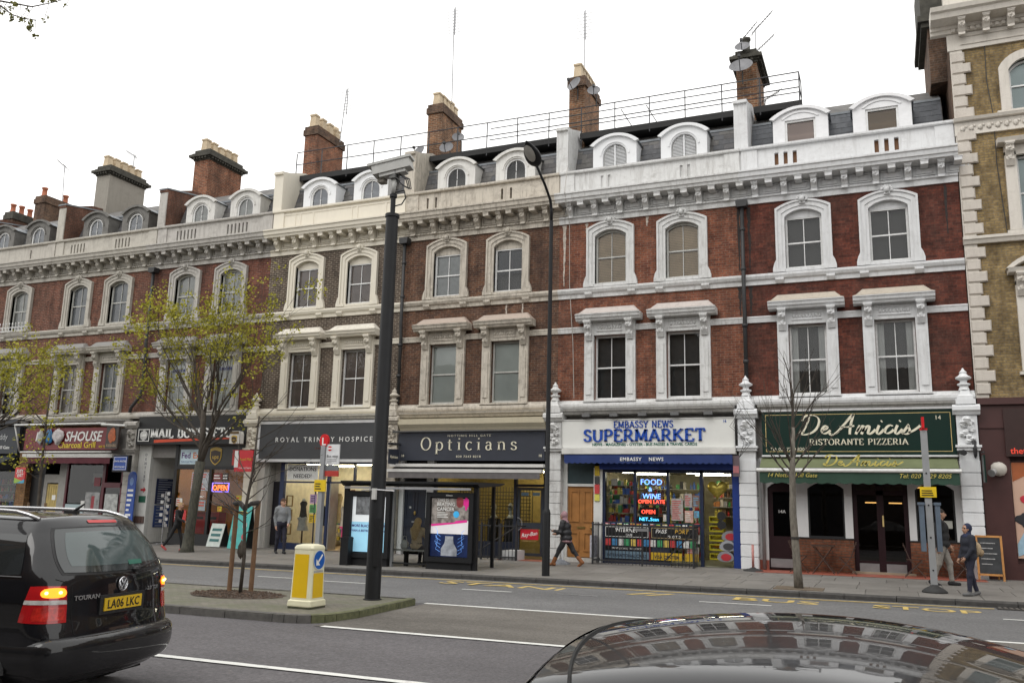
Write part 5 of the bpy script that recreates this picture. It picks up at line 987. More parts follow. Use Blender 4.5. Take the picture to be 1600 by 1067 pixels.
ob('door_knocker',MB().lump((-17.1,.0,1.45),(.05,.03,.07),1,.1,8),plain('brass',(.35,.24,.08),.35,.8),d); ob('letter_box',MB().box(-17.22,-16.98,.02,.04,1.13,1.18),grey_m,d); pane(-17.55,-16.66,2.4,3.2,.05,r); txt('18',(-17.3,.018,1.6),.1,white_l,d)
fr=ob('shop_window',MB().box(-16.4,-16.3,-.02,.1,g,3.05).box(-13.46,-13.36,-.02,.1,g,3.05).box(-12.42,-12.28,-.02,.1,g,3.05).box(-16.3,-12.3,-.02,.1,2.98,3.08).box(-16.3,-13.46,-.02,.1,g-.05,.62).box(-13.36,-12.42,-.02,.1,2.38,2.46),navy,r); pane(-16.3,-13.46,.62,2.98,.03,fr); pane(-13.36,-12.42,2.46,2.98,.03,fr)
d=ob('door',frame(-13.34,-12.44,g+.12,2.36,.09,.02,.08).box(-13.25,-12.53,.02,.08,1.05,1.25),plain('charcoal_paint',(.03,.035,.045),.4),r); pane(-13.25,-12.53,1.25,2.27,.05,d); pane(-13.25,-12.53,g+.2,1.05,.05,d); ob('ring_handle',MB().tube([(-13.3+.17*math.cos(a),-.05,1.2+.2*math.sin(a)) for a in [k*PI/10-PI/2 for k in range(11)]],.016,6),grey_m,d)
rbn=card(-13.2,-12.58,.72,1.04,.01,plain('logo_red',(.5,.015,.03),.4),d,'logo_board'); txt('Ray-Ban',(-12.89,-.005,.83),.17,white_l,rbn,shear=.35,bold=.008,ext=.004,rot=Matrix(((.985,-.17,0),(0,0,-1),(.17,.985,0)))); txt('GENUINE SINCE 1937',(-12.89,.0,.66),.05,plain('print_tan',(.5,.35,.15),.5),d)
card(-13.2,-12.95,2.1,2.2,.015,plain('sticker_blue',(.08,.15,.22),.5),d,'sticker'); card(-12.8,-12.56,2.1,2.2,.015,plain('sticker_blue',(.08,.15,.22),.5),d,'sticker'); card(-12.95,-12.8,1.62,1.82,1.2,black_p,it,'picture_frame')
for i,xh in enumerate((-14.35,-13.75)):
    hd=thing('display_head',(xh,.4,.75),'pale mannequin head in sunglasses %s'%('beside the window mullion' if i==0 else 'nearest the shop door'),'mannequin head','display heads in the opticians window'); ob('plinth',MB().box(xh-.16,xh+.16,.3,.62,.6,1.35),black_p,hd); mb=MB(); mb.lump((xh,.42,1.72),(.085,.11,.13),1,.03,14); mb.lathe([(.06,0),(.05,.1),(.055,.16)],xh,.45,10,0,1.45); mb.lump((xh-.02,.32,1.7),(.02,.03,.025),2,0,8); mb.lathe([(.14,0),(.1,.06),(.06,.1)],xh,.45,10,0,1.37); ob('head',mb,plain('mannequin_pale',(.5,.52,.48),.5),hd,smooth=True); ob('sunglasses',MB().box(xh-.08,xh+.08,.29,.33,1.72,1.76),black_p,hd)
mb=MB(); 
for i in range(26): mb.box(-16.2+i*.11,-16.18+i*.11,1.6,1.62,1.2,2.4)
for k in range(9): mb.box(-16.2,-13.5,1.58,1.6,1.25+k*.12,1.28+k*.12)
ob('spectacle_rack',mb,plain('rack_dark',(.07,.06,.035),.5),it,kind='stuff'); ob('red_counter',MB().box(-13.3,-12.4,2.2,2.6,.9,1.4),plain('maroon_counter',(.16,.03,.03),.5),it); ob('plant',MB().lump((-12.8,2.2,1.65),(.3,.2,.16),3,.35,12),plain('plant_dark',(.04,.06,.02),.7),it)
rl=thing('basement_railing',(-13.9,-.7,gz(-13.9,-.7)),'black iron area railing with gate in front of the opticians window','railing'); zr=gz(-13.9,-.7); ob('top_rail',MB().box(-16.3,-13.0,-.82,-.78,1.12,1.16).box(-16.3,-13.0,-.82,-.78,zr+.08,zr+.12).box(-13.02,-12.98,-.82,-.05,1.12,1.16).tube([(-14.3,-.8,.35),(-13.05,-.8,1.1)],.02,6),iron,rl); x=-16.25
while x<-13.0: inst('bar',bm_,rl,(x,-.8,zr+.02)); x+=.12
for x in (-13.0,-13.55,-14.2): ob('post',MB().box(x-.03,x+.03,-.83,-.77,zr,1.22),iron,rl)
ob('white_plinth',MB().box(-13.5,-13.0,-.75,-.1,zr-.05,zr+.3),wp,rl)
psg=thing('projecting_sign',(-17.6,-.7,3.1),'small dark projecting opticians sign lit from above','sign'); ob('panel',MB().box(-18.0+.35,-17.62,-1.0,-.35,3.05,3.55),sl8,psg); ob('lamp_arm',MB().tube([(-17.64,-.3,3.75),(-17.64,-1.0,3.72)],.045,8),iron,psg); txt('Opticians',(-17.61,-.68,3.25),.13,cream,psg,rot=ROT_PX)
# ================================================================== 20 charity shop
r=HR[20]; dgr=plain('charcoal_board',(.05,.052,.056),.55,0,.08,2); g=gz(-21,0)
ob('fascia_frame',frame(-23.75,-18.3,3.14,4.62,.1,-.28,-.1),plain('frame_pale',(.6,.6,.6),.5,0,.1,3),r); sg=ob('shop_sign',MB().box(-23.65,-18.35,-.26,-.14,3.2,4.54),dgr,r)
txt('ROYAL TRINITY HOSPICE',(-20.85,-.265,3.86),.25,white_l,sg,space=1.5,xs=1.02,bold=.002); txt('London',(-20.9,-.265,3.6),.12,plain('letter_dull_red',(.16,.04,.02),.5),sg,space=1.5); 
it=interior(r,-22.6,-18.3,plain('charity_cream',(.8,.74,.6),.8),plain('charity_floor',(.4,.3,.18),.5),3.0,3.15,4,glow('charity_light',(1,.9,.66),20))
ob('white_return',MB().box(-23.78,-23.45,-.1,.12,g-.1,3.14).box(-23.45,-22.75,.5,.55,g-.1,3.14).box(-23.45,-23.4,.1,.5,g-.1,3.14),stucco('charity_white',(.58,.56,.52),amt=.15,seed=91),r)
d=ob('door',MB().box(-23.4,-22.72,.42,.48,g+.1,2.45),plain('plum_black',(.02,.018,.025),.4),r); ob('handle',MB().box(-22.85,-22.82,.38,.42,1.1,1.4),grey_m,d)
nv=plain('navy_frame',(.015,.025,.07),.4); fr=ob('shop_window',MB().box(-22.78,-22.6,-.02,.12,g-.05,3.14).box(-20.72,-20.62,-.02,.1,g,3.14).box(-19.62,-19.56,-.02,.1,2.42,3.14).box(-18.62,-18.5,-.02,.1,g,3.14).box(-22.6,-18.5,-.02,.1,2.4,2.46).box(-22.6,-20.72,-.04,.1,g-.1,g+.22).box(-22.6,-18.5,-.02,.1,3.08,3.15).box(-21.22,-21.2,-.01,.05,g+.2,2.4),nv,r)
for a,b,z0,z1 in ((-22.6,-20.72,2.46,3.08),(-20.62,-19.62,2.46,3.08),(-19.56,-18.62,2.46,3.08),(-22.6,-20.72,g+.22,2.4),(-19.5,-18.62,g+.1,2.4)): pane(a,b,z0,z1,.03,fr)
ob('steel_door_edge',MB().box(-18.95,-18.9,-.02,.08,g+.05,2.4),grey_m,fr); ob('steel_door_edge',MB().box(-20.6,-20.56,-.0,.5,g+.05,2.4),grey_m,fr)
cd_=card(-22.5,-21.15,2.5,3.06,.02,plain('paper_white',(.66,.66,.64),.7),fr,'window_notice'); txt('DONATIONS',(-21.82,.003,2.83),.2,black_p,cd_,ext=.006,bold=.008); txt('NEEDED!',(-21.82,.003,2.58),.2,black_p,cd_,ext=.006,bold=.008)
for i,(c_,z0,z1) in enumerate([((.45,.3,.5),1.68,2.0),((.12,.35,.12),1.35,1.63),((.6,.42,.02),1.0,1.3)]): q=card(-21.42,-21.14,z0,z1,.02,plain('flyer_%d'%i,c_,.6),fr,'flyer'); lines_(-21.38,-21.18,z0+.04,z1-.04,4,.006,black_p,q,i)
for i in range(3):
    xq=float(at_y(451,800,.2)[0]); ob('picture_frame',frame(xq-.14,xq+.14,.55+i*.5,.95+i*.5,.035,.2,.24),plain('gilt_wood',(.35,.22,.08),.5),it)
def garment(x,y,z,h_,w,c,seed,par=it):
    mb=MB(); n=12; v=[];f=[]
    for k,(zz,ww) in enumerate([(0,.55),(.12,.95),(.3,.7),(.6,.8),(1,1.1)]):
        for j in range(n): a=2*PI*j/n; q=1+.12*math.sin(3*a+seed+k); v.append((x+w*ww*q*math.cos(a),y+w*.5*ww*q*math.sin(a),z-h_*zz))
    for k in range(4):
        for j in range(n): f.append((k*n+j,k*n+(j+1)%n,(k+1)*n+(j+1)%n,(k+1)*n+j))
    f.append(tuple(range(n))); return ob('garment',mb.add(v,f),plain('cloth_%d_%d_%d'%tuple(int(q*100) for q in c),c,.9,0,.2,7),par,smooth=True)
gx=lambda px,yy:float(at_y(px,800,yy)[0])
for px_,yy,z_,h_,w_,c_ in ((517,.5,2.1,.95,.17,(.55,.45,.22)),(528,.7,2.05,1.05,.16,(.5,.4,.2)),(544,.55,2.0,.95,.17,(.5,.05,.03)),(561,.4,1.75,1.2,.15,(.2,.03,.13)),(536,.5,1.6,.8,.1,(.55,.5,.4)),(506,.35,1.6,.7,.07,(.03,.03,.03)),(550,.9,2.2,.8,.15,(.35,.15,.1))): garment(gx(px_,yy),yy,z_,h_,w_,c_,px_)
XD=gx(474,.3)
dm_=thing('dress_form',(XD,.3,gz(-21,0)),'dress form in a dark top and white skirt in the charity window','mannequin'); garment(XD,.3,1.75,.65,.16,(.08,.075,.075),8,dm_); garment(XD,.3,1.2,.5,.24,(.68,.66,.6),9,dm_); ob('stand',MB().tube([(XD,.3,.2),(XD,.3,.8)],.03,8).lathe([(.2,0),(.05,.06)],XD,.3,10,0,.12),plain('dark_wood',(.07,.035,.02),.4),dm_); ob('neck_cap',MB().lump((XD,.3,1.8),(.08,.07,.06),1,0,8),plain('paper_white',(.66,.66,.64),.7),dm_)
ob('clothes_rail',MB().tube([(-20.5,1,2.15),(-19.0,1,2.15)],.018,6).tube([(-19.7,1.2,2.35),(-18.4,1.2,2.35)],.03,6),grey_m,it); stock(it,-19.9,-18.5,2.3,1.3,2.5,4,17,COLS,.7); stock(it,-22.5,-20.9,2.6,.3,1.2,3,18,COLS,.8)
st_=thing('bar_stool',(-19.6,-.15,gz(-19.6,-.15)),'bright pink wooden stool in the charity shop doorway','stool'); pk=plain('pink_paint',(.62,.035,.16),.4); zs=gz(-19.6,-.2); ob('seat',MB().box(-19.85,-19.35,-.35,.05,.86,.92),pk,st_)
for sx_ in (-19.8,-19.43):
    for sy in (-.3,-.02): ob('leg',MB().box(sx_,sx_+.045,sy,sy+.045,zs,.86),pk,st_)
ob('stretcher',MB().box(-19.8,-19.4,-.3,-.27,.35,.39).box(-19.8,-19.4,.0,.03,.35,.39).box(-19.8,-19.77,-.3,.02,.5,.54).box(-19.42,-19.39,-.3,.02,.5,.54),pk,st_)
pc=ob('notice_card',MB().add([(-19.78,-.2,.93),(-19.5,-.2,.93),(-19.5,-.12,1.28),(-19.78,-.12,1.28)],[(0,1,2,3)]).box(-19.7,-19.58,-.12,-.08,.92,1.1),plain('paper_white',(.66,.66,.64),.7),None,label='small white notice card propped on the pink stool',cat='notice',base=(-19.6,-.15,.92))
# ================================================================== 22 mailing shop
r=HR[22]; g=gz(-26.5,0); ob('fascia_head',MB().box(-29.7,-24.25,-.28,0,4.5,4.9),black_p,r); sg=ob('shop_sign',MB().box(-29.7,-24.25,-.34,-.1,3.8,4.5),black_p,r)
serif('MAIL BOXES ETC.',(-26.85,-.345,4.06),.34,white_l,sg,thick=.22,thin=.13,ser=.05,slab=.09,space=.07,xs=1.1); ob('red_swoosh',MB().add([(-28.75,-.346,3.86),(-24.6,-.346,4.0),(-24.6,-.346,4.04),(-26.5,-.346,4.02),(-28.75,-.346,3.98)],[(0,1,2,3,4)]),plain('swoosh_red',(.55,.06,.02),.5),sg)
lg=card(-29.6,-28.98,3.9,4.42,-.345,black_p,sg,'logo_tile'); ob('logo_border',frame(-29.58,-29.0,3.92,4.4,.025,-.37,-.357),white_l,lg); mb=MB()
for i in range(9):
    z=3.98+i*.045; w=math.sqrt(max(.001,.19**2-(z-4.16)**2)); mb.box(-29.29-w,-29.29+w,-.368,-.357,z-.013,z+.013)
ob('globe_bars',mb,white_l,lg); txt('MBE',(-29.29,-.372,4.1),.13,white_l,lg,bold=.02,ext=.006)
wy=plain('mail_yellow',(.5,.27,.06),.8,0,.12,1.5); it=interior(r,-27.75,-24.3,wy,plain('mail_floor',(.2,.14,.09),.5),3.0,3.05,2,glow('mail_light',(1,.72,.3),14))
ob('passage',MB().add([(-29.1,0,g),(-27.85,.0,g),(-27.85,1.6,g),(-29.1,1.6,g),(-29.1,0,3.8),(-27.85,0,3.8),(-27.85,1.6,3.8),(-29.1,1.6,3.8)],[(3,2,6,7),(0,3,7,4),(1,2,6,5),(4,5,6,7)]),stucco('passage_grey',(.66,.65,.62),amt=.25,seed=95),r)
cl=ob('white_column',MB().box(-29.72,-29.08,-.08,.1,g-.1,3.8),stucco('column_white',(.56,.56,.54),amt=.25,seed=96),r)
for i,ch in enumerate('DENTIST'): txt(ch,(-29.33,-.085,3.36-.17*i),.15,plain('letter_navy',(.01,.02,.05),.5),cl,ext=.006)
ob('red_arrow',MB().prism([(-29.45,2.0),(-29.3,2.0),(-29.3,1.93),(-29.18,2.04),(-29.3,2.15),(-29.3,2.08),(-29.45,2.08)],'y',-.09,-.08),plain('arrow_red',(.4,.02,.03),.5),cl); card(-29.5,-29.15,1.55,1.8,-.08,plain('plate_green',(.02,.1,.06),.4),cl,'name_plate'); ob('bell_panel',MB().box(-29.62,-29.12,-.11,-.08,.75,1.02).box(-29.6,-29.55,-.14,-.11,.78,1.0).box(-29.45,-29.4,-.14,-.11,.78,1.0).box(-29.3,-29.25,-.14,-.11,.78,1.0),plain('bell_brown',(.1,.06,.05),.5),cl)
for nm_,y0_,y1_,z0_,z1_,n_r,c_ in (('board_navy',.35,1.35,1.5,2.5,11,(.012,.02,.07)),('board_blue',.35,1.15,.6,1.45,7,(.02,.05,.18))):
    bd=ob('notice_board',MB().box(-29.1,-29.06,y0_,y1_,z0_,z1_),plain(nm_,c_,.4),r); rgb_=random.Random(n_r); mb=MB()
    for k in range(n_r): zz=z0_+(z1_-z0_)*(k+.5)/n_r; mb.box(-29.06,-29.055,y0_+.08,y0_+.08+(y1_-y0_-.16)*rgb_.uniform(.5,1),zz-.015,zz+.015)
    ob('small_print',mb,plain('print_pale',(.3,.32,.38),.6),bd,kind='stuff')
fr=ob('shop_window',MB().box(-27.85,-27.7,-.06,.1,g-.05,3.8).box(-27.7,-24.3,-.06,.1,2.86,2.98).box(-26.1,-25.98,-.05,.1,g+.3,2.86).box(-24.42,-24.25,-.06,.1,g-.05,3.8).box(-27.85,-24.25,-.1,.12,g-.1,g+.42),black_p,r); pane(-27.7,-26.1,g+.42,2.86,.02,fr); pane(-25.98,-24.42,g+.42,2.86,.02,fr)
up=ob('courier_panel',MB().box(-27.7,-24.42,-.04,.05,2.98,3.72),plain('courier_charcoal',(.03,.03,.028),.4),fr)
q=card(-27.6,-26.6,3.05,3.62,-.04,plain('parcel_paleblue',(.5,.62,.68),.5),up,'logo_panel'); txt('Fed',(-27.55,-.055,3.28),.32,plain('logo_purple',(.09,.02,.16),.5),q,align='LEFT',bold=.015,ext=.004); txt('Ex',(-26.98,-.055,3.28),.32,plain('logo_orange',(.6,.15,.02),.5),q,align='LEFT',bold=.015,ext=.004); txt('Authorized ShipCentre',(-27.55,-.055,3.12),.09,plain('print_blue2',(.08,.15,.3),.5),q,align='LEFT',ext=.004)
def shield(c,y,s,par,d=.02):
    x,z=c; pts=[(x-.5*s,z+.5*s),(x-.25*s,z+.6*s),(x,z+.63*s),(x+.25*s,z+.6*s),(x+.5*s,z+.5*s),(x+.5*s,z-.05*s),(x+.42*s,z-.3*s),(x+.22*s,z-.5*s),(x,z-.62*s),(x-.22*s,z-.5*s),(x-.42*s,z-.3*s),(x-.5*s,z-.05*s)]
    o=ob('shield_logo',MB().prism(pts,'y',y-d,y),plain('shield_gold',(.5,.33,.05),.4),par); p2=[(x+(a-x)*.86,z+(b-z)*.86) for a,b in pts]; k=[p for p in p2]; ob('shield_field',MB().prism([(x-.43*s,z+.32*s),(x-.1*s,z+.42*s),(x+.43*s,z+.3*s)]+k[5:],'y',y-d-.006,y-d-.001),plain('shield_brown',(.035,.018,.01),.4),o); txt('ups',(x,y-d-.008,z-.18*s),.42*s,plain('shield_gold',(.5,.33,.05),.4),o,bold=.01,ext=.004); return o
shield((-25.85,3.36),-.04,.55,up); card(-25.05,-24.45,3.02,3.6,-.04,plain('mail_red',(.5,.04,.03),.4),up,'logo_panel')
op=thing('neon_open_sign',(-25.55,.1,2.1),'red and blue neon OPEN sign in the mailing shop window','neon sign'); txt('OPEN',(-25.55,.0,2.08),.28,glow('neon_orange',(1,.16,.04),3),op,bold=.01,ext=.01); ob('neon_border',frame(-26.0+.05,-25.15,2.02,2.36,.02,-.0,.02),glow('neon_violet',(.3,.2,1),2.2),op)
for i,(a,b,z0,z1,c_) in enumerate([(-26.98,-26.15,2.05,2.75,(.4,.42,.45)),(-26.95,-26.2,1.75,2.02,(.35,.22,.17)),(-26.9,-26.2,1.3,1.7,(.3,.34,.36)),(-27.65,-27.35,1.45,1.75,(.62,.62,.58)),(-27.68,-27.1,.85,1.3,(.55,.05,.05)),(-25.92,-25.5,2.45,2.72,(.2,.03,.03)),(-25.48,-25.2,2.45,2.72,(.04,.035,.03)),(-25.6,-25.4,1.3,1.48,(.6,.45,.03)),(-24.75,-24.5,1.3,1.9,(.5,.4,.05))]):
    q=card(a,b,z0,z1,.01,plain('mprint_%d'%i,c_,.5,0,.25,9),fr,'window_poster'); lines_(a+.03,b-.03,z0+.03,z1-.04,max(2,int((z1-z0)/.1)),-.004,white_l if sum(c_)<.9 else plain('swoosh_red',(.55,.06,.02),.5),q,i)
for i,xc in enumerate((-26.7,-26.05)): pb=thing('red_posting_box',(xc,.5,g+.4),'red pedestal posting box inside the mailing shop, %s'%('under the pale posters' if i==0 else 'by the black mullion'),'post box','red posting boxes in the mailing shop'); ob('body',MB().box(xc-.28,xc+.28,.3,.7,g+.42,1.25),plain('post_red',(.45,.02,.02),.35),pb); ob('slot',MB().box(xc-.18,xc+.18,.285,.3,.98,1.08),black_p,pb)
cr=thing('postcard_rack',(-27.95,-.25,gz(-28,-.2)),'wire rack of postcards at the passage beside the mailing shop','rack'); ob('pole',MB().tube([(-27.95,-.25,g),(-27.95,-.25,2.0)],.02,6).lathe([(.2,0),(.2,.03)],-27.95,-.25,10,0,g),grey_m,cr)
for i in range(16): a=i*2.1; z=.65+.08*i; ob('postcard',MB().box(-27.95+.12*math.cos(a)-.07,-27.95+.12*math.cos(a)+.07,-.25+.12*math.sin(a)-.01,-.25+.12*math.sin(a)+.01,z,z+.12),plain('postcard_mid',(.25,.24,.24),.5,0,.4,30) if i%2==0 else plain('postcard_pale',(.45,.45,.45),.5),cr)
# A-boards on the pavement
def aboard(x,y,w,h_,col,label,deco,fcol=None):
    z=gz(x,y); t=thing('sandwich_board',(x,y,z),label,'sandwich board'); mb=MB(); dp=.28
    for s in (-1,1):
        v=[(x-w/2,y+s*dp,z+.03),(x+w/2,y+s*dp,z+.03),(x+w/2,y+s*.03,z+h_),(x-w/2,y+s*.03,z+h_)]; ob('panel',MB().add(v+[(p[0],p[1]-.02*s,p[2]) for p in v],[(0,1,2,3),(4,7,6,5),(0,4,5,1),(1,5,6,2),(2,6,7,3),(3,7,4,0)]),col if s<0 else black_p,t)
    fx=lambda xx,zz,o=0.:(xx,y-dp+(dp-.03)*((zz-z-.03)/(h_-.03))-.008-o,zz); deco(t,x,y,z,w,h_,fx); return t
def deco1(t,x,y,z,w,h_,fx):
    for i,(a,b,rx,rz,c_) in enumerate([(-.15,.5,.13,.13,(.55,.06,.06)),(.17,.55,.12,.16,(.6,.6,.6)),(.18,.3,.1,.12,(.5,.06,.08)),(-.18,.25,.14,.14,(.03,.25,.28)),(0,.85,.3,.07,(.6,.45,.04))]):
        ob('printed_motif',MB().add([fx(x+a*w*1.6+rx*w*math.cos(q),z+b*h_+rz*math.sin(q)*h_*.55) for q in [k*PI/7 for k in range(14)]],[tuple(range(14))]),plain('motif_%d'%i,c_,.5),t)
aboard(-23.5,-1.0,.78,1.5,plain('teal_board',(.08,.45,.42),.45),'teal sandwich board with red and yellow motifs outside the mailing shop',deco1)
def deco2(t,x,y,z,w,h_,fx):
    for k in range(3): ob('text_row',MB().add([fx(x-w*.35,z+h_*(.25+.22*k)),fx(x+w*.35,z+h_*(.25+.22*k)),fx(x+w*.35,z+h_*(.36+.22*k)),fx(x-w*.35,z+h_*(.36+.22*k))],[(0,1,2,3)]),plain('deep_green',(.02,.12,.12),.5),t)
aboard(-24.95,-.55,.62,.85,plain('pale_board',(.5,.55,.52),.5),'low pale green sandwich board against the mailing shop window',deco2)
for i,(x0,x1,z0,z1,nm,lbl) in enumerate([(-24.2,-24.15,3.95,4.5,'u','white box sign with a gold shield projecting above the mailing shop'),(-24.2,-24.15,2.75,3.6,'r','red flag sign with a white strip projecting beside the mailing shop')]):
    t=thing('projecting_sign',(-24.2,-.7,z0),lbl,'sign'); xx=-24.55 if i==0 else -24.35
    if i==0:
        ob('sign_box',MB().box(-24.65,-24.2,-.75,-.5,3.78,4.12).prism([(-24.65,4.12),(-24.6,4.24),(-24.25,4.24),(-24.2,4.12)],'y',-.75,-.5),plain('lightbox_white',(.66,.64,.6),.4),t); shield((-24.42,3.93),-.755,.24,t); ob('header',MB().box(-24.62,-24.23,-.77,-.75,4.14,4.22),plain('shield_brown2',(.12,.07,.02),.5),t)
    else:
        ob('sign_panel',MB().box(-24.150,-23.350,-.95,-.88,2.75,3.52),plain('mail_red_sign',(.55,.02,.03),.35),t); ob('white_panel',MB().box(-24.150,-23.980,-.97,-.95,2.9,3.5),white_l,t); txt('Royal Mail',(-23.660,-.955,3.15),.13,plain('letter_amber2',(.6,.4,.03),.5),t,ext=.004); txt('Collect here',(-23.660,-.955,2.85),.11,white_l,t,ext=.004); ob('arm',MB().tube([(-23.500,-.05,3.55),(-23.500,-.92,3.55)],.02,6),iron,t)
# ================================================================== 24 grill
r=HR[24]; g=gz(-33,0); rs=plain('oxblood_board',(.16,.012,.016),.4,0,.08,2); sg=ob('shop_sign',MB().box(-36.0,-30.75,-.36,-.24,3.6,4.5),rs,r)
txt('SHOUSE',(-33.62,-.37,3.96),.56,white_l,sg,align='LEFT',shear=.2,bold=.02,xs=1.0); txt('K',(-35.35,-.37,3.98),.52,white_l,sg,align='LEFT',shear=.2,bold=.02,xs=.84); txt('Charcoal Grill',(-32.9,-.37,3.68),.34,plain('letter_yellow',(.65,.5,.03),.45),sg,bold=.014,xs=1.1); txt('24',(-35.8,-.37,3.68),.13,plain('letter_yellow',(.65,.5,.03),.45),sg); txt('020 7229',(-31.4,-.37,3.68),.13,plain('letter_yellow',(.65,.5,.03),.45),sg)
for i,(x,w,c_) in enumerate([(-35.0,.16,(.4,.4,.38)),(-34.5,.24,(.02,.16,.36)),(-33.95,.34,(.5,.46,.46))]): ob('draped_bag',MB().lump((x,-.42,4.14),(w,.07,.3),i+3,.14,14),plain('plastic_bag_%d'%i,c_,.4,0,.25,9),sg,smooth=True)
ob('brick_margin',MB().box(-36.1,-30.3,-.04,-.0,4.5,4.7).box(-36.3,-35.75,-.25,.12,g-.1,3.5),brick('brick_brown',(.25,.14,.06),(.17,.09,.045),(.2,.15,.1),.3,seed=97),r)
wt=plain('light_trough_white',(.62,.62,.6),.4); ob('sign_lighting',MB().tube([(-36.2,-.75,4.62),(-31.0,-.75,4.62)],.045,8).tube([(-36.2,-.75,4.62),(-36.2,-.4,3.55)],.03,6).tube([(-36.0,-.5,3.5),(-30.8,-.5,3.5)],.035,8).tube([(-34.8,-.75,4.62),(-34.6,-.3,4.72)],.02,6).tube([(-33.2,-.75,4.62),(-33,-.3,4.72)],.02,6).tube([(-31.9,-.75,4.62),(-31.7,-.3,4.72)],.02,6),wt,r,smooth=True)
aw=ob('awning_cassette',MB().box(-35.7,-30.6,-.62,-.2,3.27,3.42),plain('cassette_white2',(.5,.49,.47),.5,0,.1,2),r); valance(-35.6,-30.7,-.3,3.27,-.6,3.26,3.04,plain('maroon_canvas',(.1,.02,.03),.85,0,.15,3),aw,'valance',.4,.015)
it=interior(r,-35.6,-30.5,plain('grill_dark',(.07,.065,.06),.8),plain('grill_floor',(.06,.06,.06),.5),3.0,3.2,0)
mr=plain('oxblood_frame',(.09,.01,.018),.4); fr=ob('shop_window',MB().box(-33.7,-33.6,-.02,.1,g,3.1).box(-31.65,-31.5,-.02,.1,g,3.1).box(-31.5,-30.55,-.02,.1,2.1,2.3).box(-30.62,-30.5,-.02,.1,g,3.1).box(-33.6,-31.65,-.02,.1,g-.05,g+.25),mr,r); pane(-33.6,-31.65,g+.25,3.1,.03,fr); pane(-31.5,-30.62,g+.1,2.1,.03,fr)
card(-33.6,-32.55,g+.25,1.4,.01,plain('frosted_blue',(.36,.45,.47),.5,0,.05,1),fr,'frosted_panel'); mu=card(-32.5,-31.7,g+.25,1.9,.01,plain('mural_grey',(.27,.27,.27),.6,0,.5,4),fr,'street_mural'); ob('mural_bus',MB().box(-32.15,-31.98,-.004,-.002,1.2,1.75),plain('mural_red',(.3,.04,.05),.6),mu); card(-32.68,-32.48,1.25,1.55,-.02,plain('paper_white',(.66,.66,.64),.7),fr,'notice'); card(-31.42,-30.7,g+.2,1.85,.01,plain('door_print',(.42,.43,.42),.6,0,.4,6),fr,'door_poster'); card(-32.1,-31.75,2.15,2.5,.01,plain('print_maroon',(.16,.02,.03),.5),fr,'window_poster'); card(-33.3,-32.6,2.3,2.7,1.0,plain('screen_grey',(.25,.26,.24),.4),it,'menu_screen')
d=ob('door',MB().box(-34.75,-34.1,.02,.08,g+.05,2.2),plain('yellow_timber',(.45,.34,.12),.6,0,.25,3),r); 
for i in range(5): ob('plank',MB().box(-34.74+i*.13,-34.63+i*.13,.005,.02,g+.1,2.15),plain('yellow_timber',(.45,.34,.12),.6,0,.25,3),d)
ob('house_number',MB().box(-34.4,-34.2,-.005,.005,1.55,1.75),white_l,d); ob('door_surround',MB().box(-34.95,-34.75,-.02,.12,g-.05,2.6).box(-34.1,-33.7,-.02,.12,g-.05,3.1).box(-34.75,-34.1,-.02,.12,2.25,2.6),plain('surround_grey',(.3,.29,.27),.7),r); ob('side_panel',MB().box(-35.75,-34.95,.0,.1,g-.05,3.1),black_p,r)
for (x,z0,z1,t_,col,lbl) in [(-31.1,3.55,4.4,'burger','x','framed photo of grilled meat projecting over the charcoal grill sign'),(-30.55,2.7,3.35,'dental','b','blue and white DENTAL PRACTICE box sign projecting from the pilaster')]:
    t=thing('projecting_sign',(x,-.7,z0),lbl,'sign')
    if t_=='burger': ob('panel',MB().box(-30.770,-30.120,-.85,-.75,3.6,4.5),plain('photo_dark',(.05,.035,.03),.4,0,.3,5),t); ob('printed_meat',MB().lump((-30.440,-.86,4.13),(.2,.012,.26),4,.16,14),plain('meat_print',(.4,.1,.03),.45,0,.3,10),t); txt('KEBABS',(-30.440,-.86,3.68),.15,plain('letter_tan',(.4,.3,.2),.5),t,bold=.01,ext=.004); ob('light_tube',MB().tube([(-31.020,-.9,4.56),(-29.720,-.9,4.5)],.05,8),wt,t)
    else: ob('sign_box',MB().box(-30.200,-29.400,-.9,-.72,2.7,3.35),black_p,t); ob('blue_face',MB().box(-30.150,-29.450,-.915,-.9,2.76,3.29),plain('dental_blue',(.02,.07,.33),.35),t); ob('white_border',frame(-30.130,-29.470,2.78,3.27,.015,-.92,-.915),white_l,t); txt('DENTAL PRACTICE',(-29.800,-.922,3.08),.09,white_l,t,bold=.008,ext=.004,xs=.82); txt('PRIVATE & NHS',(-29.800,-.922,2.86),.09,white_l,t,bold=.008,ext=.004,xs=.85)
bb=thing('blue_dental_banner',(-29.680,-.4,.5),'tall narrow blue dental notice hung on the rusticated pilaster','sign'); ob('panel',MB().box(-29.880,-29.460,-.36,-.32,.3,2.6).lump((-29.670,-.34,2.62),(.2,.02,.12),1,0,14),plain('dental_blue',(.02,.07,.33),.35),bb)
lines_(-29.830,-29.500,.4,2.1,9,-.362,white_l,bb,6); ob('crest',MB().lump((-29.670,-.362,2.35),(.1,.004,.16),2,0,12),plain('dental_pale',(.15,.25,.5),.4),bb)
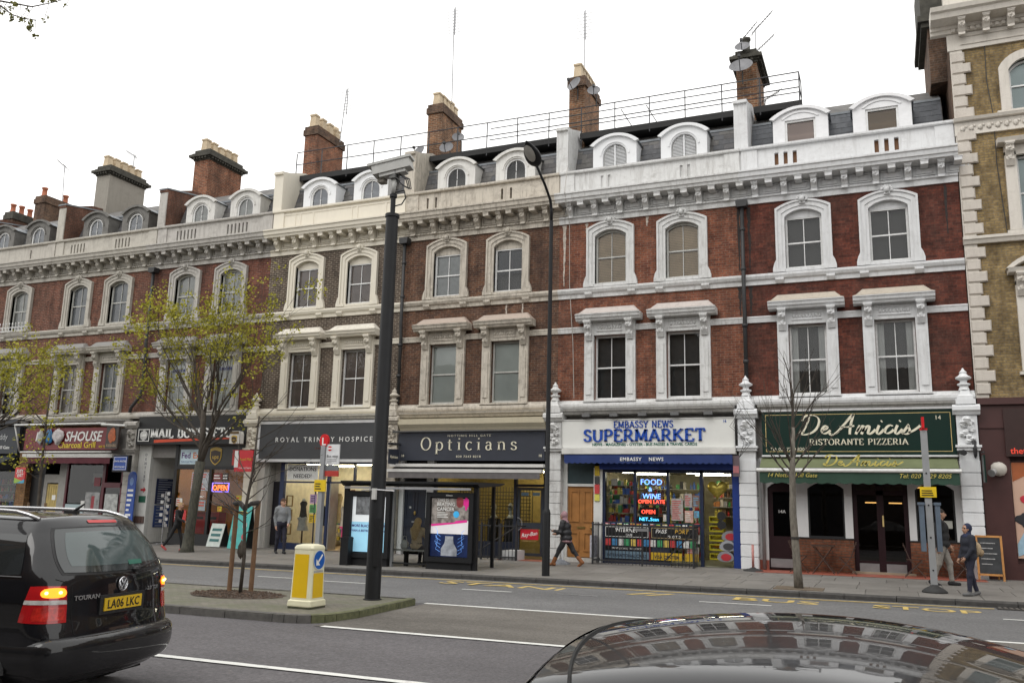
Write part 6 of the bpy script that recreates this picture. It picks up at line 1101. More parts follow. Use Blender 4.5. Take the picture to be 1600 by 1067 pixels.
# ================================================================== 26 dark shopfront
r=HR[26]; g=gz(-39,0); nd=plain('night_navy',(.014,.018,.024),.5,0,.1,3); sg=ob('shop_sign',MB().box(-41.9,-36.4,-.34,-.2,3.45,4.6),nd,r); txt('caddy',(-37.5,-.345,4.05),.35,plain('letter_grey',(.35,.36,.36),.5),sg,bold=.005); txt('Notting Hill Gate',(-37.6,-.345,3.65),.2,white_l,sg); ob('awning_canvas',MB().prism([(-.2,3.4),(-1.0,3.0),(-1.0,2.75),(-.2,2.75)],'x',-41.9,-36.5),nd,r); ob('sill_box',MB().box(-41.9,-36.4,-.5,0,4.65,4.9),nd,r)
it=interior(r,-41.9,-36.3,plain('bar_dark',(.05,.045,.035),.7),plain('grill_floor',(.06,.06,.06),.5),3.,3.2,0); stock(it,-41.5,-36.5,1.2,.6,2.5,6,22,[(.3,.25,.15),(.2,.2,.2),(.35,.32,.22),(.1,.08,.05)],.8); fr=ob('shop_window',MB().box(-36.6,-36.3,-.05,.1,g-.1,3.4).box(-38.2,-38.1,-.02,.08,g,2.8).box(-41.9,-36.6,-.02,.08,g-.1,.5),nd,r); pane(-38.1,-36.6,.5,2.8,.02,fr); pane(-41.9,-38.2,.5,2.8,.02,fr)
je=thing('projecting_sign',(-35.500,-.6,2.5),'small red takeaway flag sign with a green and blue corner','sign'); ob('panel',MB().box(-35.750,-35.150,-.8,-.74,2.3,2.85),plain('eat_red',(.5,.03,.03),.4),je); ob('colour_corner',MB().prism([(-35.750,2.2),(-35.500,2.2),(-35.300,2.3),(-35.750,2.42)],'y',-.81,-.8),plain('eat_green',(.25,.4,.05),.4),je); ob('blue_corner',MB().prism([(-35.600,2.2),(-35.150,2.2),(-35.150,2.36)],'y',-.812,-.802),plain('eat_blue',(.05,.3,.45),.4),je); txt('JUST',(-35.450,-.81,2.63),.19,white_l,je,bold=.015,ext=.004,shear=.1); txt('EAT',(-35.420,-.81,2.46),.19,white_l,je,bold=.015,ext=.004,shear=.1); ob('arm',MB().tube([(-35.200,0,2.6),(-35.200,-.75,2.6)],.02,6),iron,je)
# ================================================================== hanging sign of the restaurant and loose wires
t=thing('projecting_sign',(-.05,-.6,2.9),'narrow dark green hanging board on the restaurant end pilaster','sign'); ob('board',MB().box(.02,.06,-.85,-.38,2.65,3.35),dg,t); ob('arm',MB().tube([(.04,-.28,3.45),(.04,-.9,3.42)],.02,6).lump((-.12,-.36,3.55),(.06,.06,.25),2,.15,8),iron,t)
t=thing('wall_spotlight',(-.5,-.45,3.4),'small black spotlight at the end of the green restaurant sign','lamp'); ob('head',MB().tube([(-.5,-.35,3.45),(-.4,-.6,3.42)],[.05,.08],8),iron,t)
t=thing('notice_box',(-6.2,-.4,3.0),'small dark notice box on the pilaster beside the supermarket awning','sign'); ob('panel',MB().box(-6.38,-6.2,-.5,-.42,2.75,3.35),plain('notice_dark',(.1,.07,.08),.5),t); ob('notice_stripe',MB().box(-6.37,-6.21,-.51,-.5,2.85,3.05),plain('notice_pink',(.35,.12,.13),.5),t)
mb=MB()
for k in range(3): mb.tube([(-6.3+.1*k,-.48,4.7),(-6.25-.1*k,-.5,4.2),(-6.05+.1*k,-.5,3.7),(-6.2,-.45,3.3)],.008,4)
ob('loose_cables',mb,pipe_m,HR[16])
ob('wall_cable',MB().tube([(-11.65,-.3,13.0),(-11.62,-.64,12.0),(-11.6,-.15,11.0),(-11.6,-.1,9.0),(-11.45,-.12,7.0),(-11.4,-.1,5.2)],.012,4),plain('cable_pale',(.35,.33,.3),.6),HR[16])
# ================================================================== street furniture
blk=plain('street_black',(.011,.0115,.013),.5,0,.15,5,spec=.3); cam_grey=plain('camera_grey',(.42,.42,.4),.5,0,.08,5)
# --- CCTV mast on the island
x,y=-10.96,-12.34; z=SLOPE*x+.11; t=thing('cctv_mast',(x,y,z),'thick black mast with a boxy grey camera on top, standing on the traffic island','camera mast')
ob('column',MB().lathe([(.165,0),(.165,.02),(.14,.03),(.138,2.5),(.132,2.52),(.12,7.2),(.14,7.21),(.14,7.27),(.1,7.28)],x,y,20,0,z),blk,t,autosm=40)
ob('neck',MB().lathe([(.05,7.28),(.05,7.62),(.075,7.62),(.075,7.68),(.04,7.69),(.04,8.02),(.085,8.03),(.085,8.1)],x,y,12,0,z),blk,t,autosm=40); ob('upper_neck',MB().lathe([(.045,7.7),(.045,8.03)],x,y,12,0,z+.002),cam_grey,t,smooth=True)
hm=ob('camera_housing',MB().box(-.42,.36,-.13,.13,0,.2).prism([(-.5,.19),(.4,.19),(.4,.24),(-.5,.24)],'y',-.15,.15).box(-.3,.25,-.1,.1,-.07,0),cam_grey,t); hm.location=(0,0,8.15-0); hm.rotation_euler=(R(0),R(-11),R(12)); 
for v in hm.data.vertices: v.co+=Vector((x,y,z))
ob('pan_head',MB().box(x-.07,x+.07,y-.09,y+.09,z+8.0,z+8.16),plain('camera_dark',(.12,.12,.115),.6),t)
ob('lens_shade',MB().box(x-.34,x-.2,y-.08,y+.08,z+7.95,z+8.06),plain('camera_brown',(.2,.18,.15),.6),t)
mb=MB(); 
for k in range(3): mb.tube([(x+.1,y,z+8.1),(x+.28+.04*k,y-.02,z+7.95),(x+.34+.03*k,y,z+7.75),(x+.2,y,z+7.85),(x+.05,y,z+8.0)],.012,5)
mb.tube([(x+.05,y,z+7.72),(x+.24,y,z+7.74),(x+.28,y,z+7.58),(x+.2,y,z+7.46),(x+.05,y,z+7.44)],.014,5); ob('cables',mb,blk,t)
ob('label_box',MB().box(x-.02,x+.06,y-.18,y-.13,z+1.78,z+1.98),plain('paper_grey',(.55,.55,.53),.6),t); ob('strap',MB().tube([(x-.32,y-.05,z+1.94),(x+.02,y-.15,z+1.96),(x+.36,y-.02,z+1.94)],.012,5),grey_m,t); ob('access_door',MB().box(x+.06,x+.16,y-.15,y-.1,z+.6,z+1.45),blk,t)
# --- street lamp
x,y=-10.3,-5.3; z=gz(x,y); t=thing('street_lamp',(x,y,z),'slim black lamp post with a curved arm and oval lantern before the supermarket','street lamp')
ob('post',MB().lathe([(.1,0),(.1,1.55),(.085,1.62),(.062,1.66),(.058,5),(.05,9.3)],x,y,14,0,z),blk,t,autosm=40)
arm=[(x,y,z+9.25),(x,y-.01,z+9.6),(x,y-.1,z+9.85),(x-.02,y-.45,z+10.15),(x-.05,y-1.05,z+10.5)]; ob('arm',MB().tube(arm,[.042,.04,.038,.036,.034],10),blk,t,smooth=True)
mb=MB(); v=[];f=[]; n=16; c0=Vector((x-.05,y-1.0,z+10.47)); ax_=Vector((-.02,-.87,.5)).normalized(); up_=Vector((0,.5,.87)).normalized(); sd=ax_.cross(up_)
for i in range(11):
    q=i/10; rr=.02+.2*math.sin(PI*min(1,q**.75))**.8; 
    for j in range(n): a=2*PI*j/n; s_=math.sin(a); v.append(c0+ax_*(q*.85)+sd*(rr*math.cos(a))+up_*(rr*(.75 if s_>0 else .42)*s_))
for i in range(10):
    for j in range(n): f.append((i*n+j,i*n+(j+1)%n,(i+1)*n+(j+1)%n,(i+1)*n+j))
mb.add(v,f); ob('lantern',mb,blk,t,smooth=True); c1=c0+ax_*.52-up_*.07; ob('diffuser',MB().add([c1+ax_*(.27*math.cos(a))+sd*(.13*math.sin(a))-up_*.03 for a in [k*PI/10 for k in range(20)]]+[c1-up_*.09],[(k,(k+1)%20,20) for k in range(20)]),plain('diffuser_grey',(.42,.41,.38),.3),t,smooth=True)
# --- keep-left bollard
x,y=-11.2,-13.98; z=SLOPE*x+.116; t=thing('keep_left_bollard',(x,y,z),'cream and yellow illuminated bollard with a blue arrow sign on the island','bollard'); cr_=plain('bollard_cream',(.72,.69,.5),.4,0,.06,4); yl=plain('bollard_yellow',(.72,.46,.01),.35,0,.04,4)
def rsq(h_,r_=.045,n=4): 
    p=[]
    for cx_,cy_,a0 in ((h_-r_,h_-r_,0),(-h_+r_,h_-r_,90),(-h_+r_,-h_+r_,180),(h_-r_,-h_+r_,270)):
        for k in range(n+1): a=R(a0+90*k/n); p.append((cx_+r_*math.cos(a),cy_+r_*math.sin(a)))
    return p
def loft(levels):
    m=MB(); n=len(rsq(.2)); v=[]; f=[]
    for h_,zz,r_ in levels: v+=[(x+a,y+b,z+zz) for a,b in rsq(h_,r_)]
    for i in range(len(levels)-1):
        for j in range(n): f.append((i*n+j,i*n+(j+1)%n,(i+1)*n+(j+1)%n,(i+1)*n+j))
    f.append(tuple((len(levels)-1)*n+j for j in range(n))); return m.add(v,f)
ob('shell',loft([(.205,.08,.045),(.195,.5,.045),(.185,.93,.045),(.19,.935,.045),(.192,.96,.045),(.17,1.0,.045),(.1,1.02,.04)]),cr_,t,autosm=35); ob('base',loft([(.225,.03,.03),(.23,.05,.03),(.225,.12,.03),(.2,.14,.03)]),cr_,t); ob('foot',loft([(.222,-.02,.03),(.226,.035,.03)]),plain('mossy_foot',(.06,.06,.035),.9,0,.3,10),t)
ob('yellow_panel',MB().add([(x-.155,y-.2035,z+.17),(x+.135,y-.2035,z+.17),(x+.13,y-.1905,z+.86),(x-.15,y-.1905,z+.86)],[(0,1,2,3)]),yl,t); ob('yellow_panel',MB().add([(x+.2045,y-.14,z+.17),(x+.2045,y+.14,z+.17),(x+.1985,y+.135,z+.56),(x+.1985,y-.135,z+.56)],[(0,1,2,3)]),yl,t)
ob('panel_strip',MB().add([(x+.1995,y-.13,z+.575),(x+.1995,y+.13,z+.575),(x+.199,y+.13,z+.6),(x+.199,y-.13,z+.6)],[(0,1,2,3)]),plain('strip_grey',(.35,.35,.36),.4),t)
bc=Vector((x+.1965,y,z+.77)); circ=lambda r_,o:[bc+Vector((o-.0145*math.sin(a)*r_/.5,r_*math.cos(a),r_*math.sin(a))) for a in [k*PI/16 for k in range(32)]]
ob('sign_rim',MB().add(circ(.158,.002),[tuple(range(32))]),white_l,t); sgn=ob('blue_sign',MB().add(circ(.148,.004),[tuple(range(32))]),plain('sign_blue',(.005,.1,.42),.35),t)
ar=[(.09,.02),(.0,-.09)] ; pts=[(.095,.07),(.07,.095),(-.045,-.02),(-.085,.02),(-.09,-.085),(.02,-.085),(-.02,-.045)]
ob('white_arrow',MB().add([bc+Vector((.007-.0145*b/.5,a,b)) for a,b in pts],[(0,1,2,6),(6,2,3,4,5)]),white_l,t)
# --- bus shelter
t=thing('bus_shelter',(-14.5,-4.6,gz(-14.5,-4.6)),'black framed bus shelter with two poster panels and a flat roof','bus shelter'); zp=gz(-14.5,-4.7)
ob('roof',MB().prism([(-5.1,2.36),(-5.1,2.3),(-4.95,2.22),(-3.6,2.3),(-3.3,2.36),(-3.3,2.38)],'x',-16.7,-12.35),blk,t); ob('roof_fascia',MB().box(-16.55,-12.55,-5.12,-5.1,2.14,2.2),plain('fascia_alu',(.42,.43,.45),.35,.5,.1,3),t)
for px_ in (-16.62,-12.5): ob('post',MB().box(px_-.06,px_+.06,-4.9,-4.78,gz(px_,-4.8)-.02,2.3),blk,t)
for px_ in (-16.5,-12.55): ob('post',MB().box(px_-.04,px_+.04,-3.65,-3.57,gz(px_,-3.6)-.02,2.3),blk,t)
def adpanel(x0,x1,nm):
    p=ob('advert_panel',frame(x0,x1,zp+.2,2.08,.13,-5.0,-4.72),blk,t); ob('panel_back',MB().box(x0+.1,x1-.1,-4.9,-4.75,zp+.3,2.0),blk,p); ob('plinth',MB().box(x0+.04,x1-.04,-4.95,-4.76,zp-.02,zp+.2),blk,p); return p
litp=lambda nm,c,var=.1,sc=3,e=.35:_lit(nm,c,var,sc,e)
def _lit(nm,c,var,sc,e):
    if nm in _M: return _M[nm]
    m=plain(nm,c,.3,0,var,sc); b=m.node_tree.nodes['Principled BSDF']; src=b.inputs['Base Color'].links[0].from_socket; m.node_tree.links.new(src,b.inputs['Emission Color']); b.inputs['Emission Strength'].default_value=e; return m
p=adpanel(-16.5,-15.1,'l'); Y=-4.93
ob('poster_sky',MB().box(-16.36,-15.24,-4.92,-4.9,.4,1.22),litp('poster_sky',(.3,.58,.75),.12,1.5),p); ob('poster_white',MB().box(-16.36,-15.24,-4.92,-4.9,1.22,1.92),litp('poster_white',(.68,.72,.74),.05,1),p); ob('poster_photo',MB().box(-16.24,-15.36,-4.93,-4.92,1.42,1.92),litp('poster_photo',(.12,.125,.13),.9,5,.3),p)
pu=plain('poster_purple',(.06,.02,.22),.5)
txt('MORE BLACK FRONTIER',(-15.8,-4.925,1.08),.1,pu,p,bold=.012,ext=.004); txt('THAN A BISTRO RESTAURANT',(-15.8,-4.925,.95),.085,pu,p,bold=.012,ext=.004)
p=adpanel(-13.95,-12.52,'r'); ob('poster_rock',MB().box(-13.81,-12.66,-4.92,-4.9,1.2,1.92),litp('poster_rock',(.2,.18,.165),.7,7,.3),p); ob('poster_pale',MB().add([(-13.81,-4.925,.98),(-12.66,-4.925,.98),(-12.66,-4.925,1.34),(-13.81,-4.925,1.2)],[(0,1,2,3)]),litp('poster_pale',(.66,.64,.65),.06,2),p); ob('pink_toothbrush',MB().add([(-13.8,-4.93,1.17),(-13.1,-4.93,1.25),(-12.72,-4.93,1.3),(-12.72,-4.93,1.36),(-13.05,-4.93,1.33),(-13.1,-4.93,1.29),(-13.8,-4.93,1.23)],[(0,1,2,3,4,5,6)]),litp('poster_pink',(.62,.03,.24),.1,3),p)
ob('poster_navy',MB().box(-13.81,-12.66,-4.92,-4.9,.38,.97),litp('poster_navy',(.008,.018,.07),.5,3,.25),p); ob('printed_bottle',MB().add([(-13.48,-4.926,.4),(-13.0,-4.926,.4),(-13.0,-4.926,.58),(-13.1,-4.926,.74),(-13.13,-4.926,.88),(-13.35,-4.926,.88),(-13.38,-4.926,.74),(-13.48,-4.926,.58)],[tuple(range(8))]),litp('poster_silver',(.22,.235,.26),.5,4,.25),p); ob('bottle_cap',MB().box(-13.36,-13.12,-4.93,-4.926,.84,.92),litp('poster_steel',(.25,.26,.28),.3,6),p)
mb=MB()
for k in range(10):
    s=-1 if k%2 else 1; z0=.45+.05*k; mb.tube([(-13.24+s*.26,-4.927,z0),(-13.24+s*(.38+.03*(k%3)),-4.927,z0+.08),(-13.24+s*.36,-4.927,z0+.16),(-13.24+s*(.45-.03*(k%4)),-4.927,z0+.24)],.004,3)
ob('printed_sparks',mb,litp('poster_spark',(.15,.35,.8),.1,3,.8),p,kind='stuff'); ob('printed_face',MB().lump((-12.95,-4.922,1.82),(.12,.006,.13),2,.1,12),litp('poster_maroon',(.22,.05,.05),.3,6),p); ob('printed_hand',MB().lump((-12.76,-4.922,1.8),(.08,.006,.14),5,.3,12),litp('poster_pink',(.62,.03,.24),.1,3),p); ob('blue_badge',MB().add([(-13.05+.09*math.cos(a),-4.93,1.5+.09*math.sin(a)) for a in [k*PI/10 for k in range(20)]],[tuple(range(20))]),litp('poster_blue',(.05,.35,.65),.1,3),p)
txt('THIS IS',(-13.65,-4.925,1.84),.12,white_l,p,align='LEFT',bold=.012,ext=.004); txt('BEATING',(-13.65,-4.925,1.72),.135,white_l,p,align='LEFT',bold=.014,ext=.004); txt('CANCER',(-13.65,-4.925,1.59),.135,white_l,p,align='LEFT',bold=.014,ext=.004); lines_(-13.63,-13.2,1.4,1.56,4,-4.922,white_l,p,3); txt('JCDecaux',(-13.24,-5.003,1.985),.05,white_l,p,bold=.01,ext=.004)
gp=ob('back_glass',MB().add([(-15.1,-4.8,.45),(-13.95,-4.8,.45),(-13.95,-4.8,2.1),(-15.1,-4.8,2.1)],[(0,1,2,3)]),glass('shelter_glass',(.8,.85,.85),1.5),t); ob('glass_post',MB().box(-15.1,-15.04,-4.85,-4.75,zp-.02,2.2),plain('post_alu',(.3,.31,.32),.4,.4,.1,3),t); ob('rail',MB().box(-15.1,-13.95,-4.82,-4.78,.12,.16),blk,t)
bn=ob('bench_seat',MB().prism([(-4.55,.5),(-4.15,.48),(-4.15,.44),(-4.55,.46)],'x',-15.15,-13.9),plain('bench_grey',(.4,.4,.39),.4,.2,.1,4),t)
for x in (-14.85,-14.25): ob('bench_leg',MB().box(x-.035,x+.035,-4.45,-4.3,zp-.02,.46),blk,t)
# --- bus stop poles
t=thing('bus_stop_flag',(-17.05,-5.5,gz(-17.05,-5.5)),'grey bus stop post with a red roundel and timetable flag, behind the bollard','bus stop'); z=gz(-17,-5.5); ps_=plain('post_silver',(.36,.37,.38),.4,.4,.1,3)
ob('post',MB().box(-17.12,-16.98,-5.57,-5.43,z-.05,3.32),ps_,t); ob('roundel',MB().prism([(-17.05+.14*math.cos(a),3.46+.19*math.sin(a)) for a in [k*PI/10 for k in range(20)]],'y',-5.55,-5.45),plain('roundel_red',(.55,.01,.015),.35),t); txt('L',(-17.04,-5.555,3.34),.3,white_l,t,bold=.015,ext=.006)
fl=ob('flag_panel',MB().box(-16.97,-16.52,-5.52,-5.48,2.78,3.36),plain('flag_white',(.64,.65,.66),.4),t); ob('flag_grey',MB().box(-16.97,-16.52,-5.52,-5.48,2.62,2.775),plain('flag_slate',(.14,.15,.16),.4),t); ob('flag_red_strip',MB().box(-16.97,-16.52,-5.52,-5.48,2.46,2.615),plain('flag_red2',(.4,.04,.03),.4),t); ob('red_logo',MB().add([(-16.84+.07*math.cos(a),-5.524,3.24+.07*math.sin(a)) for a in [k*PI/8 for k in range(16)]],[tuple(range(16))]),plain('roundel_red',(.55,.01,.015),.35),fl); ob('logo_bar',MB().box(-16.93,-16.75,-5.53,-5.525,3.22,3.26),white_l,fl); txt('Bus stop',(-16.74,-5.524,2.99),.11,black_p,fl,ext=.003); lines_(-16.92,-16.58,2.82,2.96,3,-5.522,plain('strip_grey',(.35,.35,.36),.4),fl,2)
yn_=ob('yellow_notice',MB().box(-17.24,-16.86,-5.6,-5.57,2.03,2.36),plain('notice_yellow',(.68,.47,.01),.45),t); lines_(-17.2,-16.9,2.07,2.28,3,-5.602,black_p,yn_,4)
x,y=-1.47,-4.65; z=gz(x,y); t=thing('temporary_bus_stop',(x,y,z),'leaning silver temporary bus stop post on a round black base','bus stop')
ob('base',MB().lathe([(.26,0),(.26,.03),(.2,.08),(.09,.14),(.08,.17)],x,y,18,0,z),plain('rubber_black',(.03,.03,.03),.8,0,.2,8),t,smooth=True); ob('post',MB().add([(x-.07,y-.05,z+.1),(x+.07,y-.05,z+.1),(x+.07,y+.05,z+.1),(x-.07,y+.05,z+.1),(x-.09,y-.05,3.66),(x+.05,y-.05,3.66),(x+.05,y+.05,3.66),(x-.09,y+.05,3.66)],[(0,1,5,4),(1,2,6,5),(2,3,7,6),(3,0,4,7),(4,5,6,7)]),ps_,t)
ob('red_cap',MB().box(x-.1,x+.06,y-.06,y+.06,3.66,3.7),plain('roundel_red',(.55,.01,.015),.35),t); ob('red_fin',MB().box(x-.055,x+.0,y-.14,y+.14,3.7,3.95),plain('roundel_red',(.55,.01,.015),.35),t)
yn_=ob('yellow_notice',MB().box(x-.17,x+.16,y-.08,y-.05,2.17,2.4),plain('notice_yellow',(.68,.47,.01),.45),t); lines_(x-.14,x+.13,2.19,2.34,3,y-.082,black_p,yn_,5)
for s in (-1,1): ob('timetable_case',MB().box(x+s*.16-.05,x+s*.16+.05,y-.1,y+.35,1.0,2.02).box(x+s*.16-.07,x+s*.16+.07,y-.12,y+.37,2.0,2.06),plain('case_slate',(.1,.13,.17),.4),t)
for k in range(4): ob('bolt',MB().lump((x-.005-.005*k,y-.055,.6+.7*k),(.02,.015,.02),0,0,8),blk,t)
# --- drain grating
t=ob('drain_grating',MB().box(-.45,.5,-6.4,-6.05,.004,.02),plain('grate_iron',(.03,.028,.026),.7),None,label='iron drain grating in the gutter by the end of the yellow line',cat='drain',base=(0,-6.2,0))
for k in range(9): ob('grate_bar',MB().box(-.42+k*.1,-.37+k*.1,-6.38,-6.07,.02,.032),plain('grate_bar_iron',(.1,.09,.08),.6),t)
# --- litter bin
x,y=-16.4,-5.0; z=gz(x,y); t=thing('litter_bin',(x,y,z),'narrow black litter bin beside the left poster panel','bin'); ob('body',MB().box(x-.14,x+.12,y-.16,y+.16,z,z+.72),blk,t); ob('lid',MB().box(x-.15,x+.13,y-.17,y+.17,z+.72,z+.76).box(x-.12,x+.1,y-.12,y+.12,z+.76,z+.78),blk,t)
# --- weighted sign bases by the lamp and by the pilaster
x,y=-11.35,-1.3; z=gz(x,y); t=thing('post_base',(x,y,z),'grey pyramid foot with a short white pole beside the lamp post','post base'); ob('foot',MB().lathe([(.3,0),(.28,.04),(.06,.14),(.04,.16)],x,y,8,0,z),plain('foot_grey',(.17,.18,.2),.6,0,.2,8),t); ob('pole',MB().tube([(x+.06,y,z+.1),(x+.04,y,z+.95)],.03,8),plain('flag_white',(.64,.65,.66),.4),t)
x,y=-5.85,-.75; z=gz(x,y); t=thing('barrier_post',(x,y,z),'red and white striped post on a round black foot against the white pilaster','post'); ob('foot',MB().lathe([(.28,0),(.26,.03),(.08,.08),(.05,.1)],x,y,14,0,z),plain('rubber_black',(.03,.03,.03),.8,0,.2,8),t); ob('pole',MB().tube([(x,y,z+.1),(x,y,z+.72)],.035,10),plain('faded_red',(.45,.2,.18),.6,0,.3,12),t,smooth=True)
# --- chalkboard
x,y=.02,-.75; z=gz(x,y); t=thing('chalkboard',(x,y,z),'chalkboard in an orange wooden frame leaning by the maroon wall','chalkboard'); wd_=plain('orange_wood',(.42,.19,.05),.5,0,.2,5)
def tl(px_,pz): return Vector((x+px_,y+.1+.24*pz/1.1*.6,z+pz))
def bar(a,b,w,m_,nm): 
    A,B=tl(*a),tl(*b); ob(nm,MB().box(min(A.x,B.x)-w/2,max(A.x,B.x)+w/2,0,.04,min(a[1],b[1])-w/2,max(a[1],b[1])+w/2).xf(lambda p:Vector((p.x,y+.1+.131*p.z+p.y,z+p.z))),m_,t)
bar((-.28,.05),(-.28,1.1),.05,wd_,'frame_stile'); bar((.28,.0),(.28,1.1),.05,wd_,'frame_stile'); bar((-.25,1.1),(.25,1.1),.05,wd_,'frame_rail'); bar((-.25,.15),(.25,.15),.05,wd_,'frame_rail'); ob('slate_panel',MB().box(x-.26,x+.26,.01,.03,.18,1.08).xf(lambda p:Vector((p.x,y+.1+.131*p.z+p.y,z+p.z))),plain('chalk_black',(.03,.032,.035),.8,0,.3,6),t)
for k in range(5): ob('chalk_writing',MB().box(x-.2,x+.05+.03*(k*7%5),-.002,.004,.4+.13*k,.425+.13*k).xf(lambda p:Vector((p.x,y+.1+.131*p.z+p.y,z+p.z))),plain('chalk',(.28,.28,.28),.9,0,.5,30),t)
ob('rear_leg',MB().tube([tl(.2,1.05)+Vector((0,.03,0)),(x+.2,y+.55,z)],.02,6).tube([tl(-.2,1.05)+Vector((0,.03,0)),(x-.2,y+.55,z)],.02,6),wd_,t)
# --- bistro tables and chairs
bw=plain('bistro_brown',(.05,.025,.016),.5,0,.2,6)
def table(x,y,label):
    z=gz(x,y); t=thing('bistro_table',(x,y,z),label,'table','folding bistro tables'); ob('table_top',MB().box(x-.3,x+.3,y-.28,y+.28,z+.72,z+.745),bw,t)
    for k in range(5): ob('slat',MB().box(x-.3,x+.3,y-.28+k*.115,y-.18+k*.115,z+.746,z+.755),bw,t)
    for s in (-.22,.22):
        for a,b in ((-.28,.25),(.28,-.25)): ob('leg',MB().tube([(x+a,y+s,z),(x+b,y+s,z+.72)],.014,6),bw,t)
def chair(x,y,face,label):
    z=gz(x,y); t=thing('folding_chair',(x,y,z),label,'chair','folding bistro chairs'); s=face
    for k in range(4): ob('seat_slat',MB().box(x-.18+k*.095,x-.1+k*.095,y-.2,y+.2,z+.44,z+.455),bw,t)
    for yy in (-.2,.2):
        ob('leg',MB().tube([(x-s*.24,y+yy,z),(x+s*.2,y+yy,z+.44)],.012,6),bw,t); ob('back_leg',MB().tube([(x+s*.26,y+yy,z),(x-s*.1,y+yy,z+.44),(x-s*.25,y+yy,z+.86)],.012,6),bw,t)
    for k in range(2): ob('back_slat',MB().tube([(x-s*(.2+.04*k),y-.2,z+.68+.12*k),(x-s*(.2+.04*k),y+.2,z+.68+.12*k)],.018,6),bw,t)
table(-4.0,-.55,'brown folding bistro table under the arched restaurant window'); chair(-4.65,-.5,1,'brown folding chair beside the bistro table, next to the single dark door'); chair(-3.4,-.5,-1,'brown folding chair beside the bistro table, next to the double doors'); table(-1.1,-.55,'brown folding bistro table under the restaurant window by the end pilaster'); chair(-1.75,-.5,1,'brown folding chair at the end-pilaster table, next to the double doors'); chair(-.55,-.5,-1,'brown folding chair at the end-pilaster table, next to the chalkboard')
# ================================================================== people: one skinned surface each, grown from a posed skeleton
def surface_nets(F,o,h):
    s=F<0; nx,ny,nz=F.shape; C=np.zeros((nx-1,ny-1,nz-1),bool); first=s[:-1,:-1,:-1]
    for i in (0,1):
        for j in (0,1):
            for k in (0,1): C|=(s[i:nx-1+i,j:ny-1+j,k:nz-1+k]!=first)
    idx=-np.ones(C.shape,int); cells=np.argwhere(C); idx[tuple(cells.T)]=np.arange(len(cells)); acc=np.zeros((len(cells),3)); cnt=np.zeros(len(cells))
    cr=[(i,j,k) for i in (0,1) for j in (0,1) for k in (0,1)]
    for a in cr:
        for ax in range(3):
            if a[ax]==0:
                b=list(a); b[ax]=1; ia=cells+a; ib=cells+b; fa=F[tuple(ia.T)]; fb=F[tuple(ib.T)]; m=(fa<0)!=(fb<0); t=np.where(m,fa/(fa-fb+1e-12),0); p=np.array(a,float)+np.outer(t,np.array(b)-np.array(a)); acc[m]+=p[m]; cnt[m]+=1
    V=o+h*(cells+acc/np.maximum(cnt,1)[:,None]); Q=[]
    for ax in range(3):
        sl=[slice(1,-1)]*3; A=[slice(1,n-1) for n in F.shape]; B=list(A); A[ax]=slice(0,F.shape[ax]-1); B[ax]=slice(1,F.shape[ax])
        fa=s[tuple(A)]; fb=s[tuple(B)]; e=np.argwhere(fa!=fb); off=np.ones(3,int); off[ax]=0; e=e+off; u,v=[(1,2),(2,0),(0,1)][ax]
        q=[]
        for du,dv in ((-1,-1),(0,-1),(0,0),(-1,0)):
            d=np.zeros(3,int); d[u]=du; d[v]=dv; q.append(idx[tuple((e+d).T)])
        q=np.array(q).T; ins=s[tuple(e.T)]; q[~ins]=q[~ins][:,::-1]; Q.append(q)
    return V,np.concatenate(Q)
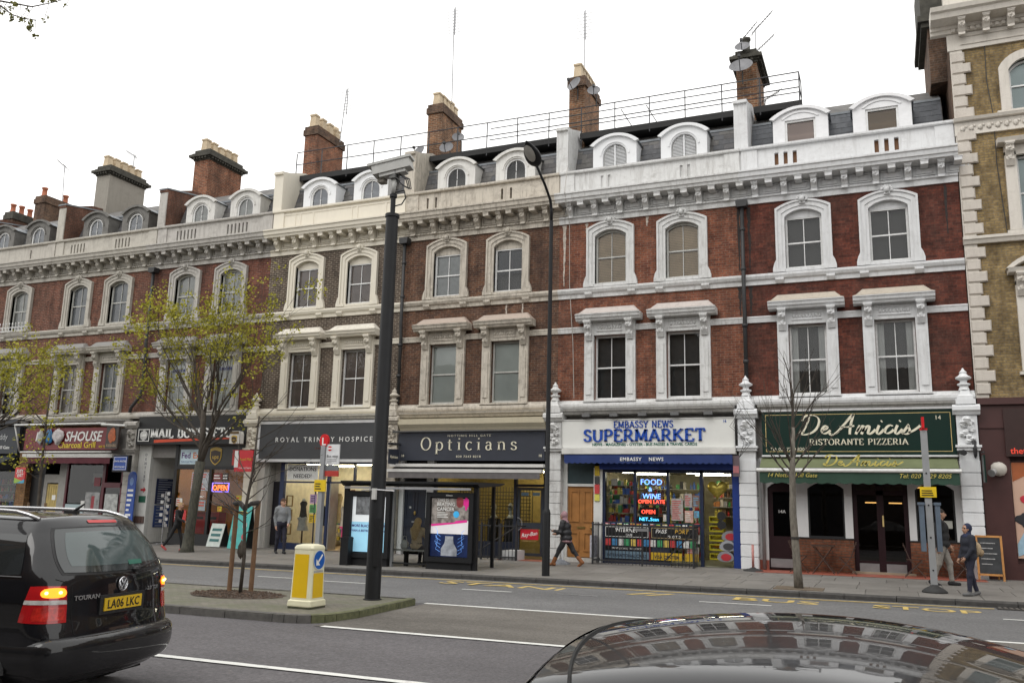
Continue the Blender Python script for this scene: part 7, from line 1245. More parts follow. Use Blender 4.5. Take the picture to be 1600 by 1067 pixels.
def sdf_body(prims,h=.013,fold=.004,seed=0):
    """prims: ('c',a,b,ra,rb,mat,k) tapered limb, ('e',c,radii,mat,k) ellipsoid"""
    P=np.array([p for q in prims for p in ([q[1],q[2]] if q[0]=='c' else [q[1]])],float); lo=P.min(0)-.32; hi=P.max(0)+.32; n=np.ceil((hi-lo)/h).astype(int)+1
    F=np.full(n,.5,np.float32); best=np.full(n,9.,np.float32); mat=np.zeros(n,np.int8); ax=[lo[i]+h*np.arange(n[i]) for i in range(3)]
    for q in prims:
        if q[0]=='c': _,a,b,ra,rb,mi,k=q; a=np.array(a,float);b=np.array(b,float); r=max(ra,rb); l0=np.minimum(a,b)-r; l1=np.maximum(a,b)+r
        else: _,c,rad,mi,k=q; c=np.array(c,float); rad=np.array(rad,float); l0=c-rad; l1=c+rad
        mg=.09+k; i0=np.clip(((l0-mg-lo)/h).astype(int),0,n-1); i1=np.clip(((l1+mg-lo)/h).astype(int)+2,1,n); S=tuple(slice(i0[i],i1[i]) for i in range(3))
        X,Yy,Zz=np.meshgrid(ax[0][S[0]],ax[1][S[1]],ax[2][S[2]],indexing='ij')
        if q[0]=='c':
            d=b-a; L2=max(d@d,1e-9); t=np.clip(((X-a[0])*d[0]+(Yy-a[1])*d[1]+(Zz-a[2])*d[2])/L2,0,1); D=np.sqrt((X-a[0]-t*d[0])**2+(Yy-a[1]-t*d[1])**2+(Zz-a[2]-t*d[2])**2)-(ra+(rb-ra)*t)
        else:
            u=((X-c[0])/rad[0])**2+((Yy-c[1])/rad[1])**2+((Zz-c[2])/rad[2])**2; k0=np.sqrt(u)+1e-9; k1=np.sqrt(((X-c[0])/rad[0]**2)**2+((Yy-c[1])/rad[1]**2)**2+((Zz-c[2])/rad[2]**2)**2)+1e-9; D=k0*(k0-1)/k1
        if mi in (0,1) and fold: D=D+fold*(np.sin(31*Zz+9*X+seed)+np.sin(23*Zz-17*Yy+2*seed)+np.sin(44*X+13*Zz))/2
        f=F[S]; hh=np.clip(.5+.5*(f-D)/max(k,1e-4),0,1); F[S]=f*(1-hh)+D*hh-max(k,1e-4)*hh*(1-hh); bb=best[S]; m=D<bb; mat[S]=np.where(m,mi,mat[S]); best[S]=np.where(m,D,bb)
    V,Q=surface_nets(F,lo,h); ci=np.clip(np.round((V-lo)/h).astype(int),0,n-1); vm=mat[tuple(ci.T)]; return V,Q,vm[Q[:,0]]
def person(loc,yaw,hgt,mats,legs,arms,label,female=False,hat=None,lean=0.,sit=False,build=1.,coat=None,turn=0.,tilt=0.,extra=None,hair='short',long_coat=0.):
    """legs: [(hip,knee)]*2 degrees for L,R; arms: [(swing,out,elbow,inward)]*2; mats: top,bottom,skin,hair,shoe,extra"""
    k=hgt/1.75; pr=[]; hipz=.93; B=build
    TOP,BOT,SK,HA,SH,EX,EY=range(7)
    def rotx(v,deg): c,s=math.cos(R(deg)),math.sin(R(deg)); return v
    pel=np.array([0,0,hipz if not sit else .53])
    ankles=[]
    for s,(hp,kn) in zip((1,-1),legs):
        h0=pel+[0,s*.09,-.02]; a=R(hp); kd=np.array([math.sin(a),0,-math.cos(a)]); kne=h0+kd*.43; b=R(hp-kn); sd_=np.array([math.sin(b),0,-math.cos(b)]); an=kne+sd_*.41
        fl=(1.25 if coat=='flare' else 1.)
        pr+=[('c',h0,kne,.092*B,.066*B,BOT,.04),('c',kne,an+sd_*-.05,.064*B,.05*fl,BOT,.03)]
        fd=np.array([math.cos(b*.5),0,math.sin(b*.5)*.6 if b<0 else 0]); fd/=np.linalg.norm(fd)
        if b<-.25: fd=np.array([math.cos(-b*.9),0,-math.sin(-b*.9)])
        if mats.get('boot'): pr+=[('c',an+sd_*-.17,an,.068,.06,SH,.01)]
        else: pr+=[('c',an+sd_*-.04,an+sd_*.02,.04,.042,SH if not mats.get('ankle') else SK,.02)]
        pr+=[('c',an-fd*.05+[0,0,-.035],an+fd*.15+[0,0,-.045],.047,.036,SH,.02)]; ankles.append(an)
    ln=R(lean); up=np.array([math.sin(ln),0,math.cos(ln)]); chest=pel+up*.34; neck=pel+up*.54
    pr+=[('e',pel+[0,0,.02],(.13*B,.165*B,.12),BOT,.05),('c',pel+up*.06,chest,.125*B,.145*B,TOP,.06),('e',pel+up*.14,(.13*B,.16*B,.14),TOP,.05),('e',chest+up*.02,(.12*B,.175*B,.17),TOP,.06),('c',pel+up*.47+[0,.13,0],pel+up*.47+[0,-.13,0],.075*B,.075*B,TOP,.05)]
    if coat in('puffer','jacket'): pr+=[('e',pel+up*.02+[0,0,-.02],(.165*B,.185*B,.12),TOP,.04),('e',pel+up*.17,(.165*B,.19*B,.15),TOP,.03),('e',chest,(.16*B,.2*B,.17),TOP,.03)]
    if coat=='hem': pr+=[('e',pel+up*.0,(.16*B,.18*B,.1),TOP,.04)]
    if coat=='puffer': pr+=[('e',pel+[0,0,-.09],(.155*B,.178*B,.06),EX,.01)]
    if long_coat: pr+=[('e',pel+[.02,0,.0],(.2,.22,long_coat),TOP,.05)]
    hc=neck+up*.14+np.array([.025,0,0]); tr=R(turn); hf=np.array([math.cos(tr)*math.cos(R(tilt)),math.sin(tr),-math.sin(R(tilt))]); hl=np.array([-math.sin(tr),math.cos(tr),0]); hu=np.cross(hf,hl); hu/=np.linalg.norm(hu)
    pr+=[('c',neck-up*.04,hc-hu*.05,.056,.052,SK,.03),('e',hc,(.092,.076,.108),SK,.03),('e',hc+hf*.035-hu*.055,(.055,.052,.055),SK,.03),('c',hc+hf*.085+hu*.0,hc+hf*.108-hu*.03,.012,.017,SK,.012)]
    for s in (1,-1): pr+=[('e',hc+hl*s*.08-hu*.01,(.022,.012,.03),SK,.008),('e',hc+hf*.083+hl*s*.033+hu*.012,(.012,.012,.009),EY,.002),('c',hc+hf*.086+hl*s*.018+hu*.032,hc+hf*.08+hl*s*.05+hu*.03,.007,.006,HA,.004)]
    pr+=[('c',hc+hf*.088-hl*.022-hu*.058,hc+hf*.088+hl*.022-hu*.058,.008,.008,EX if female and hair!='scarf' else SK,.004)]
    if hair=='short': pr+=[('e',hc+hu*.035-hf*.018,(.098,.084,.092),HA,.01),('e',hc-hf*.05-hu*.02,(.06,.078,.08),HA,.02)]
    elif hair=='bun': pr+=[('e',hc+hu*.03-hf*.02,(.098,.084,.092),HA,.01),('e',hc-hf*.1+hu*.03,(.05,.05,.05),HA,.02),('e',hc-hf*.05-hu*.03,(.06,.075,.075),HA,.02)]
    elif hair=='scarf': pr+=[('e',hc+hu*.022-hf*.04,(.105,.102,.122),EX,.01),('c',hc-hu*.11-hf*.03,neck-up*.05,.08,.12,EX,.03),('e',neck+hf*.03-up*.05,(.09,.13,.07),EX,.04)]
    elif hair=='long': pr+=[('e',hc+hu*.025-hf*.03,(.108,.1,.112),HA,.015),('c',hc-hf*.05,neck-up*.1-hf*.12,.095,.12,HA,.05),('c',neck-up*.1-hf*.12,neck-up*.32-hf*.15,.12,.07,HA,.05)]
    if hair in('short','bun') and mats.get('hood'): pr+=[('c',neck-up*.03-hf*.07+[0,.08,0],neck-up*.03-hf*.07-np.array([0,.08,0]),.06,.06,TOP,.04)]
    hands=[]
    for s,(sw,ou,el,inw) in zip((1,-1),arms):
        sh=pel+up*.47+[0,s*.185*B,0]; a=R(sw); o=R(ou); ud=np.array([math.sin(a)*math.cos(o),s*math.sin(o),-math.cos(a)*math.cos(o)]); e=sh+ud*.29
        b=R(sw+el); iw=R(inw); ld=np.array([math.sin(b)*math.cos(iw),-s*math.sin(iw),-math.cos(b)*math.cos(iw)]); w=e+ld*.25; tk=1.25 if coat=='puffer' else 1.1
        pr+=[('c',sh,e,.062*tk*B,.05*tk*B,TOP,.04),('c',e,w,.05*tk*B,.038*tk,TOP,.02)]
        pal=w+ld*.07; side=np.cross(ld,[0,s,0.]); side=side/(np.linalg.norm(side)+1e-9)
        pr+=[('c',w-ld*.01,pal,.026,.034,SK,.015)]
        for q,(o_,ln_) in enumerate(((-.03,.062),(-.01,.072),(.01,.068),(.03,.055))):
            a0=pal+side*o_+ld*.02; mid=a0+ld*ln_*.6; tip=mid+(ld*.5-np.array([0,s,0])*.75)*ln_*.6; pr+=[('c',a0,mid,.0095,.009,SK,.004),('c',mid,tip,.009,.008,SK,.003)]
        tb=w+ld*.03+side*(.03); pr+=[('c',tb,tb+side*.03+ld*.03,.012,.01,SK,.004),('c',tb+side*.03+ld*.03,tb+side*.03+ld*.06-np.array([0,s,0])*.015,.01,.009,SK,.003)]
        hands.append((pal,ld,side))
    if extra: pr+=extra(pel,up,neck,hc,hf,hl,hu)
    V,Q,fm=sdf_body(pr,.0125,.0035 if coat!='puffer' else .006,seed=int(abs(loc[0])*10))
    V=V.copy(); V-= [0,0,min(a[2] for a in ankles)-.083]; dz=min(a[2] for a in ankles)-.083
    c,s_=math.cos(yaw),math.sin(yaw); Vw=np.stack([k*(V[:,0]*c-V[:,1]*s_),k*(V[:,0]*s_+V[:,1]*c),k*V[:,2]],1)
    z=gz(loc[0],loc[1])
    t=thing('person',(loc[0],loc[1],z),label,'person'); Vw+=np.array([loc[0],loc[1],z])
    me=bpy.data.meshes.new('body'); me.from_pydata(Vw.tolist(),[],Q.tolist())
    for q in ('top','bottom','skin','hair','shoe','extra','eye'): me.materials.append(mats[q])
    me.polygons.foreach_set('material_index',fm.astype(np.int32)); me.polygons.foreach_set('use_smooth',[True]*len(Q)); me.transform(Matrix.Translation(-Vector((loc[0],loc[1],z)))); me.update()
    o=bpy.data.objects.new('body',me); COL.objects.link(o); o.parent=t; ORG[o.name]=ORG[t.name]
    wl=lambda p:Vector((loc[0]+k*(p[0]*c-p[1]*s_),loc[1]+k*(p[0]*s_+p[1]*c),z+k*(p[2]-dz)))
    return t,[wl(h_[0]) for h_ in hands],wl
cl=lambda n,c,r=.85:plain('wear_'+n,c,r,0,.18,22,bmp=.25)
skin=plain('skin',(.5,.29,.2),.55,0,.06,20); skin2=plain('skin_tan',(.36,.2,.13),.55,0,.06,20); eye=plain('eye_dark',(.02,.015,.012),.3)
def mm(top,bottom,hair,shoe,extra,sk=skin,**k): d=dict(top=top,bottom=bottom,skin=sk,hair=hair,shoe=shoe,extra=extra,eye=eye); d.update(k); return d
person((-24.42,-3.2),R(8),1.66,mm(cl('black_knit',(.012,.012,.013)),cl('black_legging',(.015,.015,.017)),cl('blond',(.36,.25,.13)),cl('trainer_red',(.4,.06,.06)),cl('lip',(.35,.12,.1)),ankle=1),[(16,6),(-26,12)],[(-14,8,30,10),(26,8,45,10)],'person with tied blond hair in black jacket and leggings walking by the passage',True,hair='bun',build=.84,lean=5)
person((-20.92,-2.15),R(-38),1.82,mm(cl('grey_hoodie',(.2,.21,.22)),cl('navy_trousers',(.018,.018,.032)),cl('brown_hair',(.07,.035,.02)),cl('black_shoe',(.015,.015,.016)),cl('lip',(.35,.12,.1)),hood=1),[(12,6),(-10,8)],[(12,7,30,16),(-10,6,20,6)],'person in a grey hoodie and navy trousers walking past the charity shop',False,build=1.0,turn=22,tilt=8)
t,hd,wl=person((-14.52,-4.42),R(90),1.66,mm(cl('tan_coat',(.55,.42,.27)),cl('dark_jeans',(.03,.03,.04)),cl('long_blond',(.62,.42,.2)),cl('black_shoe',(.015,.015,.016)),cl('lip',(.35,.12,.1))),[(84,88),(80,86)],[(35,10,60,20),(30,10,70,20)],'person with long blond hair and tan coat seated on the shelter bench, back turned',True,hair='long',sit=True,build=.98,coat='hem',tilt=14,lean=4)
bx_=plain('bag_white',(.62,.62,.6),.45); bg_=thing('handbag',(-14.92,-4.4,.5),'white handbag on the shelter bench beside the seated person','handbag'); ob('bag_body',MB().lump((-14.9,-4.42,.62),(.13,.08,.13),3,.06,14),bx_,bg_,smooth=True); ob('strap',MB().tube([(-14.98,-4.42,.7),(-14.94,-4.42,.86),(-14.86,-4.42,.86),(-14.82,-4.42,.7)],.01,5),bx_,bg_)
t,hd,wl=person((-10.93,-2.0),R(180),1.63,mm(cl('black_puffer',(.014,.014,.017),.5),cl('charcoal_trousers',(.022,.022,.025)),cl('brown_hair',(.07,.035,.02)),cl('tan_boot',(.22,.085,.03)),cl('pink_scarf',(.32,.19,.21)),skin2,boot=1),[(30,4),(-30,10)],[(12,10,82,26),(16,10,60,12)],'person in a pink headscarf, black puffer jacket and tan boots walking with a phone',True,hair='scarf',build=1.12,coat='puffer',lean=7,tilt=18)
ph=thing('phone',tuple(hd[0]),'dark phone held in front of the person in the pink headscarf','phone'); p0=hd[0]+Vector((-.05,0,.03)); ob('phone_body',MB().box(-.07,.07,-.035,.035,-.005,.005).xf(lambda p:p0+Matrix.Rotation(R(25),3,'Y')@p),black_p,ph)
t,hd,wl=person((-1.18,-2.62),R(0),1.83,mm(cl('black_jacket',(.013,.013,.014)),cl('stone_trousers',(.24,.22,.195)),cl('dark_hair',(.02,.014,.01)),cl('black_shoe',(.015,.015,.016)),cl('lip',(.35,.12,.1)),skin2),[(20,16),(-12,8)],[(10,8,20,10),(-16,8,18,8)],'person in a black jacket and pale grey trousers walking behind the temporary bus stop',False,build=1.08,coat='jacket')
t,hd,wl=person((-.78,-5.02),R(205),1.5,mm(cl('navy_jacket',(.014,.016,.026)),cl('indigo_trousers',(.016,.017,.034)),cl('dark_hair',(.02,.014,.01)),cl('grey_trainer',(.12,.12,.12)),cl('navy_scarf',(.012,.018,.05)),skin2),[(9,4),(-10,6)],[(8,8,30,12),(4,8,25,10)],'person in a navy headscarf and dark jacket standing near the kerb',True,hair='scarf',build=1.06,coat='jacket',turn=10)
b0=wl((-.2,0,1.12)); bp=thing('backpack',tuple(b0),'beige backpack on the back of the person in the navy headscarf','backpack'); ob('pack',MB().lump(tuple(b0),(.1,.1,.16),5,.06,14),plain('bag_beige',(.36,.27,.17),.8,0,.15,12),bp,smooth=True); ob('front_pocket',MB().lump((b0.x+.07,b0.y-.0,b0.z-.07),(.07,.07,.08),6,.05,12),plain('bag_tan',(.28,.2,.12),.8),bp,smooth=True)
# ================================================================== trees
def bark(name,c,c2,sc=18):
    m,n,b=_pr(name); g=n.nodes.new('ShaderNodeNewGeometry'); mp=n.nodes.new('ShaderNodeMapping'); mp.inputs['Scale'].default_value=(1,1,.3); L(n,g.outputs['Position'],mp.inputs[0]); f=noise(n,sc,mp.outputs[0],5,.7)
    L(n,ramp(n,f,.35,.65,(*c,1),(*c2,1)),b.inputs['Base Color']); b.inputs['Roughness'].default_value=.9; bump(n,b,f,.5,.02); return m
bark_g=bark('bark_grey_green',(.03,.03,.024),(.085,.082,.062)); bark_d=bark('bark_dark',(.035,.028,.022),(.08,.066,.052)); bark_p=bark('bark_pale',(.09,.08,.065),(.2,.18,.15))
def leaf_mat(name,c,c2):
    m,n,b=_pr(name); g=n.nodes.new('ShaderNodeNewGeometry'); f=noise(n,1.4,g.outputs['Position'],3); wn=n.nodes.new('ShaderNodeTexWhiteNoise'); mp=n.nodes.new('ShaderNodeVectorMath'); mp.operation='SNAP'; mp.inputs[1].default_value=(.09,.09,.09); L(n,g.outputs['Position'],mp.inputs[0]); L(n,mp.outputs[0],wn.inputs['Vector'])
    a=n.nodes.new('ShaderNodeMath'); a.operation='ADD'; L(n,f,a.inputs[0]); q=n.nodes.new('ShaderNodeMath'); q.operation='MULTIPLY_ADD'; q.inputs[1].default_value=.5; q.inputs[2].default_value=-.25; L(n,wn.outputs['Value'],q.inputs[0]); L(n,q.outputs[0],a.inputs[1])
    col=ramp(n,a.outputs[0],.3,.7,(*c,1),(*c2,1)); L(n,col,b.inputs['Base Color']); b.inputs['Roughness'].default_value=.6; b.inputs['Specular IOR Level'].default_value=.25
    tl_=n.nodes.new('ShaderNodeBsdfTranslucent'); L(n,col,tl_.inputs[0]); mi=n.nodes.new('ShaderNodeMixShader'); mi.inputs[0].default_value=.35; o=n.nodes['Material Output']; L(n,b.outputs[0],mi.inputs[1]); L(n,tl_.outputs[0],mi.inputs[2]); L(n,mi.outputs[0],o.inputs[0]); return m
leaf_y=leaf_mat('leaf_spring',(.22,.21,.025),(.46,.43,.06)); leaf_o=leaf_mat('leaf_olive',(.1,.1,.03),(.2,.2,.06))
def grow(mb,p,d,l,r,lev,rg,tips,maxlev,spread,upw,minr=.006,split=3,gn=None):
    n=4; path=[Vector(p)]; d=Vector(d).normalized(); rs=[r]; r2=max(minr,r*.55)
    for i in range(n):
        d=(d+Vector((rg.gauss(0,.1),rg.gauss(0,.1),rg.gauss(0,.07)+upw*.08))).normalized(); path.append(path[-1]+d*l/n); rs.append(r+(r2-r)*(i+1)/n)
    mb.tube(path,rs,gn or (7 if lev<2 else 4),0,lev<1)
    if lev>=maxlev: tips.append((path[-1],d)); tips.append((path[2],d)); return
    k=split+(rg.random()<.4)
    for i in range(k):
        t=rg.uniform(.35,1.) if i else 1.; q=path[min(n,int(round(t*n)))]; a=2*PI*(i+rg.random()*.6)/k; o=d.orthogonal().normalized(); o2=d.cross(o); sp=spread*rg.uniform(.6,1.25)*(.5 if i==0 else 1)
        nd=(d+(o*math.cos(a)+o2*math.sin(a))*sp+Vector((0,0,upw*.35))).normalized(); grow(mb,q,nd,l*rg.uniform(.62,.85),rs[min(n,int(round(t*n)))]*rg.uniform(.55,.75),lev+1,rg,tips,maxlev,spread,upw,minr,split)
def leaves(tips,rg,per,size,spread,pred=None):
    mb=MB(); v=[];f=[]
    for p,d in tips:
        if pred and rg.random()>pred(p): continue
        for i in range(per):
            c=p+Vector((rg.gauss(0,spread),rg.gauss(0,spread),rg.gauss(0,spread*.9))); s=size*rg.uniform(.6,1.3); a=Vector((rg.gauss(0,1),rg.gauss(0,1),rg.gauss(0,.7))).normalized(); b=a.orthogonal().normalized(); b=(b*math.cos(i)+a.cross(b)*math.sin(i)); k=len(v)
            v+=[c-a*s*.5,c+b*s*.36,c+a*s*.55-Vector((0,0,s*.15)),c-b*s*.36]; f.append((k,k+1,k+2,k+3))
    return mb.add(v,f)
# --- big street tree in young leaf
rg=random.Random(12); x,y=-23.83,-3.24; z=gz(x,y); t=thing('street_tree',(x,y,z),'forked street tree in yellow green spring leaf before the mailing shop','tree')
tr=MB(); tr.tube([(x-.05,y,z-.05),(x-.02,y,z+.15),(x,y,z+.6),(x+.1,y,z+1.8),(x+.2,y,z+3.0)],[.28,.2,.165,.15,.16],14); ob('trunk',tr,bark_g,t,smooth=True)
br=MB(); tips=[]; f0=Vector((x+.2,y,z+2.95))
stems=[((-.04,0,1),1.8,.1),((.3,.02,1),1.8,.09)]
for d_,l_,r_ in stems:
    d_=Vector(d_).normalized(); e=f0+d_*l_; br.tube([f0-d_*.2,f0+d_*l_*.5+Vector((.03,0,0)),e],[r_*1.15,r_,r_*.85],9)
    for j in range(5):
        a=rg.uniform(0,2*PI); nd=Vector((math.cos(a)*.8,math.sin(a)*.5,rg.uniform(.9,1.6))); grow(br,f0+d_*l_*rg.uniform(.6,1.),nd,rg.uniform(1.7,2.2),r_*.42,1,rg,tips,4,.46,.5,.005,2)
for d_,l_ in (((-1.2,-.1,.9),2.1),((1.15,.05,.7),2.0),((-.75,.3,1.2),2.0),((1.,-.2,1.),1.9),((-1.3,-.2,.7),2.0),((-1.0,-.3,1.3),2.2),((-1.1,.2,1.0),2.2),((-1.6,0,.5),1.7),((1.5,0,.45),1.8)): grow(br,f0+Vector((0,0,rg.uniform(.2,1.3))),d_,l_,.042,1,rg,tips,4,.46,.45,.005,2)
ob('crown_branches',br,bark_d,t,smooth=True)
ob('leaves',leaves(tips,rg,17,.1,.13,lambda p:.97 if (p.z>5.6 and p.x<-22.8) else (.55 if p.z>4.6 else .15)),leaf_y,t,kind='stuff')
# --- staked young tree at the far left
rg=random.Random(5); x,y=-28.55,-5.3; z=gz(x,y); t=thing('young_tree',(x,y,z),'slender staked tree in bright young leaf beside the charcoal grill','tree'); tr=MB().tube([(x,y,z-.05),(x+.03,y,z+1.2),(x-.05,y,z+2.6),(x-.1,y,z+4.4),(x-.05,y,z+6.2)],[.065,.055,.045,.032,.012],9); ob('trunk',tr,bark_d,t,smooth=True); br=MB(); tips=[]
for j in range(12):
    a=rg.uniform(0,2*PI); h_=rg.uniform(2.2,4.8); grow(br,Vector((x-.07,y,z+h_)),(math.cos(a)*.8-.25,math.sin(a)*.7,rg.uniform(.4,1.1)),rg.uniform(.6,1.0),.014,3,rg,tips,4,.45,.4,.003,2,gn=4)
ob('crown_branches',br,bark_d,t,smooth=True); ob('leaves',leaves(tips,rg,8,.1,.1,lambda p:.75 if p.x<x+.1 else .25),leaf_y,t,kind='stuff')
for s in (-.45,.35): ob('stake',MB().tube([(x+s,y,z),(x+s,y,z+1.55)],.04,8),plain('stake_wood',(.16,.1,.055),.8,0,.2,6),t)
ob('tree_tie',MB().box(x-.48,x+.38,y-.04,y+.04,z+1.33,z+1.42),plain('rubber_tie',(.025,.022,.02),.8),t)
# --- next tree just out of frame to the left: its crown edge hangs into view
rg=random.Random(31); x,y=-34.0,-4.2; z=gz(x,y); t=thing('street_tree',(x,y,z),'broad tree in young leaf at the far end of the pavement','tree'); ob('trunk',MB().tube([(x,y,z-.05),(x,y,z+3.2)],[.22,.17],12),bark_g,t,smooth=True); br=MB(); tips=[]
for j in range(12): a=rg.uniform(-PI*.6,PI*.6); grow(br,Vector((x,y,z+3.+rg.random())),(math.cos(a)*1.1,math.sin(a)*.7,rg.uniform(.4,1.3)),1.9,.05,1,rg,tips,4,.46,.4,.005,2)
ob('crown_branches',br,bark_d,t,smooth=True); ob('leaves',leaves(tips,rg,17,.1,.13,lambda p:.9),leaf_y,t,kind='stuff')
# --- bare tree before the restaurant
rg=random.Random(8); x,y=-4.26,-5.3; z=gz(x,y); t=thing('bare_tree',(x,y,z),'slim bare tree with upright twigs in a pavement pit before the restaurant','tree'); ob('trunk',MB().tube([(x+.02,y,z-.05),(x+.0,y,z+.5),(x-.05,y,z+1.6),(x-.03,y,z+2.65),(x+.02,y,z+3.6)],[.105,.088,.078,.065,.045],10),bark_p,t,smooth=True); br=MB(); tips=[]
for j in range(11):
    a=rg.uniform(0,2*PI); h_=rg.uniform(2.3,3.6); grow(br,Vector((x-.02,y,z+h_)),(math.cos(a)*.75,math.sin(a)*.6,1.1),rg.uniform(.8,1.15),.024,2,rg,tips,4,.4,.5,.0035,2)
grow(br,Vector((x+.02,y,z+3.5)),(0.02,0,1),1.0,.04,1,rg,tips,3,.4,.5,.004,3)
for a in (2.4,.6): grow(br,Vector((x-.02,y,z+2.4)),(math.cos(a)*1.1,.1,.9),1.0,.03,2,rg,tips,4,.4,.4,.0035,2)
ob('crown_branches',br,bark_d,t,smooth=True); ob('trunk_band',MB().tube([(x-.02,y,z+1.08),(x-.02,y,z+1.13)],.1,10),plain('rubber_tie',(.025,.022,.02),.8),t)
ob('tree_pit',MB().box(x-.5,x+.55,y-.38,y+.42,z-.02,z+.012),plain('pit_soil',(.13,.1,.07),.95,0,.3,9,bmp=.6),kind='structure')
# --- staked sapling on the island
rg=random.Random(21); x,y=-13.38,-13.02; z=SLOPE*x+.115; t=thing('bare_sapling',(x,y,z),'bare sapling tied between two wooden stakes on the traffic island','tree'); ob('trunk',MB().tube([(x,y,z-.03),(x+.03,y,z+.7),(x-.04,y,z+1.5),(x+.08,y,z+2.3),(x+.12,y,z+3.3)],[.036,.033,.03,.025,.015],9),bark_d,t,smooth=True); ob('trunk_burl',MB().lump((x-.03,y-.03,z+.82),(.07,.06,.16),3,.12,10),bark_d,t,smooth=True); br=MB(); tips=[]
for j in range(20):
    h_=rg.uniform(1.1,3.2); a=rg.choice((0,PI))+rg.uniform(-.8,.8); grow(br,Vector((x+.05*(h_-1)*.6,y,z+h_)),(math.cos(a)*1.1,math.sin(a)*.7,rg.uniform(.25,.8)),rg.uniform(.5,.85),.012,3,rg,tips,4,.35,.3,.003,2,gn=4)
ob('crown_branches',br,bark_d,t,smooth=True)
sw_=plain('stake_brown',(.17,.095,.05),.8,0,.2,6)
for s,yy in ((-.51,.3),(-.1,.42)): ob('stake',MB().tube([(x+s,y+yy,z-.03),(x+s+.02,y+yy,z+1.72)],.045,10),sw_,t)
ob('tree_tie',MB().tube([(x-.53,y+.28,z+1.66),(x-.25,y+.1,z+1.67),(x-.04,y-.02,z+1.58),(x-.02,y+.15,z+1.66),(x-.08,y+.42,z+1.68)],[.045,.045,.06,.045,.045],8),plain('rubber_tie',(.025,.022,.02),.8),t)
mb=MB(); rgm=random.Random(2); a0=[(x-.1+ (.95+.08*rgm.random())*math.cos(a),y+.05+(.62+.06*rgm.random())*math.sin(a),z+.008) for a in [k*PI/12 for k in range(24)]]; mb.add(a0+[(x-.1,y+.05,z+.05)],[(k,(k+1)%24,24) for k in range(24)])
ob('mulch_bed',mb,plain('mulch',(.07,.048,.034),.95,0,.35,22,bmp=1.),kind='structure'); mb=MB()
for i in range(500): a=rgm.uniform(0,2*PI); q=math.sqrt(rgm.random()); s=rgm.uniform(.015,.04); c=(x-.1+.95*q*math.cos(a),y+.05+.62*q*math.sin(a),z+.05-.04*q+.01); mb.lump(c,(s,s*.5,s*.35),i,.3,4)
ob('bark_chips',mb,plain('bark_chip',(.1,.065,.045),.9,0,.5,9),kind='stuff',label='dark bark chips spread round the sapling on the island',cat='mulch')
# --- tree on the viewer's side; its bough tips reach into the top left corner
rg=random.Random(3); x,y=-13.5,-25.9; z=.12; t=thing('overhanging_tree',(x,y,z),'thin budding twigs reaching in at the top corner against the sky','tree'); ob('trunk',MB().tube([(x,y,z),(x+.1,y,z+3),(x+.2,y+.2,z+6.2)],[.2,.16,.11],12),bark_g,t,smooth=True)
A=[Vector(at_y(*q,-19.)) for q in ((-260,-120),(-60,-6),(0,2),(50,11),(80,5),(110,-3))]; Bq=[Vector(at_y(*q,-19.)) for q in ((-160,-60),(-20,-4),(0,9),(18,23),(36,29),(58,32))]; br=MB(); top=Vector((x+.2,y+.2,z+6.1)); br.tube([top,(top+A[0])/2+Vector((0,0,.3)),A[0]],[.1,.06,.03],8); br.tube(A,[.03,.016,.012,.009,.006,.004],6); br.tube([A[0]]+Bq,[.03,.02,.014,.012,.009,.007,.004],6)
tips=[]
for S in (A[2:],Bq[1:]):
    for i in range(len(S)-1):
        for k in range(4):
            p=S[i].lerp(S[i+1],rg.random()); q=p+Vector((rg.gauss(0,.1),rg.gauss(0,.1),rg.gauss(0,.13))); br.tube([p,q],.003,4); tips.append((q,Vector((0,0,1))))
ob('crown_branches',br,bark_d,t,smooth=True); ob('buds',leaves(tips,rg,5,.06,.02),leaf_o,t,kind='stuff')
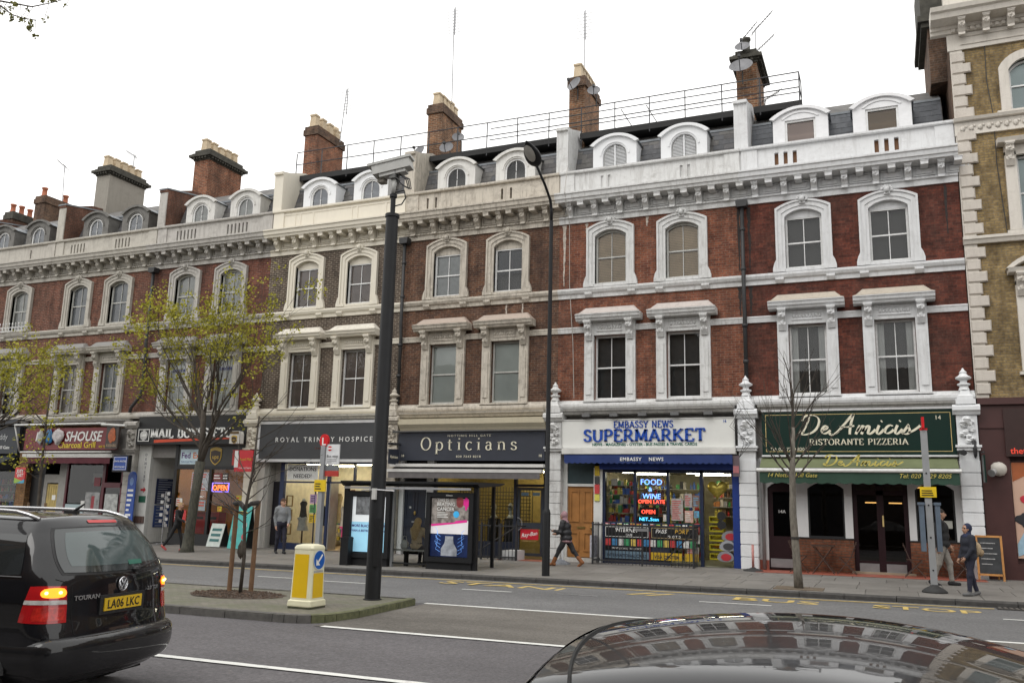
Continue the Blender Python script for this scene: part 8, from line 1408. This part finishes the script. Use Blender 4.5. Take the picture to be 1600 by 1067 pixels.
# ================================================================== cars
def paint(name,c,rough=.35):
    m,n,b=_pr(name); g=n.nodes.new('ShaderNodeNewGeometry'); f=noise(n,5,g.outputs['Position'],4); L(n,ramp(n,f,.3,.7,tuple(v*.8 for v in c)+(1,),tuple(v*1.3 for v in c)+(1,)),b.inputs['Base Color']); b.inputs['Roughness'].default_value=rough; b.inputs['Coat Weight'].default_value=1; b.inputs['Coat Roughness'].default_value=.035; b.inputs['Coat IOR'].default_value=1.5; b.inputs['Specular IOR Level'].default_value=.1
    d=noise(n,45,g.outputs['Position'],5,.8); L(n,ramp(n,d,.5,.8,(.015,.015,.015,1),(.07,.07,.07,1)),b.inputs['Coat Roughness']); return m
def box_shell(L_,W_,H0,H1,r,ns=60,nt=34,nz=34):
    """closed rounded box; returns verts (s,t,z) and quads; extra loops crowd the rounded edges"""
    def ax(h,n,r): 
        u=np.linspace(-1,1,n); e=np.sin(u*PI/2)*.55+u*.45; return e*h
    hs=(L_/2,W_/2,(H1-H0)/2); A=[ax(hs[0],ns,r),ax(hs[1],nt,r),ax(hs[2],nz,r)]; V={};vl=[];F=[]
    def vid(p):
        k=tuple(np.round(p,5))
        if k not in V: V[k]=len(vl); vl.append(p)
        return V[k]
    for axn in range(3):
        u,v=[(1,2),(2,0),(0,1)][axn]
        for sg in (-1,1):
            for i in range(len(A[u])-1):
                for j in range(len(A[v])-1):
                    q=[]
                    for a,b in ((i,j),(i+1,j),(i+1,j+1),(i,j+1)):
                        p=np.zeros(3); p[axn]=sg*hs[axn]; p[u]=A[u][a]; p[v]=A[v][b]; q.append(vid(p))
                    F.append(q if sg>0 else q[::-1])
    P=np.array(vl); R_=np.array([r[0],r[1],r[2]]); q=np.clip(P,-(np.array(hs)-R_),np.array(hs)-R_); d=(P-q)/R_; n=np.linalg.norm(d,axis=1,keepdims=True); d=d/np.maximum(n,1e-9); P=q+d*R_
    P[:,0]+=L_/2; P[:,2]+=(H0+H1)/2; return P,F
class Car:
    def __init__(s,xr,yc,psi,label,name='parked_car'):
        s.o=Vector((xr,yc,gz(xr))); s.h=Vector((-math.cos(psi),-math.sin(psi),0)); s.f=Vector((-math.sin(psi),math.cos(psi),0)); s.t=thing(name,tuple(s.o),label,'car')
    def w(s,p): return s.o+s.h*p[0]+s.f*p[1]+Vector((0,0,p[2]))
    def put(s,name,mb,mat,par=None,**k): mb.xf(s.w); return ob(name,mb,mat,par or s.t,**k)
    def shell(s,name,P,F,mat,par=None): 
        mb=MB(); mb.add([tuple(p) for p in P],[tuple(f) for f in F]); s.bvh=BVHTree.FromPolygons([Vector(p) for p in P],[list(f) for f in F]) if name=='body' else s.bvh
        return s.put(name,mb,mat,par,smooth=True)
    def hit(s,o,d):
        r_=s.bvh.ray_cast(Vector(o),Vector(d).normalized()); return (r_[0],r_[1]) if r_[0] else (None,None)
    def rear(s,t,z): p,n=s.hit((-2,t,z),(1,0,0)); return p,n
    def side(s,sx,z,sg): return s.hit((sx,sg*3,z),(0,-sg,0))
    def top(s,sx,t): return s.hit((sx,t,4),(0,0,-1))
    def diag(s,th,z,sg,c=(.75,.35)):
        d=Vector((math.cos(th),-sg*math.sin(th),0)); c_=Vector((c[0],sg*c[1],z)); return s.hit(c_-d*3,d)
    def patch(s,fn,corners,k=.3,nu=18,nv=12,off=.004,mb=None):
        """rounded quad laid on the body: fn(a,b)->hit, corners in (a,b)"""
        mb=mb or MB(); v=[]; ok=[]
        for j in range(nv+1):
            for i in range(nu+1):
                a=-1+2*i/nu; b=-1+2*j/nv; x_=a*math.sqrt(1-b*b*k/2); y_=b*math.sqrt(1-a*a*k/2); u=(x_+1)/2; w_=(y_+1)/2
                c=corners; q=[(c[0][m]*(1-u)+c[1][m]*u)*(1-w_)+(c[3][m]*(1-u)+c[2][m]*u)*w_ for m in (0,1)]
                p,n=fn(*q); ok.append(p is not None); v.append(p+n*off if p is not None else Vector((0,0,0)))
        f=[(j*(nu+1)+i,j*(nu+1)+i+1,(j+1)*(nu+1)+i+1,(j+1)*(nu+1)+i) for j in range(nv) for i in range(nu)]; f=[q for q in f if all(ok[i] for i in q)]
        return mb.add(v,f)
    def seam(s,fn,pts,r=.004,off=.0,mb=None,sub=8):
        mb=mb or MB(); path=[]
        for a,b in zip(pts,pts[1:]):
            for i in range(sub+(b is pts[-1])):
                q=(a[0]+(b[0]-a[0])*i/sub,a[1]+(b[1]-a[1])*i/sub); p,n=fn(*q)
                if p is not None: path.append(p+n*off)
        if len(path)>1: mb.tube(path,r,5)
        return mb
    def wheel(s,sx,t,r=.315,wd=.2):
        sg=1 if t>0 else -1; tb=MB(); n=28; v=[];f=[]
        prof=[(r*.62,-wd/2),(r*.92,-wd/2),(r,-wd/2+.03),(r,wd/2-.03),(r*.92,wd/2),(r*.62,wd/2)]
        for a in range(n):
            for rr,yy in prof: v.append((sx+rr*math.cos(2*PI*a/n),t+yy,.318+rr*math.sin(2*PI*a/n)))
        k=len(prof)
        for a in range(n):
            for j in range(k-1): f.append((a*k+j,a*k+j+1,((a+1)%n)*k+j+1,((a+1)%n)*k+j))
        w=s.put('wheel',tb.add(v,f),plain('tyre',(.02,.02,.02),.85,0,.2,12)); rm=MB(); ro=t+sg*(wd/2-.02)
        for q in range(5):
            a=2*PI*q/5; c_,s_=math.cos(a),math.sin(a); rm.add([(sx+.05*c_-.04*s_,ro,.318+.05*s_+.04*c_),(sx+.05*c_+.04*s_,ro,.318+.05*s_-.04*c_),(sx+r*.63*c_+.03*s_,ro,.318+r*.63*s_-.03*c_),(sx+r*.63*c_-.03*s_,ro,.318+r*.63*s_+.03*c_)],[(0,1,2,3)])
        s.put('rim',rm.tube([(sx,ro-.02*sg,.318),(sx,ro+.01*sg,.318)],.07,10),plain('alloy',(.4,.4,.41),.3,.8,.1,5),w); return w
cglass=glass('car_glass',(.22,.26,.26),1.6,.01); black_gloss=paint('car_black',(.006,.006,.0075),.3); trim=plain('car_trim',(.015,.015,.016),.55,0,.15,8); chrome=plain('chrome',(.6,.6,.62),.15,1.,.05,5)
# ------------------------------------------------------------------ dark people carrier
C=Car(-8.91,-19.95,.165,'black people carrier with its left indicator lit, seen from behind')
P_,F_=box_shell(4.4,1.8,.2,1.66,(.16,.16,.2))
def warp_t(P):
    P=P.copy(); s,t,z=P[:,0].copy(),P[:,1].copy(),P[:,2].copy()
    wf=np.interp(z,[.2,.35,.65,.95,1.12,1.26,1.41,1.55,1.67],[.92,.975,1.,.99,.965,.915,.86,.80,.76]); Rr=np.interp(z,[.2,.45,.65,.76,1.03,1.13,1.27,1.42,1.53,1.6,1.67],[.06,.0,.02,.055,.08,.1,.17,.25,.315,.34,.38])
    wr=np.clip(1-s/1.1,0,1)**1.3; cor=.15*(np.abs(t)/.9)**3.2; FRr=np.interp(z,[.3,.7,.85,.95,1.05,1.55,1.63],[0,.03,.12,.5,.95,1.7,1.85]); wfr=np.clip((s-2.2)/2.2,0,1)**1.5
    P[:,0]=s+(Rr+cor)*wr-(FRr+.25*(np.abs(t)/.9)**3)*wfr; P[:,1]=t*wf; up=np.clip((z-1.35)/.25,0,1); P[:,2]=z-up*(.035*(t/.75)**2+.02*((s-1.9)/1.7)**2); return P
P_=warp_t(P_); body=C.shell('body',P_,F_,black_gloss)
rearf=lambda t,z:C.rear(t,z)
C.put('window_surround',C.patch(rearf,[(-.745,1.115),(.745,1.115),(.63,1.54),(-.63,1.54)],.3,24,14,.003),trim); rw=C.put('rear_window',C.patch(rearf,[(-.72,1.135),(.72,1.135),(.61,1.525),(-.61,1.525)],.3,24,14,.007),plain('screen_glass',(.03,.036,.037),.04,0,.1,3,spec=.9),smooth=True); C.put('defroster_area',C.patch(rearf,[(-.62,1.19),(.62,1.19),(.53,1.49),(-.53,1.49)],.25,20,10,.0085),plain('screen_glass_teal',(.07,.095,.095),.05,0,.12,2,spec=.9),rw,smooth=True); C.put('sticker',C.patch(rearf,[(.12,1.18),(.32,1.18),(.32,1.22),(.12,1.22)],0,4,2,.011),plain('sticker_green',(.03,.14,.1),.4),rw)
mb=C.seam(rearf,[(.2,1.135),(.45,1.17),(.66,1.2)],.011,.022); mb.lump(tuple(C.rear(.2,1.14)[0]+Vector((-.02,0,0))),(.03,.05,.03),1,0,8); C.put('rear_wiper',mb,trim)
red=plain('lens_red',(.42,.008,.01),.12,0,.15,9,coat=1); clear=plain('lens_clear',(.5,.48,.46),.15,0,.3,18,coat=1); amber=glow('indicator_amber',(1.,.22,.012),2.6)
for sg in (-1,1):
    dg_=lambda th,z,sg=sg:C.diag(th,z,sg); T0,T1=R(25),R(56)
    tl_=C.put('tail_light',C.patch(dg_,[(T0,.735),(T1,.75),(T1-.1,1.05),(T0+.02,1.045)],.12,14,14,.006),red,smooth=True)
    C.put('reversing_strip',C.patch(dg_,[(T0+.01,.89),(T1-.05,.9),(T1-.06,.935),(T0+.02,.925)],.05,12,3,.010),clear,tl_)
    C.put('lower_lamp',C.patch(dg_,[(T0+.03,.76),(R(48),.76),(R(47),.875),(T0+.03,.87)],.3,12,8,.009),plain('lens_red_deep',(.5,.02,.012),.15,0,.4,22,coat=1),tl_,smooth=True)
    C.put('indicator',C.patch(dg_,[(T0+.02,.945),(R(44),.95),(R(43),1.03),(T0+.03,1.03)],.75,12,8,.010),amber if 1 else red,tl_,smooth=True)
    if True:
        for k in (0,1): p,n=C.diag(R(31+9*k),.99,sg); C.put('bulb_glint',MB().lump(tuple(p+n*.012),(.012,.02,.014),0,0,8),glow('bulb',(1,.7,.15),7),tl_)
# tailgate seams, plate, badges
mb=MB(); 
for sg in (-1,1): C.seam(rearf,[(sg*.6,1.04),(sg*.605,.74),(sg*.6,.64),(sg*.55,.615)],.004,.0,mb); C.seam(rearf,[(sg*.74,1.1),(sg*.62,1.06)],.004,0,mb)
C.seam(rearf,[(-.55,.615),(.55,.615)],.004,0,mb,20); C.put('tailgate_seam',mb,plain('seam_black',(.004,.004,.004),.9))
Pb,Fb=box_shell(.9,1.82,.27,.62,(.1,.12,.09),20,30,12); s,t_,z_=Pb[:,0].copy(),Pb[:,1].copy(),Pb[:,2].copy(); Pb[:,0]=s-.06+(.15*(np.abs(t_)/.9)**3.2+.06*np.clip((.4-z_)/.2,0,1))*np.clip(1-s/.9,0,1); Pb[:,1]=t_*np.interp(z_,[.25,.45,.62],[.93,1.,.985]); bmp_=C.shell('bumper',Pb,Fb,paint('bumper_black',(.008,.008,.009),.4))
for tt in (-.5,.5,.72): C.put('parking_sensor',MB().lump((-.045+.15*(abs(tt)/.9)**3.2,tt,.5),(.012,.02,.02),0,0,8),trim,bmp_)
p,n=C.rear(0,.85); pl=C.put('plate_recess',MB().box(p.x-.012,p.x+.03,-.31,.31,.765,.935),trim); C.put('number_plate',MB().box(p.x-.022,p.x-.012,-.26,.26,.795,.906),plain('plate_yellow',(.68,.44,.02),.4,0,.05,3)); 
RC=Matrix((( -C.f.x*-1 if 0 else C.f.x,0,-C.h.x),(C.f.y,0,-C.h.y),(0,1,0)))
txt('LA06 LKC',tuple(C.w((p.x-.024,0,.814))),.108,black_p,C.t,rot=RC,bold=.012,ext=.002,xs=.93,space=1.05)
pb_,nb_=C.rear(0,1.015); em=MB(); c_=Vector((pb_.x-.012,0,1.015)); rr=.06
em.tube([(c_.x,rr*math.cos(a),1.015+rr*math.sin(a)) for a in [k*PI/12 for k in range(25)]],.008,6)
for pts in ([(-.033,.045),(0,-.005),(.033,.045)],[(-.052,.02),(-.025,-.048),(0,.0),(.025,-.048),(.052,.02)]): em.tube([(c_.x-.002,a,1.015+b) for a,b in pts],.006,5)
C.put('emblem',em,chrome,smooth=True); C.put('emblem_back',MB().add([(c_.x+.004,rr*math.cos(a),1.015+rr*math.sin(a)) for a in [k*PI/10 for k in range(20)]],[tuple(range(20))]),plain('emblem_grey',(.2,.2,.21),.3,.5,.1,5))
for s_,tt,zz,sz in (('TOURAN',-.45,.915,.055),('2.0 TDI',.47,.93,.05)):
    pp_,_n=C.rear(tt,zz); ang=math.atan2(C.rear(tt+.08,zz)[0].x-C.rear(tt-.08,zz)[0].x,.16); fx=(C.f*math.cos(ang)+C.h*math.sin(ang)).normalized(); nz_=-C.h; txt(s_,tuple(C.w((pp_.x-.006,tt,zz))),sz,chrome,C.t,name='badge',rot=Matrix(((fx.x,0,nz_.x),(fx.y,0,nz_.y),(0,1,0))),bold=.015,ext=.006,xs=1.25)
C.put('high_brake_light',C.patch(rearf,[(-.2,1.565),(.2,1.565),(.2,1.59),(-.2,1.59)],.1,10,2,.006),plain('brake_red',(.5,.03,.03),.2))
for sg in (-1,1):
    path=[]; 
    for i in range(22):
        sx=.55+2.6*i/21; p,n=C.top(sx,sg*.6); e=min(1,min(i,21-i)/2.5); path.append(p+Vector((0,0,.005+.055*math.sin(e*PI/2))))
    C.put('roof_rail',MB().tube(path,.018,8),plain('rail_alu',(.55,.55,.56),.25,.9,.05,4),smooth=True)
    sd=lambda a,b,sg=sg:C.side(a,b,sg)
    for (a0,a1,b0,b1) in ((.42,1.05,.52,1.02),(1.2,2.1,1.2,2.05),(2.2,3.0,2.2,2.75)):
        sw2=C.put('side_window',C.patch(sd,[(a0,1.13),(a1,1.13),(b1,1.47),(b0,1.47)],.2,12,8,.004),plain('side_glass',(.018,.02,.021),.04,0,.1,3,spec=.9),smooth=True)
        C.put('window_trim',C.seam(sd,[(a0,1.12),(a1,1.12)],.006,.006),plain('grey_trim',(.12,.12,.125),.4))
    C.put('door_seam',C.seam(sd,[(.62,.6),(1.1,.98),(1.12,1.45)],.004,0),plain('seam_black',(.004,.004,.004),.9))
    C.put('wheel_arch',MB().tube([(.85+.36*math.cos(a),sg*.885,.32+.36*math.sin(a)) for a in [k*PI/12 for k in range(13)]],.025,6),trim)
    C.wheel(.85,sg*.8); C.wheel(3.5,sg*.8)
p,n=C.top(.75,.05); C.put('roof_aerial',MB().box(p.x-.05,p.x+.08,.02,.08,p.z,p.z+.02).tube([(p.x,.05,p.z+.01),(p.x-.12,.05,p.z+.09)],[.018,.008],6),trim)
C.put('underbody',MB().box(.3,4.0,-.7,.7,.16,.3),plain('underbody_black',(.01,.01,.01),.9))
# ------------------------------------------------------------------ dark car close to the viewer, only its roof in frame
D=Car(-.45,-24.02,0.,'dark glossy car roof reflecting the terrace, close to the viewer')
P_,F_=box_shell(4.2,1.76,.2,1.51,(.2,.2,.16),90,50,34)
def warp_d(P):
    P=P.copy(); s,t,z=P[:,0].copy(),P[:,1].copy(),P[:,2].copy()
    wf=np.interp(z,[.2,.35,.6,.85,1.0,1.2,1.4,1.48],[.92,.98,1.,.98,.94,.86,.76,.72]); Rr=np.interp(z,[.2,.5,.8,.95,1.2,1.4,1.48],[.05,0,.03,.12,.35,.55,.65]); FRr=np.interp(z,[.3,.65,.8,.9,1.0,1.28,1.44,1.52],[0,.03,.12,.57,.93,1.28,1.5,1.61])
    wr=np.clip(1-s/1.3,0,1)**1.2; wfr=np.clip((s-2.1)/2.1,0,1)**1.3
    P[:,0]=s+(Rr+.2*(np.abs(t)/.88)**3)*wr-(FRr+.05*(np.abs(t)/.88)**3)*wfr; P[:,1]=t*wf; up=np.clip((z-1.15)/.3,0,1); s2=P[:,0]; ds=s2-2.05
    P[:,2]=z-up*(.045*(t/.7)**2+np.where(ds>0,.2,.26)*ds**2); return P
P_=warp_d(P_); D.shell('body',P_,F_,paint('car_darkgrey',(.012,.012,.014),.3)); topf=lambda a,b:D.top(a,b)
ws=D.put('windscreen',D.patch(topf,[(2.6,-.52),(3.1,-.64),(3.1,.64),(2.6,.52)],.12,14,16,.004),plain('screen_glass',(.03,.036,.037),.04,0,.1,3,spec=.9),smooth=True)
D.put('windscreen_seal',D.seam(topf,[(2.58-.1*(q/.56)**2 ,q) for q in [i*.07-.56 for i in range(17)]],.005,.001,sub=3),plain('seal_black',(.006,.006,.006),.8))
for sg in (-1,1):
    D.put('roof_ditch',D.seam(topf,[(.75,sg*.545),(1.5,sg*.565),(2.2,sg*.56),(2.48,sg*.55)],.006,.0),trim); sd=lambda a,b,sg=sg:D.side(a,b,sg)
    for (a0,a1,b0,b1) in ((.75,1.5,.95,1.45),(1.6,2.7,1.6,2.4)): D.put('side_window',D.patch(sd,[(a0,.98),(a1,.98),(b1,1.3),(b0,1.3)],.15,10,8,.004),plain('side_glass',(.018,.02,.021),.04,0,.1,3,spec=.9),smooth=True)
    D.wheel(.75,sg*.78); D.wheel(3.4,sg*.78)
D.put('rear_window',D.patch(topf,[(.45,-.5),(.85,-.5),(.85,.5),(.45,.5)],.15,8,12,.004),plain('screen_glass',(.03,.036,.037),.04,0,.1,3,spec=.9),smooth=True)
